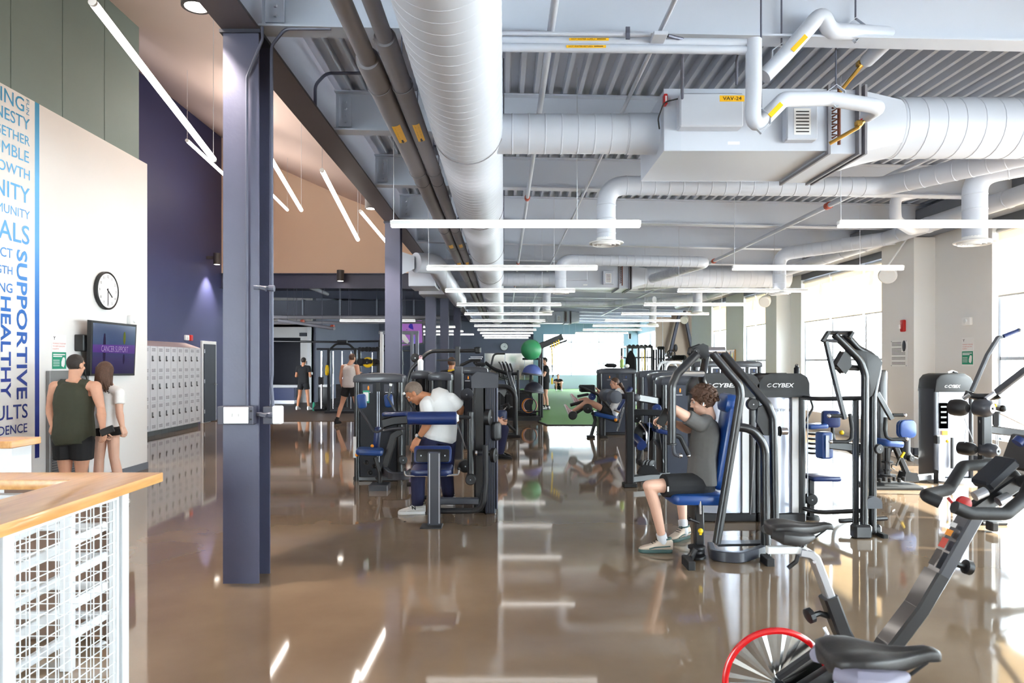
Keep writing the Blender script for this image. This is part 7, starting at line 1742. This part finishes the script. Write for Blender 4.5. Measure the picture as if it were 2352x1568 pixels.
# flywheel
MB().lathe([(.213+.014*math.cos(a), .013*math.sin(a)) for a in [2*PI*k/10 for k in range(11)]], c0, (0, 1, 0), 56, False).build('flywheel_rim', 'bike_red', bk)
fw = MB(); n = 60; rnd = random.Random(21); lift = [rnd.uniform(-.0022, .0022) for k in range(n)]   # facets put into the flat disc's shape to imitate radial reflection streaks
for sgn in (-1, 1):
    vv = [c0+Vector((r*math.cos(2*PI*k/n), sgn*(y+lift[k]*r/.2), r*math.sin(2*PI*k/n))) for r, y in ((.02, .014), (.203, .007)) for k in range(n)]
    fw.add(vv, [(k, (k+1) % n, n+(k+1) % n, n+k) for k in range(n)])
fw.build('flywheel', 'flywheel', bk, ang=0)
MB().lathe([(.0, -.03), (.022, -.03), (.024, .03), (.0, .03)], c0, (0, 1, 0), 16).build('hub', 'black_steel', bk)
MB().prism([(0.0, -.035), (.19, .085), (.31, .09), (.34, .0), (.30, -.09), (.05, -.05)], c0+Vector((-.005, -.075, 0)), (1, 0, 0), (0, 0, 1), (0, .05, 0), .012).build('belt_cover', 'black_plastic', bk)
MB().tube([p(1786, 1556, -.05), p(1905, 1472, -.05)], .012, 8, 0, sec=(.03, .02)).build('fork_arm', 'black_steel', bk)
MB().lathe([(.075, 0), (.08, .006), (.07, .010)], c0+Vector((.265, -.085, 0)), (0, -1, 0), 28).build('crank_cover', 'satin', bk)
MB().tube([p(1895, 1465, -.02), p(1900, 1455, -.03), p(1893, 1440, -.02)], .008, 6).build('magnet_link', 'brushed', bk)
cc = c0+Vector((.265, 0, 0))
for q in (-1, 1):
    MB().tube([cc+Vector((0, q*.1, 0)), cc+Vector((q*.1, q*.11, -.13))], .012, sec=(.03, .018)).build('crank', 'brushed', bk)
    MB().box(cc+Vector((q*.1, q*.17, -.13)), (.1, .09, .025), None, .005).build('pedal', 'black_plastic', bk)
MB().tube([c0+Vector((0, -.045, 0)), c0+Vector((.1, -.045, -.19)), c0+Vector((.45, 0, -.2))], .02, 8, .05, sec=(.05, .05)).build('rear_stay', 'black_steel', bk)
for x in (c0.x-.02, c0.x+.86): MB().tube([(x, BD-.28, .045), (x, BD+.28, .045)], .035, 12).build('floor_bar', 'black_steel', bk)
MB().tube([(c0.x, BD, .07), (c0.x+.86, BD, .07)], .03, sec=(.06, .05)).build('floor_spine', 'black_steel', bk)
MB().tube([(c0.x+.42, BD, .07), cc], .03, sec=(.06, .08)).build('lower_frame', 'black_steel', bk)
b2_ = copy_tree(bk, (-.352, -1.25, .0), 'nearest spin bike, only its grey-trimmed saddle in view')
for o in COL.objects:
    if o.parent is not None and o.parent.parent is b2_ and o.name.startswith('side_trim'):
        o.data = o.data.copy(); o.data.materials[0] = _M['saddle_grey']

t = thing('flat_bench', 'low dark bench under the half-hidden seated person', 'bench', (-.36, 11.4, 0))
MB().pad((-.40, 11.4, .315), .42, .34, .07, (1, 0, 0), (0, 1, 0), .05, .02).build('seat', 'navy_vinyl', t)
MB().b2((-.44, 11.36, 0), (-.36, 11.44, .28), .006).build('pedestal', 'black_steel', t); MB().b2((-.58, 11.28, 0), (-.22, 11.52, .03), .006).build('foot', 'rubber', t)
# ================================================================= BACKGROUND THINGS
# far wall clock, bright mirror, wall screen
clock(P(1158, 796, 40.98), .24, (0, 0, 1), (1, 0, 0), (0, -1, 0), 'round wall clock far off on the slate back wall', .1, .3)
t = thing('wall_mirror', 'wide bright wall mirror behind the cardio machines on the far wall', 'mirror', P(1157, 870, 40.9))
MB().b2(P(1113, 872, 40.95), P(1247, 811, 40.9), .01).build('glass', 'mirror_bright', t)
b = MB()
for x in (1113, 1160, 1205, 1247): b.b2(P(x-.6, 872, 40.9), P(x+.6, 811, 40.88))
b.build('edge_strip', 'window_frame', t)['kind'] = 'stuff'
t = thing('wall_television', 'wall television showing a figure in a blue cap on a purple picture', 'television', P(943, 765, 24.5))
A, B_, C_, E_ = P(921, 737, 24.0), P(971, 733, 24.6), P(973, 789, 24.6), P(921, 797, 24.0)
b = MB(); nn = Vector((0, -1, 0)); b.add([A, B_, C_, E_, A-nn*.06, B_-nn*.06, C_-nn*.06, E_-nn*.06], [(0, 1, 2, 3), (4, 7, 6, 5), (0, 4, 5, 1), (1, 5, 6, 2), (2, 6, 7, 3), (3, 7, 4, 0)]); b.build('bezel', 'print_black', t)
emat('screen_purple', S(150, 100, 172), .55); emat('screen_cap', S(60, 50, 150), .5); emat('screen_shirt', S(126, 110, 196), .55)
q = lambda u, v: (A*(1-u)+B_*u)*(1-v)+(E_*(1-u)+C_*u)*v+nn*.006
MB().quad(q(.03, .04), q(.95, .04), q(.95, .95), q(.03, .95)).build('screen', 'screen_purple', t, ang=0)
def blob(pts, m, nm): MB().quad(*[q(u, v)+nn*.004 for u, v in pts]).build(nm, m, t, ang=0)
blob([(.36, .95), (.42, .62), (.52, .5), (.62, .52), (.72, .66), (.76, .95)], 'screen_shirt', 'screen_figure')
blob([(.34, .5), (.34, .22), (.42, .12), (.52, .16), (.56, .34), (.52, .5)], 'screen_cap', 'screen_figure'); blob([(.24, .34), (.36, .31), (.36, .36), (.24, .37)], 'print_black', 'screen_peak')
# exit signs, switches on the pale wall
tag(MB().b2(P(689, 772, 26.98), P(704, 764, 26.9), .01).build('exit_sign', 'shroud_grey'), 'small grey sign box over the dark opening in the back room', 'sign')
tag(MB().b2(P(712, 854, 26.9), P(718, 860, 26.86), .003).build('light_switch', 'print_white'), 'small white switch on the door jamb in the back room', 'switch')
tag(MB().b2(P(704, 829, 26.98), P(710, 837, 26.94), .004).build('wall_plate', 'dark_box'), 'dark wall plate beside the man in the black tee', 'sign')
# low bench/partition
t = thing('half_wall', 'low navy partition with a pale top in the back room', 'partition', P(653, 925, 26.6))
MB().b2(P(560, 924, 26.5), P(676, 886, 26.2), .01).build('panel', 'navy_vinyl', t); MB().b2(P(560, 889, 26.6), P(686, 884, 26.1), .01).build('top', 'white_trim', t)
MB().b2(P(560, 926, 26.5), P(676, 919, 26.15), .005).build('kick_strip', 'brushed', t)
# multi-station cable towers
def cable_station(X, D, label, first=[None]):
    if first[0]: return copy_tree(first[0][0], (X-first[0][1], D-first[0][2], 0), label)
    t = thing('cable_station', label, 'gym machine', (X, D, 0), 'cable stations'); v = lambda x, y, z: Vector((X+x, D+y, z))
    for x in (-.42, .42): MB().tube([v(x, 0, 0), v(x, 0, 2.05)], .04, sec=(.09, .09)).build('upright', 'black_steel', t)
    MB().tube([v(-.46, 0, 1.5), v(-.4, 0, 2.0), v(-.2, 0, 2.18), v(.2, 0, 2.18), v(.4, 0, 2.0), v(.46, 0, 1.5)], .035, 10, .2).build('arch', 'black_steel', t)
    MB().b2(v(-.16, -.06, 2.2), v(.16, .06, 2.3), .02).build('head_block', 'black_plastic', t)
    MB().tube([v(-.8, 0, 2.02), v(.8, 0, 2.02)], .03, sec=(.06, .06)).build('cross_bar', 'black_steel', t)
    for x in (-.62, -.26, .02, .3): MB().cyl(v(x, -.1, .15), v(x, -.1, 1.95), .03 if x == -.62 else .014, 8).build('guide_rod', 'chrome', t)
    b = MB()
    for k in range(16): b.b2(v(-.16, -.17, .2+k*.045), v(.18, -.03, .238+k*.045))
    b.build('weight_stack', 'print_black', t)['kind'] = 'stuff'
    MB().b2(v(-.5, -.22, 0), v(.5, .22, .08), .01).build('base', 'black_steel', t)
    MB().b2(v(-.72, -.13, .9), v(-.56, -.03, 1.15), .01).build('pulley_carriage', 'black_plastic', t)
    first[0] = (t, X, D); return t
cable_station(-5.1, 21.5, 'black cable station with chrome rods beside the man in the sleeveless top')
cable_station(-4.1, 24.5, 'black cable station farther back, between the sleeveless man and the second column')
pipe('pull_up_bar', 'long black pull-up bar across the back room', [P(575, 783, 23.5), P(770, 785, 23.5), P(880, 783, 23.5)], .035, m='black_steel', cat='gym machine')
_pb = bpy.data.objects['pull_up_bar']
for x in (588, 872): MB().tube([P(x, 783, 23.5), (P(x, 0, 23.5).x, 23.5, 0)], .035, sec=(.08, .08)).build('upright', 'black_steel', _pb)
# half rack with plates, Smith machine in white
t = thing('smith_machine', 'rack machine with pale uprights behind the second column', 'gym machine', P(905, 965, 19.2)); t.location.z = 0; WLOC[t.name] = Vector(t.location)
for x in (877, 946, 958): PT(t, 'upright', 'grey_trim' if x > 900 else 'rail_white', [(x, 968 if x > 900 else 960), (x, 762)], .04, 19.0, 0, sec=(.09, .09))
PT(t, 'top_bar', 'grey_trim', [(870, 764), (962, 764)], .04, 19.0, 0, sec=(.08, .1)); PT(t, 'top_bar', 'grey_trim', [(920, 788), (950, 788)], .03, 19.0, 0, sec=(.06, .06))
MB().prism([(-.12, .06), (-.06, .12), (.02, .1), (.14, -.08), (.1, -.14), (.02, -.1)], P(928, 777, 18.95), (1, 0, 0), (0, 0, 1), (0, -.03, 0), .006).build('counter_arm', 'white_trim', t)
PT(t, 'base', 'black_steel', [(872, 965), (962, 968)], .04, 19.0, 0, sec=(.09, .09))
def plate(c, r, m, label, grp=None, ax=(0, 1, 0)):
    c = Vector(c); t = thing('weight_plate', label, 'weight plate', c, grp)
    MB().lathe([(r*.2, -.03), (r*.85, -.02), (r*.88, -.035), (r, -.03), (r, .03), (r*.88, .035), (r*.85, .02), (r*.2, .03)], c, ax, 24).build('disc', m, t)
    MB().lathe([(r*.08, -.04), (r*.2, -.04), (r*.2, .04), (r*.08, .04)], c, ax, 16).build('hub', 'brushed', t); return t
plate(P(845, 832, 20.82), .16, 'yellow', 'yellow weight plate on the rack right of the sleeveless man')
plate(P(751, 850, 21.2), .16, 'yellow', 'yellow weight plate low behind the cable station', None, (.9, .4, 0))
t = thing('plate_rack', 'dark rack of dumbbells and plates left of the second column', 'rack', P(850, 960, 21.5)); t.location.z = 0; WLOC[t.name] = Vector(t.location)
for x in (826, 872): PT(t, 'upright', 'black_steel', [(x, 948), (x, 800)], .04, 21.0, 0, sec=(.08, .08))
for y in (838, 870, 902, 935): PT(t, 'shelf', 'black_steel', [(824, y), (876, y)], .03, 21.0, 0, sec=(.3, .05))
b = MB(); rnd = random.Random(4)
for y in (806, 834, 866, 898):
    for k in range(6):
        c = P(830+k*8, y-4, 20.9); r = rnd.uniform(.06, .1)
        b.lathe([(r, -.12), (r, -.05), (.02, -.05), (.02, .05), (r, .05), (r, .12)], c, (.2, 1, 0), 10)
b.build('dumbbell_row', 'print_black', t)['kind'] = 'stuff'
# floor clutter by the door jamb
o = MB().lathe([(.04, 0), (.045, .02), (.045, .2), (.03, .24), (.03, .27), (.0, .27)], P(721, 941, 22.6), n=12).build('water_bottle', 'sign_green'); tag(o, 'green water bottle on the floor beside the man in the black tee', 'bottle')
o.location.z = .012
MB_ = MB().box(P(736, 938, 22.4), (.45, .25, .16), None, .06).build('gym_bag', 'black_cloth'); tag(MB_, 'dark gym bag on the floor by the cable station', 'bag'); MB_.location.z = .012
t = thing('waste_bin', 'dark bin with a white liner against the back-room wall', 'bin', P(746, 925, 26.0)); t.location.z = .012; WLOC[t.name] = Vector(t.location)
MB().prism(rrect(.42, .42, .05), (t.location.x, 26.0, .012), (1, 0, 0), (0, 1, 0), (0, 0, .65), .02).build('bin_body', 'black_plastic', t); MB().prism(rrect(.4, .4, .05), (t.location.x, 26.0, .66), (1, 0, 0), (0, 1, 0), (0, 0, .1), .02).build('liner', 'print_white', t)
# bottles and bags on the towers
def bottle(c, r, h, m, capm, label):
    c = Vector(c); t = thing('water_bottle', label, 'bottle', c)
    MB().lathe([(r*.92, 0), (r, .01), (r, h*.72), (r*.55, h*.85), (r*.55, h*.88)], c, n=16).build('bottle_body', m, t)
    MB().lathe([(r*.6, h*.86), (r*.62, h), (r*.3, h*1.01)], c, n=14).build('cap', capm, t)
    MB().tube([c+Vector((-r*.5, 0, h*.98)), c+Vector((-r*.4, 0, h*1.1)), c+Vector((r*.4, 0, h*1.1)), c+Vector((r*.5, 0, h*.98))], r*.12, 6, r*.3).build('carry_loop', capm, t)
    return t
z = 1.474
bottle((P(966, 0, 10.8).x, 10.8, z), .045, .21, 'print_white', 'pink', 'white bottle with a pink cap standing on a weight tower')
bottle((2.62, 15.2, 1.482), .045, .23, 'lime', 'pink', 'lime green bottle with a pink cap on the tower behind the woman')
bottle((2.68, 13.9, 1.0+.63), .04, .16, 'shroud', 'print_black', 'x') if False else None
o = MB().ell((2.73, 15.2, 1.52), (.06, .06, .045)).build('cap_hat', 'white_cloth'); tag(o, 'small white bundle beside the lime green bottle', 'cloth')
def pouch(c, s, label):
    c = Vector(c); t = thing('gym_bag', label, 'bag', c); b = MB(); b.ell(c+Vector((0, 0, .045*s)), (.13*s, .08*s, .05*s)); b.ell(c+Vector((.08*s, 0, .04*s)), (.07*s, .07*s, .05*s)); b.build('bag_body', 'black_cloth', t)
    MB().tube([c+Vector((-.13*s, 0, .05*s)), c+Vector((-.17*s, 0, .1*s)), c+Vector((-.1*s, 0, .1*s)), c+Vector((-.02*s, 0, .07*s))], .01*s, 6, .03).build('strap', 'black_cloth', t); return t
pouch((2.36, 15.2, 1.487), 1.0, 'black waist bag lying on the tower behind the woman')
pouch((-.45, 12.65, 1.53), .75, 'dark bag on top of a weight tower, left of the bright mirror')
bottle((4.88, 13.2, 0)+Vector((0, 0, 0)) if False else (3.0, 7.0, 1.47), .028, .1, 'shroud', 'print_black', 'small dark bottle on the tower beside the seated man')
# towel on the cable tower
t = thing('towel', 'small black and white towel on top of the cable tower', 'towel', (P(2185, 862, 9.4).x, 9.4, 1.445)); x0 = t.location.x
MB().tube([(x0-.08, 9.35, 1.46), (x0, 9.38, 1.475), (x0+.09, 9.42, 1.46)], [.012, .02, .012], 8).build('cloth_roll', 'print_white', t); MB().tube([(x0-.01, 9.34, 1.47), (x0+.08, 9.4, 1.455)], .012, 6).build('dark_strap', 'black_cloth', t)
# small picture on the pier between the windows
t = thing('wall_picture', 'small framed colourful picture on the wall between two windows', 'picture', (XG, 20.2, 2.0)) if False else thing('wall_picture', 'small framed colourful picture on the wall between two windows', 'picture', P(1683, 817, 21.9))
c = P(1683, 818, 22.3); x = XG-.02
MB().b2((x-.02, 22.0, 1.56), (XG, 22.75, 2.02), .01).build('frame', 'maple_wood', t)
for k, m in enumerate(('print_white', 'yellow', 'lime', 'column_dark', 'orange', 'blue_vinyl')): MB().b2((x-.025, 22.05+k*.108, 1.62), (x-.021, 22.14+k*.108, 1.97-.05*(k % 3))).build('print_stripe', m, t)
# loudspeakers under the ceiling
def speaker(c, label, m='white_trim'):
    c = Vector(c); t = thing('loudspeaker', label, 'loudspeaker', c)
    MB().lathe([(.02, -.16), (.1, -.14), (.14, .0), (.15, .1), (.13, .12)], c, (-.5, -.7, -.4), 18).build('speaker_body', m, t)
    MB().tube([c, c+Vector((.05, .1, .15)), (7.1, c.y+.1, 3.9)], .015, 6).build('bracket', m, t); return t
speaker(P(2040, 628, 11.75), 'white wall loudspeaker hanging by the nearest white pillar')
speaker(P(1758, 690, 17.55), 'white loudspeaker by the second white pillar')
speaker(P(1573, 733, 25.5), 'white loudspeaker by the far window')
# racks in the far right alcove
def cage(x0, x1, D, yt, label):
    t = thing('training_cage', label, 'gym machine', P((x0+x1)/2, 905, D)); t.location.z = .0; WLOC[t.name] = Vector(t.location)
    X0, X1 = P(x0, 0, D).x, P(x1, 0, D).x; zt = P(0, yt, D).z
    for x in (X0, X0+(X1-X0)*.45, X1):
        for dy in (0, 1.4): MB().tube([(x, D+dy, .018), (x, D+dy, zt)], .04, sec=(.09, .09)).build('upright', 'black_steel', t)
    for dy in (0, 1.4): MB().tube([(X0, D+dy, zt), (X1, D+dy, zt)], .04, sec=(.1, .1)).build('top_rail', 'black_steel', t)
    for dy in (0, 1.4): MB().tube([(X0, D+dy, zt-.45), (X1, D+dy, zt-.45)], .03, sec=(.06, .06)).build('mid_rail', 'black_steel', t)
    for x in (X0, X1): MB().tube([(x, D, zt), (x, D+1.4, zt)], .04, sec=(.09, .09)).build('side_rail', 'black_steel', t)
    for k in range(6):
        q = X0+(X1-X0)*(k+.5)/6; MB().lathe([(.03, 0), (.075, .02), (.075, .06), (.03, .08)], (q, D-.05, zt+.02), (0, 1, 0), 10).build('band_peg', 'rubber', t)
    return t
cage(1441, 1497, 28.5, 796, 'black training cage with hanging straps in front of the far window')
t = thing('suspension_straps', 'yellow and black straps hanging in the far training cage', 'strap', P(1478, 830, 28.4))
for x, m in ((1474, 'yellow'), (1480, 'yellow'), (1486, 'print_black')): PT(t, 'strap', m, [(x, 803), (x+2, 868)], .02, 28.4, 0, sec=(.04, .012))
t = thing('punch_bag', 'black kit bag hanging on the training cage', 'bag', P(1449, 840, 28.3))
MB().lathe([(.05, .55), (.22, .2), (.24, -.3), (.2, -.42)], P(1449, 835, 28.45), n=16).build('bag_body', 'black_cloth', t); PT(t, 'bag_handle', 'black_cloth', [(1443, 815), (1449, 805), (1455, 815)], .02, 28.5)
cage(1512, 1524, 29.5, 800, 'narrow black cable frame with two uprights in the alcove')
t = thing('plate_tree', 'rack of weight plates against the brown alcove wall', 'rack', P(1550, 900, 32)); t.location.z = 0; WLOC[t.name] = Vector(t.location)
for x in (1530, 1570): PT(t, 'upright', 'black_steel', [(x, 909), (x, 815)], .05, 32, 0, sec=(.1, .1))
for y in (826, 845): PT(t, 'rail', 'black_steel', [(1526, y), (1574, y)], .05, 32, 0, sec=(.25, .06))
b = MB()
for k in range(5): b.lathe([(.12, -.2), (.12, -.06), (.03, -.06), (.03, .06), (.12, .06), (.12, .2)], P(1545+k*6, 821, 31.9), (0, 1, 0), 10)
b.build('dumbbell_row', 'print_black', t)['kind'] = 'stuff'
MB().cyl(P(1526, 822, 31.8), P(1532, 821, 31.9), .05, 8).build('bar_end', 'chrome', t)
c = P(1541, 813, 31.7); t = thing('weight_plate', 'black spoked weight plate standing on the alcove rack', 'weight plate', c)
MB().lathe([(.16, -.03), (.21, -.03), (.21, .03), (.16, .03), (.16, -.03)], c, (0, 1, 0), 24, False).build('ring', 'print_black', t)
for k in range(3): MB().tube([c-Vector((.18*math.cos(k*1.047), 0, .18*math.sin(k*1.047))), c+Vector((.18*math.cos(k*1.047), 0, .18*math.sin(k*1.047)))], .02, sec=(.04, .03)).build('spoke', 'print_black', t)
MB().lathe([(.03, -.03), (.05, -.03), (.05, .03), (.03, .03)], c, (0, 1, 0), 12).build('hub', 'print_black', t)
o = MB().ell(P(1552, 799, 35.9), (.1, .05, .2)).build('wall_hook', 'print_black'); tag(o, 'dark hanging hook on the brown alcove wall', 'hook')
t = thing('heavy_bag', 'grey cylindrical heavy bag in the alcove', 'bag', P(1522, 905, 33.5)); t.location.z = .1; WLOC[t.name] = Vector(t.location)
MB().lathe([(.1, .0), (.2, .05), (.2, 1.7), (.1, 1.78)], (t.location.x, 33.5, .3), n=18).build('bag_body', 'grey_plastic', t); MB().tube([(t.location.x, 33.5, 2.0), (t.location.x, 33.5, 4.3)], .012, 6).build('chain', 'brushed', t)
tag(MB().b2(P(1443, 778, 37), P(1450, 766, 36.8), .02).build('hanging_speaker', 'print_black'), 'black box loudspeaker near the far right window', 'loudspeaker')
